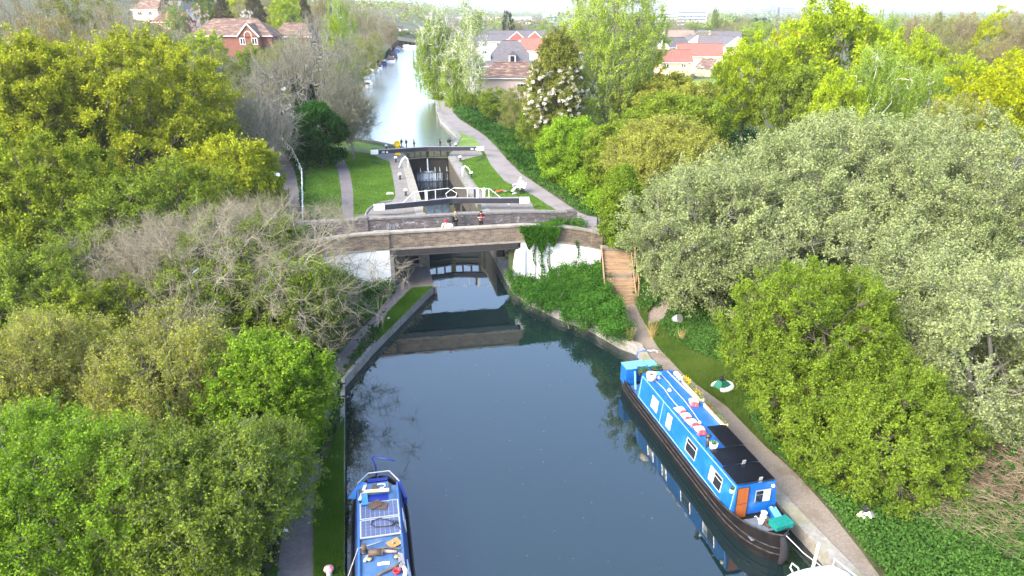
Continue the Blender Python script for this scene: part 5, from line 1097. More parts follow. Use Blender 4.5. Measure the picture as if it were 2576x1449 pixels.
# things carried by the boat
def sack(label, x, y, z, L, W, rz, seed, rx=0):
    rg_ = np.random.default_rng(seed); a = M(); n, m = 12, 8; rings = []
    for i in range(n+1):
        u = i/n*2-1; hh = .085*(1-abs(u)**3)+.008; wd = W/2*(1-.12*abs(u)**2); rings.append([(math.cos(k*2*math.pi/12)*wd, u*L/2, hh+math.sin(k*2*math.pi/12)*hh*(1+.25*math.sin(3*u+k))) for k in range(12)])
    a.loft(rings); o = a.build('compost_sack', SACK, None, True); p = BP(x, y, z); o.location = p; o.rotation_euler = (rx, 0, BRZ+rz); return tag(o, label, 'sack', None)
def sackmat():
    m = bpy.data.materials.new('printed sack'); m.use_nodes = True; N = m.node_tree.nodes; L = m.node_tree.links; b = N['Principled BSDF']; b.inputs['Roughness'].default_value = .4
    tc = N.new('ShaderNodeTexCoord'); sp = N.new('ShaderNodeSeparateXYZ'); L.new(tc.outputs['Generated'], sp.inputs[0]); r = N.new('ShaderNodeValToRGB'); r.color_ramp.interpolation = 'CONSTANT'
    e = r.color_ramp.elements; e[0].position = 0; e[0].color = (.75, .04, .07, 1); e[1].position = .22; e[1].color = (.8, .76, .66, 1); x = e.new(.80); x.color = (.78, .2, .22, 1); x = e.new(.9); x.color = (.8, .78, .7, 1); L.new(sp.outputs[1], r.inputs[0])
    n = N.new('ShaderNodeTexNoise'); n.inputs['Scale'].default_value = 7; n.inputs['Detail'].default_value = 4; L.new(tc.outputs['Object'], n.inputs['Vector']); r2 = N.new('ShaderNodeValToRGB'); r2.color_ramp.elements[0].position = .56; r2.color_ramp.elements[1].position = .6; L.new(n.outputs[0], r2.inputs[0])
    mx = N.new('ShaderNodeMix'); mx.data_type = 'RGBA'; L.new(r2.outputs[0], mx.inputs['Factor']); L.new(r.outputs[0], mx.inputs['A']); mx.inputs['B'].default_value = (.12, .16, .06, 1); L.new(mx.outputs['Result'], b.inputs['Base Color']); return m
SACK = sackmat()
for k, (x, y, lb) in enumerate([(-.56, 6.85, 'red and white compost sack at the far end of the row of four'), (-.54, 6.32, 'second compost sack of the row, counted from the stern end'), (-.53, 5.80, 'third compost sack of the row, counted from the stern end'), (-.48, 5.22, 'compost sack nearest the chimney, with the reddest end')]):
    sack(lb, x, y, 1.99+.012*k, .62, .42, .08*(-1)**k, k)
sack('red and white compost sack lying alone beside the flower boxes', .32, 7.35, 2.0, .62, .42, -.35, 9)
def planter(label, x, y, z, size, r_, m_, leaf, seed, shape='pot', name='plant_pot', nleaf=260, lh=.18, ls=.03):
    t = thing(name, label, 'plant pot', BP(x, y, z), BRZ)
    a = M()
    if shape == 'pot': a.lathe([(r_*.82, 0), (r_, size), (r_*.9, size), (r_*.85, size-.04)], n=18); a.build('pot', m_, t, True); b = M(); b.lathe([(r_*.86, size-.05), (.01, size-.03)], n=14); b.build('soil', TERRA, t)
    else:
        L_ = r_; a.box((0, 0, size/2), (.2 if shape == 'trough' else .3, L_, size)); a.build('trough', m_, t); b = M(); b.box((0, 0, size-.003), (.16 if shape == 'trough' else .26, L_-.04, .02)); b.build('soil', TERRA, t)
    if nleaf:
        rng = np.random.default_rng(seed)
        if shape == 'pot': C = np.c_[rng.normal(0, r_*.45, (nleaf, 2)), size+np.abs(rng.normal(0, lh*.5, nleaf))]
        else: C = np.c_[rng.uniform(-.12, .12, nleaf), rng.uniform(-r_/2, r_/2, nleaf), size+np.abs(rng.normal(0, lh*.5, nleaf))]
        np_mesh('leaves', leaves_np(C, ls, rng, .3), quads(nleaf), leaf, t)
    return t
HERB = leafmat('herb leaves', (.05, .14, .05), (.12, .25, .10), (.2, .35, .16))
planter('large cream tub on the stern end of the blue roof', -.64, 9.75, 1.99, .34, .24, CREAM, HERB, 1, nleaf=0)
planter('white bucket planter between chimney and solar panels', -.52, 3.86+.12, 1.99, .28, .17, WHITEP, HERB, 2, nleaf=90, lh=.08)
a = planter('small white hanging pot at the front corner of the blue cabin', -.86, 1.85, 1.55, .16, .08, WHITEP, HERB, 3, nleaf=120, lh=.1)
planter('black tray of green seedlings, left one by the stern lockers', -.62, 10.68, 1.8, .16, .5, BLACKC, HERB, 4, 'tray', 'seedling_tray', 420, .2)
planter('black tray of green seedlings, right one by the stern lockers', .08, 10.72, 1.85, .16, .5, BLACKC, HERB, 5, 'tray', 'seedling_tray', 420, .2)
for o in [x for x in bpy.data.objects if x.name.startswith('seedling_tray')]: o.rotation_euler = (0, 0, BRZ+math.pi/2)
for k, (y, lb) in enumerate([(8.75, 'pale timber trough with yellow flowers nearest the stern'), (7.85, 'pale timber trough with yellow and orange flowers, middle of the roof edge'), (6.6, 'pale timber trough with reddish plants beside the lone sack'), (5.75, 'pale timber trough with grey-green herbs just behind the solar panels')]):
    tr = planter(lb, .74, y, 1.96, .17, .92, TIMBERP, HERB, 20+k, 'trough', 'flower_trough', 160, .2, .028)
    if k < 2:
        rng = np.random.default_rng(30+k); nf = 90 if k == 0 else 45; C = np.c_[rng.uniform(-.08, .08, nf), rng.uniform(-.45, .1 if k == 0 else .3, nf)*(-1 if k == 0 else 1), rng.uniform(.2, .42, nf)]; np_mesh('flowers', leaves_np(C, .035, rng, .6), quads(nf), leafmat('yellow petals', (.7, .45, .01), (.85, .7, .01), (.8, .3, .01)), tr)
    if k == 2:
        C = np.c_[rng.uniform(-.08, .08, 90), rng.uniform(-.4, .4, 90), rng.uniform(.17, .3, 90)]; np_mesh('flowers', leaves_np(C, .03, rng, .6), quads(90), leafmat('rusty leaves', (.2, .03, .01), (.35, .1, .03)), tr)
for k, (y, lb) in enumerate([(9.95, 'small clay ring pot at the stern end of the row of three'), (9.72, 'small clay ring pot in the middle of the row of three'), (9.48, 'small clay ring pot next to the yellow flowers')]): planter(lb, .70, y, 1.97, .14, .12, CREAM, HERB, 40+k, nleaf=0)
rope('pole', 'long pale boat pole along the towpath edge of the blue roof', [BP(.42, 10.3, 2.03), BP(.55, 7.4, 2.03)], .03, TIMBERP)
o = bpy.data.objects['pole']; o['category'] = 'boat pole'
t = thing('plastic_crate', 'turquoise slotted crate perched on the bow of the blue boat', 'crate', BP(.22, .28, 1.12), BRZ+.12)
a = M(); a.box((0, 0, .09), (.72, .44, .17)); a.build('crate_body', TEAL, t, bevel=.01); a = M(); a.box((0, 0, .195), (.76, .48, .03)); a.box((0, 0, .10), (.745, .465, .025))
for k in range(6): a.box((-.3+.12*k, 0, .215), (.03, .44, .015))
for k in range(4): a.box((0, -.18+.12*k, .216), (.7, .03, .012))
a.build('crate_rim', TEAL, t); a = M()
for k in range(5): a.box((-.12+.07*k, -.223, .06), (.02, .01, .07)); 
a.build('slot', BLACKC, t)
t = thing('milk_churn', 'white churn-shaped jar standing in the front well of the blue boat', 'jar', BP(.22, 1.28, .55), BRZ); a = M(); a.lathe([(.11, 0), (.13, .05), (.13, .22), (.08, .29), (.08, .33), (.12, .36), (.12, .39)], n=16); a.build('jar_body', mat('glazed white', (.75, .72, .66), rough=.35), t, True); a = M(); a.lathe([(.10, .39), (.02, .41)], n=14); a.build('lid', CREAM, t)
t = thing('bucket', 'small white bucket with ladle in the front well of the blue boat', 'bucket', BP(.02, 1.12, .55), BRZ); a = M(); a.lathe([(.08, 0), (.11, .2), (.10, .2), (.07, .02)], n=14); a.build('bucket_body', WHITEP, t, True); a = M(); a.tube([(-.04, 0, .08), (-.16, .05, .32), (-.2, .06, .36), (-.25, .06, .33)], .013, 6); a.build('ladle', WHITEP, t)
for k, (x, y) in enumerate(((.2, .98), (.33, 1.03))):
    t = thing('boot', ('brown boot beside the white churn, nearer the bucket', 'brown boot beside the white churn, nearer the locker')[k], 'boot', BP(x, y, .55), BRZ+.3); a = M(); a.loft([[(-.05, -.14, 0), (.05, -.14, 0), (.05, -.14, .07), (-.05, -.14, .07)], [(-.055, .02, 0), (.055, .02, 0), (.055, .02, .12), (-.055, .02, .12)], [(-.05, .13, 0), (.05, .13, 0), (.05, .13, .2), (-.05, .13, .2)]]); a.build('upper', BROWN, t, bevel=.02); a = M(); a.lathe([(.06, .12), (.065, .24)], (0, .07, 0), 10); a.build('shaft', BROWN, t)
t = thing('bottle', 'dark glass bottle on the locker beside the front window', 'bottle', BP(.6, 1.42, .92), BRZ); a = M(); a.lathe([(.035, 0), (.035, .14), (.012, .2), (.012, .25)], n=10); a.build('glass', mat('bottle glass', (.01, .03, .06), rough=.1), t, True); a = M(); a.lathe([(.0365, .03), (.0365, .1)], n=10); a.build('paper_label', PAPER, t)
x, y = P(1818, 972, .65); t = thing('dinghy', 'small white inflatable dinghy with a green cover and black outboard on the verge', 'dinghy', (x, y, gz(x, y)), .5); t.scale = (.68, .68, .68)
a = M(); a.tube([(.75*math.cos(k*math.pi/9)*1.0, .55*math.sin(k*math.pi/9), .2) for k in range(-7, 8)]+[], .19, 10); a.build('tube', PAPER, t, True); a = M(); a.loft([[(-.62, -.45, .25), (.62, -.42, .25), (.62, .42, .25), (-.62, .45, .25)], [(-.35, -.2, .75), (.3, -.2, .62), (.3, .2, .62), (-.35, .2, .75)]]); a.build('cover', mat('green tarpaulin', (.01, .12, .07), rough=.5), t)
a = M(); a.ball((-.1, .1, .85), .17, 10, (1, 1, 1.3)); a.tube([(-.1, .1, .8), (0, -.3, .4)], .025, 6); a.tube([(-.1, .1, .9), (.35, .25, 1.0)], .02, 6); a.build('outboard', BLACKC, t, True)

# --- the left narrowboat
BO2 = (-5.31, 23.47); BRZ2 = math.atan2(.203, .979)
def BQ(x, y, z): c, s = math.cos(BRZ2), math.sin(BRZ2); return (BO2[0]+x*c-y*s, BO2[1]+x*s+y*c, z)
t = thing('narrowboat', 'worn dark blue narrowboat with cluttered roof and framed solar panels at the bottom left', 'boat', (*BO2, 0), BRZ2)
wf = lambda y: float(np.interp(y, [-15, -14.5, -13.5, -12, -2.2, -1.2, -.5, -.12, 0], [.05, .4, .8, 1.02, 1.04, .95, .75, .42, .1]))
hull_parts(t, -15, 0, wf, lambda y: float(np.interp(y, [-15, -12, -2, 0], [1.15, .75, .75, .85])), lambda y: float(np.interp(y, [-15, -1.92, -1.9, 0], [.68, .68, .5, .55])), HULLB)
c = cabin(t, -13, -1.9, .92, .76, .66, 1.78, mat('navy cabin paint', (.012, .04, .14), (.03, .07, .19), rough=.5, scale=3), BLUEW, rake1=-.03)
for y in (-3.4, -6): side_window(c, y, 1.3, .7, .5, .92+.66*.143, .143, GLASS, 1)
a = M(); a.box((0, -1.6, 1.1), (.75, .7, 1.1)); a.build('hatch_housing', BLUED, t); a = M(); a.box((0, -2.15, 1.86), (.78, .62, .05)); sl = a.build('hatch_slide', BLUEW, t); a = M(); a.box((0, -2.68, 1.815), (.66, .42, .02)); a.build('hatch_runner', BLUED, t)
a = M(); a.loft([[(-.36, -1.25, 1.55), (.36, -1.25, 1.55), (.36, -1.25, 1.62), (-.36, -1.25, 1.62)], [(-.36, -1.75, 1.82), (.36, -1.75, 1.82), (.36, -1.75, 1.88), (-.36, -1.75, 1.88)]]); a.build('hatch_door', BLUED, t)
a = M(); a.box((-.1, -.75, .62), (1.3, 1.3, .04)); a.build('stern_deck', GREYD, t)
a = M(); a.tube([(-.75, -1.0, .75), (-.75, -1.0, 1.35), (-.35, -.45, 1.35), (.45, -.45, 1.35), (.8, -1.1, 1.3), (.8, -1.1, .75)], .028, 6); a.build('stern_rail', ALU, t)
a = M(); a.beam((-.98, -1.75, 1.25), (-.55, -.85, 1.25), .28, .04); a.build('side_seat', mat('sky blue board', (.03, .18, .46), (.05, .22, .5), rough=.5, scale=5), t)
a = M(); a.beam((.78, -.9, 1.1), (.98, -2.0, 1.05), .1, .3); a.build('dodger', BLUED, t)
a = M(); a.tube([(-.05, -.2, .7), (-.05, -.2, 1.45), (-.16, -.05, 1.75), (-.12, -.02, 1.8), (.68, -.5, 1.82)], .03, 8); a.build('tiller', BLUED, t, True)
for i, (y0, y1) in enumerate(((-3.80, -2.93), (-4.73, -3.85))):
    a = M(); a.box((0.02, (y0+y1)/2, 1.86), (1.34, y1-y0, .04)); p_ = a.build('solar_panel', ALU, t)
    a = M()
    for k in range(8):
        for j in range(4 if i == 0 else 5): nn = 4 if i == 0 else 5; a.box((-.61+1.26*(k+.5)/8, y0+.035+(y1-y0-.07)*(j+.5)/nn, 1.882), (1.26/8-.010, (y1-y0-.07)/nn-.010, .006))
    a.build('cells', mat('blue solar cells', (.05, .07, .15), (.09, .11, .19), rough=.3, scale=30, stretch=(.2, 6, 1)), p_)
a = M()
for x_ in (-.70, .70): a.box((x_, -7.4, 1.82), (.05, 11.0, .06))
a.build('roof_rail', mat('blue rail', (.03, .12, .42), rough=.5), c)
def onroof(name, label, cat, parts, x, y, z=1.80, rz=0):
    t = thing(name, label, cat, BQ(x, y, z), BRZ2+rz)
    for nm, fn, m_, smo in parts: a = M(); fn(a); a.build(nm, m_, t, smo)
    return t
onroof('steel_plate', 'rusty brown ridged plates lying across the far solar panel', 'plate', [('upper_plate', lambda a: a.box((-.1, 0, .14), (.42, .36, .02), rz=.5), BROWN, False), ('lower_plate', lambda a: a.box((.08, -.08, .11), (.5, .34, .02), rz=-.25), BROWN, False), ('rib', lambda a: a.box((.02, .08, .17), (.4, .04, .03), rz=-.25), BROWN, False)], -.02, -3.15)
onroof('blue_board', 'sky blue plank lying at the left edge of the cluttered roof', 'plank', [('board', lambda a: a.box((0, 0, .1), (.22, .66, .04), rz=.05), MATS['sky blue board'], False), ('edge_trim', lambda a: a.box((0, -.34, .1), (.22, .02, .045)), BLUED, False)], -.47, -2.75)
onroof('driftwood', 'long weathered plank across the hatch runners', 'plank', [('plank', lambda a: a.beam((-.55, .06, .09), (.4, -.02, .09), .15, .04), TIMBERP, False), ('broken_end', lambda a: a.beam((-.68, .1, .1), (-.5, .04, .09), .07, .05), BROWN, False)], .0, -2.42, 1.86)
onroof('plank', 'white plank propped beside the hatch, left side', 'plank', [('plank', lambda a: a.beam((-.1, -.7, .06), (.12, .1, .09), .1, .03), WHITEP, False), ('end_block', lambda a: a.box((.12, .1, .1), (.12, .06, .04)), BEAMTOP, False)], -.55, -2.0)
onroof('hose_loop', 'white curved hose lying on the hatch cover', 'hose', [('hose', lambda a: a.tube([(-.14, .10, .03), (0, .13, .03), (.13, .08, .03), (.15, -.03, .03), (.05, -.12, .03), (-.05, -.13, .03)], .022, 6), WHITEP, True), ('slate', lambda a: a.box((-.22, .0, .02), (.2, .3, .02)), BROWN, False)], .13, -2.12, 1.89)
onroof('bow_saw_rope', 'tangle of black rope on the nearer solar panel', 'rope', [('coil', lambda a: a.tube([(-.5+.0, .1, .02), (-.45, .28, .02), (-.2, .36, .02), (.1, .2, .02), (.3, .0, .03), (.2, -.1, .04), (.35, .1, .05), (.42, -.1, .04), (.25, .12, .06), (.2, -.12, .05), (.0, -.1, .02), (-.35, -.05, .02), (-.5, .1, .02)], .018, 5), ROPED, True), ('loose_end', lambda a: a.tube([(.2, -.1, .03), (.42, -.2, .02), (.48, -.4, -.04)], .015, 5), ROPED, True)], .22, -4.25, 1.89)
onroof('doormat', 'brown coir mat on the right of the roof', 'mat', [('mat', lambda a: a.box((0, 0, .02), (.42, .36, .03), rz=.5), mat('coir', (.25, .13, .04), (.4, .24, .09), rough=1, scale=25), False), ('stone', lambda a: a.ball((-.04, -.05, .07), .05, 8), CONC, True)], .44, -5.1)
onroof('flue', 'short dark rusty flue pipe standing on the left of the roof', 'flue', [('pipe', lambda a: a.lathe([(.09, 0), (.08, .3), (.06, .3)], n=12), BROWN, True), ('collar', lambda a: a.lathe([(.13, 0), (.12, .04)], n=12), IRON, True)], -.52, -5.3)
onroof('log', 'sawn log lying across the roof beside the flue', 'log', [('bark', lambda a: a.tube([(-.28, .02, .11), (.14, -.05, .11)], .11, 10), BROWN, True), ('sawn_face', lambda a: a.tube([(.14, -.05, .11), (.145, -.051, .11)], .098, 10), TIMBERP, False)], -.1, -5.5)
onroof('branch', 'forked branch lying beside the coir mat', 'branch', [('limb', lambda a: a.tube([(-.45, .1, .05), (-.1, .12, .06), (.3, -.02, .05), (.45, .06, .05)], [.03, .03, .025, .015], 6), BARKD, True), ('split_limb', lambda a: a.tube([(-.3, .0, .05), (.2, -.14, .06)], .05, 6), mat('pink heartwood', (.42, .26, .2), rough=.9), True)], .3, -5.42)
for lb, x, y in (('brass mushroom vent left of the papers', -.36, -5.72), ('brass mushroom vent right of the papers', .48, -5.78), ('brass mushroom vent beside the flue', -.27, -5.38)):
    onroof('mushroom_vent', lb, 'vent', [('cap', lambda a: a.lathe([(.085, .05), (.075, .08), (.01, .1)], n=14), mat('brass', (.6, .42, .16), rough=.3, metal=.7), True), ('stem', lambda a: a.lathe([(.05, 0), (.05, .06)], n=10), BROWN, True)], x, y)
onroof('paper_sheet', 'white papers lying flat in the middle of the cluttered roof', 'paper', [('sheet', lambda a: a.box((.05, 0, .01), (.24, .13, .006), rz=-.1), PAPER, False), ('torn_sheet', lambda a: a.box((-.13, .0, .01), (.14, .12, .006), rz=.15), PAPER, False)], .08, -5.95)
onroof('bottle', 'clear plastic bottle lying by the flue', 'bottle', [('body', lambda a: a.tube([(-.05, -.12, .05), (.04, .06, .05)], .045, 8), mat('clear plastic', (.6, .68, .7), rough=.15), True), ('neck', lambda a: a.tube([(.04, .06, .05), (.06, .11, .05)], .02, 8), PAPER, True)], -.47, -5.66)
onroof('plank_stack', 'bundle of grey-white slats along the right roof edge', 'planks', [('slat', lambda a: [a.beam((.05*k, -.55+.05*k, .05+.02*(k % 2)), (.04*k, .2-.03*k, .05), .04, .03) for k in range(4)], BEAMTOP, False), ('rag', lambda a: a.tube([(.12, -.5, .08), (.18, -.7, .07), (.12, -.95, .06), (.2, -1.1, .06)], [.06, .08, .07, .04], 8), CREAM, True)], .55, -5.8)
onroof('branch', 'thick curved branch reaching the red bowl', 'branch', [('limb', lambda a: a.tube([(.3, .3, .06), (.1, .12, .06), (-.3, -.05, .06), (-.6, -.25, .06)], [.03, .045, .045, .04], 7), BARKD, True), ('stub', lambda a: a.tube([(.1, .12, .06), (.16, .0, .08)], .025, 6), BARKD, True)], .3, -6.35)
onroof('bowl', 'red plastic bowl at the right of the cluttered roof', 'bowl', [('side', lambda a: a.lathe([(.09, 0), (.12, .1), (.105, .1), (.08, .02)], n=18), RED, True), ('bottom', lambda a: a.lathe([(.085, .02), (.01, .025)], n=14), mat('dark red', (.25, .01, .02)), False)], .45, -6.42)
rope('mooring_rope', 'pale mooring rope from the left boat roof to the red-capped bollard', [BQ(.1, -4.95, 1.84), BQ(-.3, -5.05, 1.84), BQ(-.72, -5.15, 1.84), BQ(-.95, -5.4, 1.4), BQ(-1.25, -6.0, 1.0), BQ(-1.65, -6.5, .8)], .014)
x, y = P(829, 1449, .6); t = thing('mooring_bollard', 'bollard with a chipped red and white cap at the bottom of the left grass', 'bollard', (x, y, gz(x, y)), 0); a = M(); a.lathe([(.12, 0), (.09, .25), (.13, .33)], n=12); a.build('stem', WHITEP, t, True); a = M(); a.lathe([(.14, .33), (.17, .37), (.15, .45), (.06, .5), (.01, .51)], n=14); a.build('cap', mat('chipped red', (.65, .02, .06), (.75, .7, .68), rough=.5, scale=9), t, True)

# --- white cruiser at the bottom right
cx_, cy_ = P(2062, 1452, 1.35); cy_ += .55; cx_ -= .05
t = thing('cabin_cruiser', 'white cruiser cut by the bottom edge, with a white mast and bent handrails', 'boat', (cx_, cy_, 0), BRZ)
a = M(); a.loft([[(-w, y, z0), (-w*1.05, y, z1), (w*1.05, y, z1), (w, y, z0)] for w, y, z0, z1 in ((.9, .15, -.3, .75), (1.15, -.4, -.3, .9), (1.2, -3, -.3, .95), (.9, -5.2, -.3, 1.05), (.1, -6.4, .2, 1.2))]); a.build('hull', mat('white gelcoat', (.8, .82, .82), rough=.3), t)
a = M(); a.loft([[(w*math.cos(k*math.pi/10), y, .95+h_*math.sin(k*math.pi/10)**.55) for k in range(11)] for w, y, h_ in ((.5, .1, .12), (.95, -.08, .36), (1.12, -.5, .50), (1.15, -2.6, .6), (.9, -4.2, .3))]); a.build('cabin', MATS['white gelcoat'], t, True)
a = M(); a.tube([(-.1, -.2, 1.2), (.0, -.15, 2.35)], [.05, .04], 8); a.build('mast', WHITEP, t, True)
a = M(); a.tube([(-.7, -.2, 1.2), (-.85, -.1, 1.5), (-.75, -.02, 1.58), (-.55, -.1, 1.42), (-.5, -.12, 1.2)], .028, 6); a.build('handrail', ALU, t, True)
a = M(); a.tube([(.75, -.1, 1.2), (.75, -.1, 1.52), (1.0, -1.2, 1.5), (1.05, -2.5, 1.5)], .022, 6); a.build('handrail', WHITEP, t, True)

# ------------------------------------------------------------------ boats moored on the upper canal
def small_boat(label, px, py, L, W, hullc, cabc, canc, kind, name='moored_boat', rz=.17, zc=1.3):
    x, y = P(px, py, 2.1); t = thing(name, label, 'boat', (x, y, 2.1), rz, 'boats moored on the upper canal')
    hm = mat('hull '+str(hullc), hullc, rough=.4); cm = mat('cabin '+str(cabc), cabc, rough=.4); km = mat('canopy '+str(canc), canc, rough=.7)
    a = M(); w = W/2; a.loft([[(-w*s_*.9, y_, -.2), (-w*s_, y_, g), (w*s_, y_, g), (w*s_*.9, y_, -.2)] for y_, s_, g in ((0, .88, .6), (L*.15, 1, .6), (L*.7, 1, .65), (L*.9, .6, .8), (L, .06, .95))]); h_ = a.build('hull', hm, t)
    a = M(); a.box((0, L*.5, .72), (W*1.03, L*.72, .07)); a.build('gunwale', WHITEP, h_)
    if kind == 'narrow':
        a = M(); a.loft([[(-w*.88, y_, .7), (-w*.74, y_, zc), (w*.74, y_, zc), (w*.88, y_, .7)] for y_ in (L*.12, L*.85)]); c_ = a.build('cabin', cm, t)
        a = M(); a.box((0, L*.5, zc+.02), (W*.66, L*.7, .05)); a.build('roof', km, c_)
        a = M(); a.box((0, L*.12-.02, 1.0), (W*.3, .03, .5)); a.build('door', BLACKP, t)
        r_ = random.Random(int(px)); a = M()
        for k in range(7): a.box((r_.uniform(-.4, .4), r_.uniform(L*.2, L*.7), zc+.12), (.35, .4, .25), rz=r_.random())
        a.build('roof_clutter', mat('mixed clutter', (.4, .1, .1), (.5, .5, .5), scale=3, c3=(.1, .2, .4), scale2=1.5), t)
    else:
        a = M(); a.loft([[(-w*.85, y0_, .65), (-w*.7, y1_, zc), (w*.7, y1_, zc), (w*.85, y0_, .65)] for y0_, y1_ in ((L*.32, L*.34), (L*.78, L*.66))]); c_ = a.build('cabin', cm, t)
        a = M(); a.box((-w*.79, L*.5, 1.02), (.03, L*.22, .25)); a.box((w*.79, L*.5, 1.02), (.03, L*.22, .25)); a.build('window', GLASS, c_)
        a = M(); a.loft([[(w*.88*math.cos(k*math.pi/8), y_, .65+(zc-.35)*math.sin(k*math.pi/8)**.6) for k in range(9)] for y_ in (L*.06, L*.36)]); a.build('canopy', km, t)
        a = M(); a.box((0, L*.055, .95), (W*.5, .03, .4)); a.build('canopy_window', mat('brown interior', (.14, .05, .04)), t)
        a = M(); a.box((0, -.12, .5), (.3, .25, .5)); a.box((0, -.15, .0), (.1, .12, .7)); a.build('outboard', WHITEP, t)
W_ = (.75, .77, .76); N_ = (.02, .03, .12); G_ = (.35, .37, .36)
for a_ in [('white cruiser with a brown-windowed canopy, nearest of the moored boats', 924, 222, 6, 2.4, (.5, .5, .46), W_, W_, 'cruiser'), ('pale boat wrapped in grey sheeting behind the bare branches', 899, 222, 7, 2.2, G_, W_, G_, 'cruiser'),
           ('blue and red sheeted boat behind the nearest white cruiser', 918, 198, 6, 2.3, W_, (.03, .1, .5), (.3, .06, .12), 'cruiser'), ('small all-white cruiser fourth from the near end', 931, 190, 6, 2.3, W_, W_, W_, 'cruiser'),
           ('boat under a green canopy', 943, 180, 7, 2.4, W_, (.08, .16, .05), (.10, .19, .06), 'cruiser'), ('white boat with a dark cover between green canopy and navy narrowboat', 952, 175, 7, 2.3, W_, W_, (.05, .06, .08), 'cruiser')]: small_boat(*a_)
small_boat('navy narrowboat with red clutter on its roof', 965, 166, 12, 2.3, N_, N_, (.3, .32, .33), 'narrow')
small_boat('white and navy cruiser outside the navy narrowboat', 984, 157, 8, 2.9, W_, W_, (.1, .08, .1), 'cruiser', zc=1.5)
small_boat('boat under a rounded black cover', 990, 147, 10, 3.2, (.03, .03, .05), (.02, .02, .035), (.02, .02, .035), 'cruiser', zc=1.9)
small_boat('small bright blue boat near the canal bend', 999, 131, 7, 2.4, (.03, .12, .5), (.05, .2, .6), (.5, .55, .6), 'cruiser')
small_boat('grey narrowboat near the canal bend', 1003, 127, 10, 2.4, G_, G_, (.2, .3, .3), 'narrow')
small_boat('white cruiser moored broadside at the canal bend', 1012, 125, 9, 3.0, W_, W_, W_, 'cruiser', rz=-1.2, zc=1.7)

# ------------------------------------------------------------------ houses
ROOFBR = mat('brown roof tiles', (.075, .043, .04), (.125, .075, .065), rough=.9, scale=3, stretch=(1, 1, 6), c3=(.28, .2, .12), scale2=.7)
ROOFPK = mat('faded red roof tiles', (.17, .065, .05), (.24, .10, .08), rough=.9, scale=2)
ROOFGR = mat('grey roof tiles', (.07, .066, .075), (.115, .108, .118), rough=.9, scale=2)
ROOFTN = mat('tan roof tiles', (.17, .12, .1), (.24, .18, .14), rough=.9, scale=2)
WB = brickmat('red house brick', (.17, .05, .033), (.22, .075, .05), (.18, .13, .11)); WRED = mat('bright red brick', (.5, .07, .06), (.55, .1, .08), rough=.9); WOR = mat('sun-tinted orange render', (.72, .48, .26), (.78, .54, .32), rough=.9); WWH = mat('white render', (.5, .5, .5), (.56, .56, .56), rough=.9); WYE = mat('yellow render', (.75, .62, .34), rough=.9); WTN = mat('pinkish render', (.62, .47, .4), rough=.9)  # orange wall: warm sun on the house front put into its colour
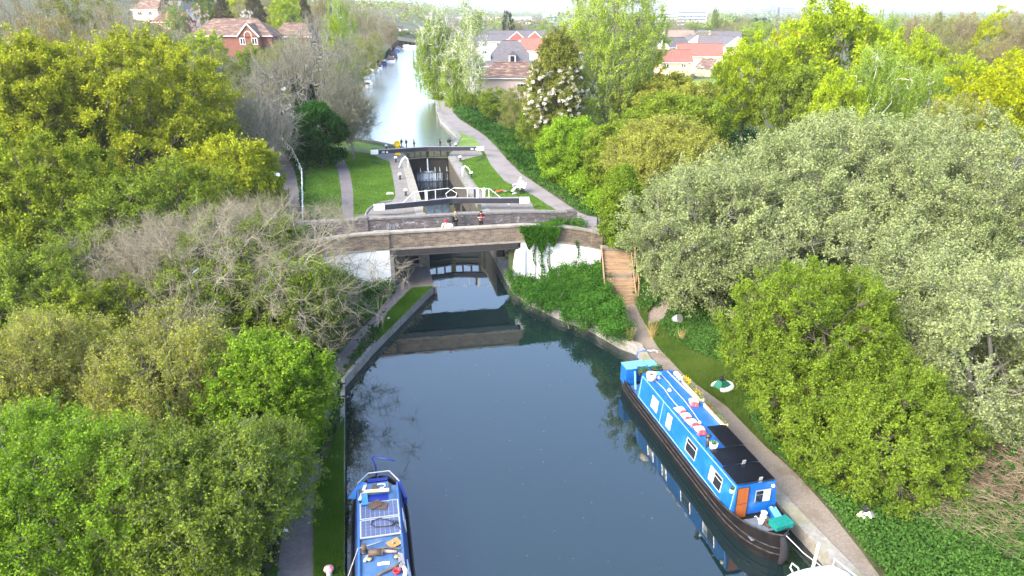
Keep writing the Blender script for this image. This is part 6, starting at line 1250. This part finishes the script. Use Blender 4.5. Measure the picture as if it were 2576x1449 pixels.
def house(label, cx, ey, t_, w, d, rise, wallm, roofm, rz=0, hip=0, gable_front=False, eave=5.1, wins=(), chim=False, name='house', parent=None, door=True, group=None, floors=2):
    """cx, ey: where the middle of the front eave shows; t_: distance"""
    X, Y, Z = D(cx, ey, t_); g = Z-eave
    t = thing(name, label, 'house', (X, Y+d/2, g), rz, group) if parent is None else parent
    a = M(); a.box((0, 0, eave/2-2), (w, d, eave+4)); wl_ = a.build('wall', wallm, t)
    o = .35; r = M()
    if not gable_front:
        h1 = hip*d/2
        r.add([(-w/2-o, -d/2-o, eave-.1), (w/2+o, -d/2-o, eave-.1), (w/2+o, d/2+o, eave-.1), (-w/2-o, d/2+o, eave-.1), (-w/2-o+h1+(0 if hip else 0), 0, eave+rise), (w/2+o-h1, 0, eave+rise)], [(0, 1, 5, 4), (2, 3, 4, 5), (1, 2, 5), (3, 0, 4), (0, 3, 2, 1)])
        if not hip:
            for s_ in (-1, 1): gm = M(); gm.add([(s_*(w/2+.36), -d/2, eave-.1), (s_*(w/2+.36), d/2, eave-.1), (s_*(w/2+.36), 0, eave+rise-.25)], [(0, 1, 2)]); gm.build('gable', wallm, wl_)
    else:
        r.add([(-w/2-o, -d/2-o, eave-.1), (w/2+o, -d/2-o, eave-.1), (w/2+o, d/2+o, eave-.1), (-w/2-o, d/2+o, eave-.1), (0, -d/2-o, eave+rise), (0, d/2+o, eave+rise)], [(0, 4, 5, 3), (1, 2, 5, 4), (0, 1, 4), (2, 3, 5), (0, 3, 2, 1)])
        gm = M(); gm.add([(-w/2, -d/2-o-.03, eave-.1), (w/2, -d/2-o-.03, eave-.1), (0, -d/2-o-.03, eave+rise-.35)], [(0, 1, 2)]); gm.build('gable', wallm, wl_)
        bb = M(); bb.beam((-w/2-o, -d/2-o-.06, eave-.1), (0, -d/2-o-.06, eave+rise), .06, .28); bb.beam((w/2+o, -d/2-o-.06, eave-.1), (0, -d/2-o-.06, eave+rise), .06, .28); bb.build('bargeboard', WHITEP, wl_)
    rf = r.build('roof', roofm, t)
    f = M(); f.box((0, -d/2-o-.03, eave-.08), (w+2*o, .1, .16)); f.build('gutter', WHITEP, rf)
    rt = M(); rt.tube([(-w/2-o+hip*d/2, 0, eave+rise+.03), (w/2+o-hip*d/2, 0, eave+rise+.03)] if not gable_front else [(0, -d/2-o, eave+rise+.03), (0, d/2+o, eave+rise+.03)], .12, 6); rt.build('ridge', roofm, rf)
    if chim: c_ = M(); c_.box((w*.3, .3, eave+rise+.1), (.8, .6, 1.8)); c_.build('chimney', wallm, rf)
    for (wx, wz, ww, wh) in wins:
        a = M(); a.box((wx, -d/2-.03, wz), (ww, .08, wh)); fr = a.build('window', WHITEP, t)
        a = M(); n_ = max(1, int(round(ww/.6)))
        for k in range(n_): a.box((wx-ww/2+ww*(k+.5)/n_, -d/2-.075, wz), (ww/n_-.14, .02, wh-.2))
        a.build('pane', GLASS, fr)
    if door: a = M(); a.box((w*.18, -d/2-.03, 1.05), (.95, .08, 2.1)); a.build('door', BLACKP, t)
    return t
w2 = lambda xs, ww=1.3, wh=1.2: [(x, z, ww, wh) for x in xs for z in (1.5, 4.0)]
h1 = house('large red-brick house with brown hipped roof and a front gable, on the left hill', 580, 90, 165, 19, 9, 3.6, WB, ROOFBR, hip=1, wins=w2([-6.5, -3, 2.8], 1.4, 1.7), chim=False)
X, Y, Z = D(580, 90, 165); ge = Z-5.1
for (xo, w_, rs) in ((4.9, 4.6, 2.7),):
    a = M(); a.box((xo, -5.6, .55), (w_, 2.6, 9.1)); wl_ = a.build('wall', WB, h1); a = M(); o = .3; yf = -7.2; yb = .5
    a.add([(xo-w_/2-o, yf, 5.0), (xo+w_/2+o, yf, 5.0), (xo+w_/2+o, yb, 5.0), (xo-w_/2-o, yb, 5.0), (xo, yf, 5.1+rs), (xo, yb, 5.1+rs)], [(0, 4, 5, 3), (1, 2, 5, 4), (2, 3, 5), (0, 3, 2, 1)]); rf = a.build('roof', ROOFBR, h1)
    a = M(); a.add([(xo-w_/2, -6.93, 5.0), (xo+w_/2, -6.93, 5.0), (xo, -6.93, 4.85+rs)], [(0, 1, 2)]); a.build('gable', WB, wl_)
    a = M(); a.beam((xo-w_/2-o, yf-.02, 4.95), (xo, yf-.02, 5.1+rs), .06, .25); a.beam((xo+w_/2+o, yf-.02, 4.95), (xo, yf-.02, 5.1+rs), .06, .25); a.build('bargeboard', WHITEP, wl_)
    a = M(); a.tube([(xo-.8, -6.95, 3.6)]+[(xo+.8*math.cos(math.pi-k*math.pi/10), -6.95, 5.3+.8*math.sin(k*math.pi/10)) for k in range(11)]+[(xo+.8, -6.95, 3.6)], .14, 5); a.build('arch', mat('pale brick arch', (.6, .42, .33)), wl_)
    for dx in (-1.35, 1.35):
        a = M(); a.box((xo+dx, -6.95, 4.0), (1.3, .1, 1.5)); fr = a.build('window', WHITEP, h1); a = M(); a.box((xo+dx-.3, -7.01, 4.0), (.42, .02, 1.2)); a.box((xo+dx+.3, -7.01, 4.0), (.42, .02, 1.2)); a.build('pane', GLASS, fr)
house('red-brick wing with a lower brown roof, right of the gabled house', 735, 92, 172, 9, 7, 3.0, WB, ROOFBR, hip=.6, wins=w2([-2.5, .5], 1.2, 1.5))
house('white two-storey house with a dark roof at the top left', 432, 27, 232, 11, 8, 3.0, WWH, mat('dark slate', (.08, .07, .08), (.12, .11, .12)), rz=-.5, hip=.7, wins=w2([-3, 0, 3], 1.6, 1.2))
house('house with a terracotta roof below the white house', 425, 56, 205, 10, 7, 2.6, WB, ROOFPK, rz=-.5, wins=w2([-2, 2]))
house('dark-roofed house with a brick chimney at the top left corner of the hill', 372, 24, 222, 10, 8, 3.2, WTN, ROOFBR, rz=-.3, hip=.5, chim=True, wins=w2([-2, 2]))
house('white-walled house with grey hipped roof and small dormer, centre estate', 1283, 166, 152, 11.5, 9, 5.0, WWH, ROOFGR, hip=.95, wins=[(-3.5, 1.5, 1.4, 1.2), (3.5, 1.5, 1.4, 1.2)])
t = [o for o in bpy.data.objects if o.get('label', '').startswith('white-walled house with grey hipped')][0]
a = M(); a.box((.5, -3.6, 6.5), (1.5, 2.0, 1.9)); dm = a.build('dormer', WWH, t); a = M(); a.add([(-.4, -4.8, 7.4), (1.4, -4.8, 7.4), (1.4, -2, 7.4), (-.4, -2, 7.4), (.5, -4.8, 8.1), (.5, -2, 8.1)], [(0, 1, 4), (1, 2, 5, 4), (0, 4, 5, 3), (0, 3, 2, 1)]); a.build('dormer_roof', ROOFGR, dm); a = M(); a.box((.5, -4.62, 6.5), (.9, .06, 1.2)); a.build('pane', GLASS, dm)
for sx in (-1, 1): a = M(); a.box((sx*5.0, -1.5, 6.2), (1.6, 4.4, 2.4)); a.build('flat_dormer', mat('pale blue cladding', (.42, .5, .56), rough=.7), t)
house('low brown-roofed house nearest the birches', 1285, 196, 128, 12, 8, 2.4, WTN, ROOFBR, hip=.8, eave=3.2, wins=[(2.0, 1.6, 1.8, 1.3), (4.4, 1.6, 1.6, 1.3)], floors=1)
t = house('long grey-roofed terrace with two bright red gables', 1330, 99, 268, 30, 8, 3.0, WYE, ROOFGR, wins=w2([-13, -11, -9, 8, 11], 1.4, 1.2))
for xo in (-4.5, 2.2):
    a = M(); a.box((xo, -4.5, 2.5), (5.4, 1.6, 6)); wl_ = a.build('wall', WRED, t); a = M(); a.add([(xo-2.7, -5.33, 5.5), (xo+2.7, -5.33, 5.5), (xo, -5.33, 7.6)], [(0, 1, 2)]); a.build('gable', WRED, wl_); a = M(); a.beam((xo-3, -5.4, 5.4), (xo, -5.4, 7.8), .05, .25); a.beam((xo+3, -5.4, 5.4), (xo, -5.4, 7.8), .05, .25); a.build('bargeboard', WHITEP, wl_)
    a = M(); a.add([(xo-3, -5.35, 5.4), (xo, -5.35, 7.8), (xo+3, -5.35, 5.4), (xo-3, 0, 5.4), (xo, 0, 7.8), (xo+3, 0, 5.4)], [(0, 1, 4, 3), (1, 2, 5, 4)]); a.build('roof', ROOFGR, t)
    for dx in (-1.1, 1.1): a = M(); a.box((xo+dx, -5.33, 4.2), (1.1, .08, 1.4)); a.build('window', WHITEP, t)
G_E = 'small estate houses beyond the poplar'
for lb, cx, ey, t_, w, d, rs, wm, rm, rz, gf_ in [
 ('faded red-roofed house right of the grey hipped roof', 1352, 128, 205, 9, 7, 3.4, WTN, ROOFPK, -.2, False), ('white-walled house with red roof behind the white-flowering tree', 1425, 132, 200, 10, 7, 3.2, WWH, ROOFPK, .3, False),
 ('tan-roofed house just left of the poplar', 1420, 108, 250, 12, 8, 3.2, WTN, ROOFTN, .2, False), ('white garage-like house left of the red gables', 1238, 105, 240, 9, 7, 2.4, WWH, ROOFGR, 0, False), ('grey-roofed house behind the birch stems', 1190, 112, 262, 12, 8, 2.8, WTN, ROOFGR, .3, False),
 ('sun-tinted orange two-storey house with dull red roof, nearest on the right', 1700, 157, 188, 8.6, 7, 3.0, WOR, ROOFPK, .0, False), ('wide yellow house with red roof behind the orange house', 1765, 142, 205, 12.5, 7, 3.4, WYE, ROOFPK, -.15, False),
 ('small brown-roofed house beside the white blossom tree', 1790, 172, 195, 5, 5, 2.2, WYE, ROOFBR, .6, True), ('grey-roofed estate house above the orange house', 1700, 118, 250, 9, 7, 3.0, WWH, ROOFGR, .5, False), ('grey-roofed estate house with white gable, middle of the row', 1748, 112, 262, 9, 7, 3.2, WWH, ROOFGR, .2, True),
 ('grey-roofed estate house at the right of the row', 1800, 112, 255, 10, 7, 3.0, WYE, ROOFGR, -.3, False), ('grey-roofed estate house touching the maple', 1845, 116, 245, 9, 7, 3.0, WYE, ROOFGR, .3, True), ('tan-roofed estate house right of the poplar', 1712, 95, 310, 13, 8, 3.0, WTN, ROOFTN, .1, False), ('slate-roofed estate house at the back of the row', 1830, 97, 320, 13, 8, 3.0, WTN, ROOFGR, -.1, False), ('pale grey-roofed house at the back, left of the slate roof', 1775, 95, 325, 10, 8, 3.0, WWH, ROOFGR, .4, True),
 ('house with half-timbered front at the canal bend', 1018, 88, 385, 9, 7, 3.0, WWH, ROOFTN, .3, True), ('grey-roofed house at the canal bend', 1003, 84, 392, 11, 8, 3.4, WWH, ROOFGR, -.3, True)]:
    house(lb, cx, ey, t_, w, d, rs, wm, rm, rz=rz, gable_front=gf_, wins=w2([-w*.28, w*.25], 1.3, 1.2), eave=5.0)
def tower(label, cx, by, t_, blocks, m_, name='office_block'):
    X, Y, Z = D(cx, by, t_); t = thing(name, label, 'building', (X, Y, 0), 0)
    for (x, w, d, hh) in blocks:
        a = M(); a.box((x, 0, hh/2), (w, d, hh)); b = a.build('block', m_, t); a = M(); n_ = max(2, int(hh/3.4))
        for k in range(1, n_): a.box((x, -d/2-.1, k*hh/n_), (w*.92, .3, hh/n_*.45))
        a.build('window_band', mat('blue grey glazing', (.12, .16, .24), rough=.3), b)
tower('white office block with banded windows on the skyline right of the poplar', 1708, 40, 900, [(-18, 26, 20, 18), (14, 38, 20, 20), (-36, 8, 12, 14)], WWH)
tower('grey towers on the right skyline, one taller with rooftop plant', 1930, 30, 1500, [(-42, 20, 20, 26), (-8, 20, 24, 24), (8, 18, 20, 33), (40, 30, 24, 27)], mat('grey tower cladding', (.3, .33, .42)), 'tower_block')
tower('hazy flat-topped block on the skyline left of the poplar', 1387, 47, 900, [(0, 20, 20, 14), (19, 13, 20, 10)], mat('grey tower cladding', (.3, .33, .42)), 'tower_block')
tower('long low white warehouse on the skyline above the estate', 1230, 50, 1000, [(0, 120, 40, 10), (-80, 40, 30, 8)], WWH, 'warehouse')
# vans by the lane
def van(label, px, py, rz):
    x, y = P(px, py, 3.6); t = thing('parked_van', label, 'van', (x, y, gz(x, y)), rz, None)
    a = M(); prof = [(-2.5, .35), (-2.5, 2.0), (-2.3, 2.15), (.9, 2.15), (1.7, 1.25), (2.4, 1.05), (2.5, .35)]
    a.loft([[(s_*.9*(1 if z_ < 1.3 else .92), y_, z_) for y_, z_ in prof] for s_ in (-1, 1)]); a.build('body', mat('white van paint', (.75, .77, .8), rough=.3), t, bevel=.05)
    a = M(); a.add([(-.78, .98, 2.08), (.78, .98, 2.08), (.82, 1.68, 1.32), (-.82, 1.68, 1.32)], [(0, 1, 2, 3)]); a.box((0, -2.52, 1.55), (1.3, .03, .5)); a.build('window', GLASS, t)
    for sx in (-.88, .88):
        for sy in (-1.6, 1.6): a = M(); a.lathe([(.33, -.1), (.33, .1)], (sx, sy, .33), 14, rotm(0, 0, math.pi/2)); w_ = a.build('wheel', BLACKC, t); a = M(); a.lathe([(.18, -.11), (.18, .11)], (sx, sy, .33), 12, rotm(0, 0, math.pi/2)); a.build('rim', ALU, w_)
    for sx in (-.65, .65): a = M(); a.box((sx, 2.48, .8), (.3, .06, .16)); a.build('headlight', GLASSP, t)
van('white van glimpsed through the grey bare tree, farther one', 712, 252, .4); van('white van glimpsed through the grey bare tree, nearer one', 722, 288, .4)

# ------------------------------------------------------------------ people
def skin_obj(name, nodes, edges, m_, parent, root=0):
    me = bpy.data.meshes.new(name); me.from_pydata([n[:3] for n in nodes], edges, []); me.materials.append(m_); o = finish(bpy.data.objects.new(name, me), parent)
    sk = o.modifiers.new('skin', 'SKIN'); sk.use_smooth_shade = True
    if not me.skin_vertices: me.attributes
    for i, n in enumerate(nodes): me.skin_vertices[0].data[i].radius = (n[3], n[4] if len(n) > 4 else n[3]); me.skin_vertices[0].data[i].use_root = (i == root)
    s = o.modifiers.new('sub', 'SUBSURF'); s.levels = 1; s.render_levels = 2; return o
def hand(nodes, edges, wi, w, dr):
    w = Vector(w); d = Vector(dr).normalized(); sd = d.cross(Vector((0, 0, 1)));
    if sd.length < .1: sd = Vector((1, 0, 0))
    sd.normalize(); p = w+d*.06; nodes.append((*p, .03, .02)); pi_ = len(nodes)-1; edges.append((wi, pi_))
    for k, (o, L_) in enumerate(((-.028, .065), (-.01, .078), (.01, .074), (.028, .06))):
        a = p+d*.04+sd*o; b = a+d*L_*.5+Vector((0, 0, -.012)); nodes.append((*a, .009)); nodes.append((*b, .008)); n = len(nodes); edges.append((pi_, n-2)); edges.append((n-2, n-1))
    a = w+d*.03+sd*.035; b = a+d*.045+sd*.015; nodes.append((*a, .010)); nodes.append((*b, .009)); n = len(nodes); edges.append((wi, n-2)); edges.append((n-2, n-1))
def person(label, loc, rz, S, J, skin, top, trou, hairm, hat=None, sleeves='long', extra=None):
    """J: joints in metres for a 1.75 m body facing +y"""
    t = thing('person', label, 'person', loc, rz); t.scale = (S, S, S)
    hd = Vector(J['head']); nk = Vector(J['neck']); ch = Vector(J['chest']); wa = Vector(J['waist']); pe = Vector(J['pelvis'])
    N = [(*pe, .14, .11), (*wa, .13, .10), (*ch, .15, .11), (*nk, .055), (*(nk+(hd-nk)*.5), .06), (*hd, .095, .105), (*(hd+(hd-nk).normalized()*.09), .07)]
    E = [(0, 1), (1, 2), (2, 3), (3, 4), (4, 5), (5, 6)]
    f = Vector(J.get('face', (0, 1, -.15))).normalized(); nose = hd+f*.115-Vector((0, 0, .01)); N.append((*nose, .016)); E.append((5, 7))
    TN = [(*pe, .155, .125), (*wa, .15, .12), (*ch, .175, .13), (*(nk-Vector((0, 0, .03))), .08)]; TE = [(0, 1), (1, 2), (2, 3)]; LN = [(*pe, .15, .12)]; LE = []
    for s, sg in (('l', -1), ('r', 1)):
        sh, el, wr = (Vector(J[k+s]) for k in ('sh', 'el', 'wr')); b = len(N); N += [(*sh, .055), (*el, .04), (*wr, .028)]; E += [(2, b), (b, b+1), (b+1, b+2)]; hand(N, E, b+2, wr, wr-el)
        b = len(TN); mid = sh+(el-sh)*.8
        if sleeves == 'long': TN += [(*sh, .075), (*el, .06), (*(el+(wr-el)*.9), .048)]; TE += [(2, b), (b, b+1), (b+1, b+2)]
        else: TN += [(*sh, .075), (*mid, .07)]; TE += [(2, b), (b, b+1)]
        hp, kn, an = (Vector(J[k+s]) for k in ('hip', 'knee', 'ank')); toe = an+Vector(J.get('toe', (0, .16, -.05))); b = len(N); N += [(*hp, .09), (*kn, .058), (*an, .04), (*toe, .035)]; E += [(0, b), (b, b+1), (b+1, b+2), (b+2, b+3)]
        b = len(LN); LN += [(*hp, .105), (*kn, .08), (*(an+(kn-an)*.08), .065)]; LE += [(0, b), (b, b+1), (b+1, b+2)]
        a = M(); a.beam(an+Vector((0, -.05, -.05)), toe+Vector((0, .04, -.0)), .1, .09); a.build('shoe', BLACKC, t, bevel=.03)
    skin_obj('body', N, E, skin, t); skin_obj('top', TN, TE, top, t); skin_obj('trousers', LN, LE, trou, t)
    side = f.cross(Vector((0, 0, 1))).normalized()
    for sgn in (-1, 1): a = M(); a.ball(hd+f*.09+side*sgn*.033+Vector((0, 0, .02)), .012, 8); a.build('eye', BLACKC, t)
    a = M(); a.box(hd+f*.1-Vector((0, 0, .045)), (.05, .02, .01)); a.build('mouth', mat('lips', (.4, .12, .1)), t)
    for sgn in (-1, 1): a = M(); a.ball(hd+side*sgn*.098, .022, 8); a.build('ear', skin, t)
    a = M(); up = (hd-nk).normalized(); a.ball(hd+up*.04-f*.02, .122, 14, (1, 1.02, .92)); a.build('hat' if hat else 'hair', hat or hairm, t, True)
    if extra: extra(t)
    return t
def stand(lean=0, arms=None, head=(0, .02, 1.64), face=(0, 1, -.15)):
    J = dict(head=head, neck=(0, 0, 1.5), chest=(0, 0, 1.32), waist=(0, 0, 1.08), pelvis=(0, 0, .95), face=face)
    for s, g in (('l', -1), ('r', 1)):
        J['sh'+s] = (g*.19, 0, 1.42); J['el'+s] = (g*.25, -.03, 1.12); J['wr'+s] = (g*.24, .08, .88); J['hip'+s] = (g*.09, 0, .9); J['knee'+s] = (g*.1, .02, .5); J['ank'+s] = (g*.1, -.02, .09)
    if arms: J.update(arms)
    return J
DECKZ = 3.30
arms = dict(elr=(.27, .12, 1.16), wrr=(.14, .38, 1.18), ell=(-.28, .05, 1.12), wrl=(-.2, .27, 1.0))
def bag(t): a = M(); a.box((.0, -.22, 1.0), (.3, .16, .42)); a.build('shoulder_bag', BLACKC, t, bevel=.04)
person('man in an olive jacket standing side-on at the rear parapet of the bridge', (*LP(-.75, -8.75), DECKZ), RZ-math.radians(80), 1.0, stand(arms=arms, face=(0, 1, -.1)), SKINB, OLIVE, BLACKC, HAIR, extra=bag)
arms2 = dict(elr=(.26, .02, 1.18), wrr=(.06, .24, 1.25), ell=(-.26, .02, 1.18), wrl=(-.06, .24, 1.22))
def tee(t): a = M(); a.tube([(.09*math.cos(k*math.pi/6), .145, 1.2+.11*math.sin(k*math.pi/6)) for k in range(13)], .02, 5); a.box((0, .15, 1.33), (.2, .02, .05)); a.box((0, .15, 1.2), (.08, .02, .06)); a.build('red_print', RED, t); a = M(); a.box((0, .29, 1.29), (.13, .02, .07)); a.build('phone', BLACKC, t)
person('boy in a black t-shirt with a red print looking at a phone on the bridge', (*LP(1.05, -8.85), DECKZ), RZ+math.pi, .88, stand(arms=arms2, head=(0, .06, 1.62), face=(0, 1, -.6)), SKIN, BLACKC, BLACKC, HAIR, sleeves='short', extra=tee)
arms3 = dict(elr=(.3, .05, 1.15), wrr=(.13, .3, 1.08), ell=(-.3, .05, 1.15), wrl=(-.02, .2, 1.33))
def scarf(t): a = M(); a.tube([(-.08, .11, 1.46), (-.1, .15, 1.3)], .03, 6); a.tube([(.1, .11, 1.46), (.13, .15, 1.2)], .03, 6); a.build('long_hair', HAIR, t)
person('woman in a crimson beanie and beige coat at the front parapet', (*LP(-1.7, -11.02), DECKZ), RZ+math.pi, .93, stand(arms=arms3, head=(0, .07, 1.62), face=(0, 1, -.8)), SKIN, BEIGE, BLACKC, HAIR, hat=PINK, extra=scarf)
t = thing('paper_bag', 'open white paper held by the woman over the front parapet', 'paper', (*LP(-1.55, -11.45), 4.52), RZ); a = M(); a.add([(-.28, -.1, .04), (.0, -.16, .0), (.3, -.08, .06), (.28, .14, .14), (0, .08, .08), (-.26, .14, .12)], [(0, 1, 4, 5), (1, 2, 3, 4)]); a.build('sheet', PAPER, t); a = M(); a.add([(-.1, 0, .09), (.2, -.03, .07), (.22, .1, .2), (-.06, .12, .2)], [(0, 1, 2, 3)]); a.build('folded_corner', PAPER, t)
J = dict(head=(0, .0, 1.28), neck=(0, -.12, 1.13), chest=(0, -.16, .95), waist=(0, -.06, .70), pelvis=(0, .08, .52), face=(0, 1, -.5), toe=(0, .12, .08))
for s, g in (('l', -1), ('r', 1)): J['sh'+s] = (g*.19, -.14, 1.06); J['el'+s] = (g*.26, .0, .82); J['wr'+s] = (g*.08, .24, .95); J['hip'+s] = (g*.09, .14, .5); J['knee'+s] = (g*.12, .58, .52); J['ank'+s] = (g*.12, .95, .12)
person('person in a white hood and pale clothes lounging on the lawn bench', (bx, by, BZ), math.radians(118), 1.0, J, SKIN, LSHIRT, LSHIRT, HAIR, hat=PAPER)
x, y = P(1295, 489, 2.5); t = thing('bag', 'pale grey bag on the grass beside the bench', 'bag', (x, y, gz(x, y)), .6); a = M(); a.ball((0, 0, .08), .2, 10, (1.4, .8, .45)); a.build('bag_body', LSHIRT, t, True); a = M(); a.tube([(-.12, 0, .15), (0, .02, .24), (.12, 0, .15)], .012, 5); a.build('handle', ALU, t)
def pigeon(label, px, py, t_, rz):
    X, Y, Z = D(px, py, t_); t = thing('pigeon', label, 'bird', (X, Y, Z), rz)
    a = M(); a.tube([(0, -.24, .02), (0, -.12, .06), (0, 0, .09), (0, .1, .13), (0, .14, .2), (0, .17, .22)], [.015, .045, .08, .06, .035, .028], 8); a.build('body', mat('grey feathers', (.3, .32, .4), (.4, .42, .5), scale=8), t, True); a = M(); a.box((0, -.02, .12), (.17, .03, .03)); a.build('wing_patch', WHITEP, t); a = M(); a.tube([(0, .19, .22), (0, .23, .21)], [.01, .004], 5); a.build('beak', BLACKC, t); a = M(); a.tube([(.02, .02, .03), (.02, .02, -.05)], .006, 4); a.tube([(-.02, .02, .03), (-.02, .02, -.05)], .006, 4); a.build('leg', RED, t)
pigeon('grey pigeon with pale neck perched in the middle of the pale bare tree', 494, 686, 36, -.6)
pigeon('grey pigeon perched lower in the pale bare tree, facing left', 545, 763, 35, 1.2)
# ------------------------------------------------------------------ air
hz = bpy.data.materials.new('air'); hz.use_nodes = True; N = hz.node_tree.nodes; N.remove(N['Principled BSDF']); v = N.new('ShaderNodeVolumePrincipled'); v.inputs['Color'].default_value = (.9, .93, .97, 1); v.inputs['Density'].default_value = .0002; v.inputs['Anisotropy'].default_value = .3
hz.node_tree.links.new(v.outputs[0], N['Material Output'].inputs['Volume'])
a = M(); a.box((0, 3200, 34), (9000, 7600, 80)); o = a.build('haze', hz); tag(o, kind='stuff')
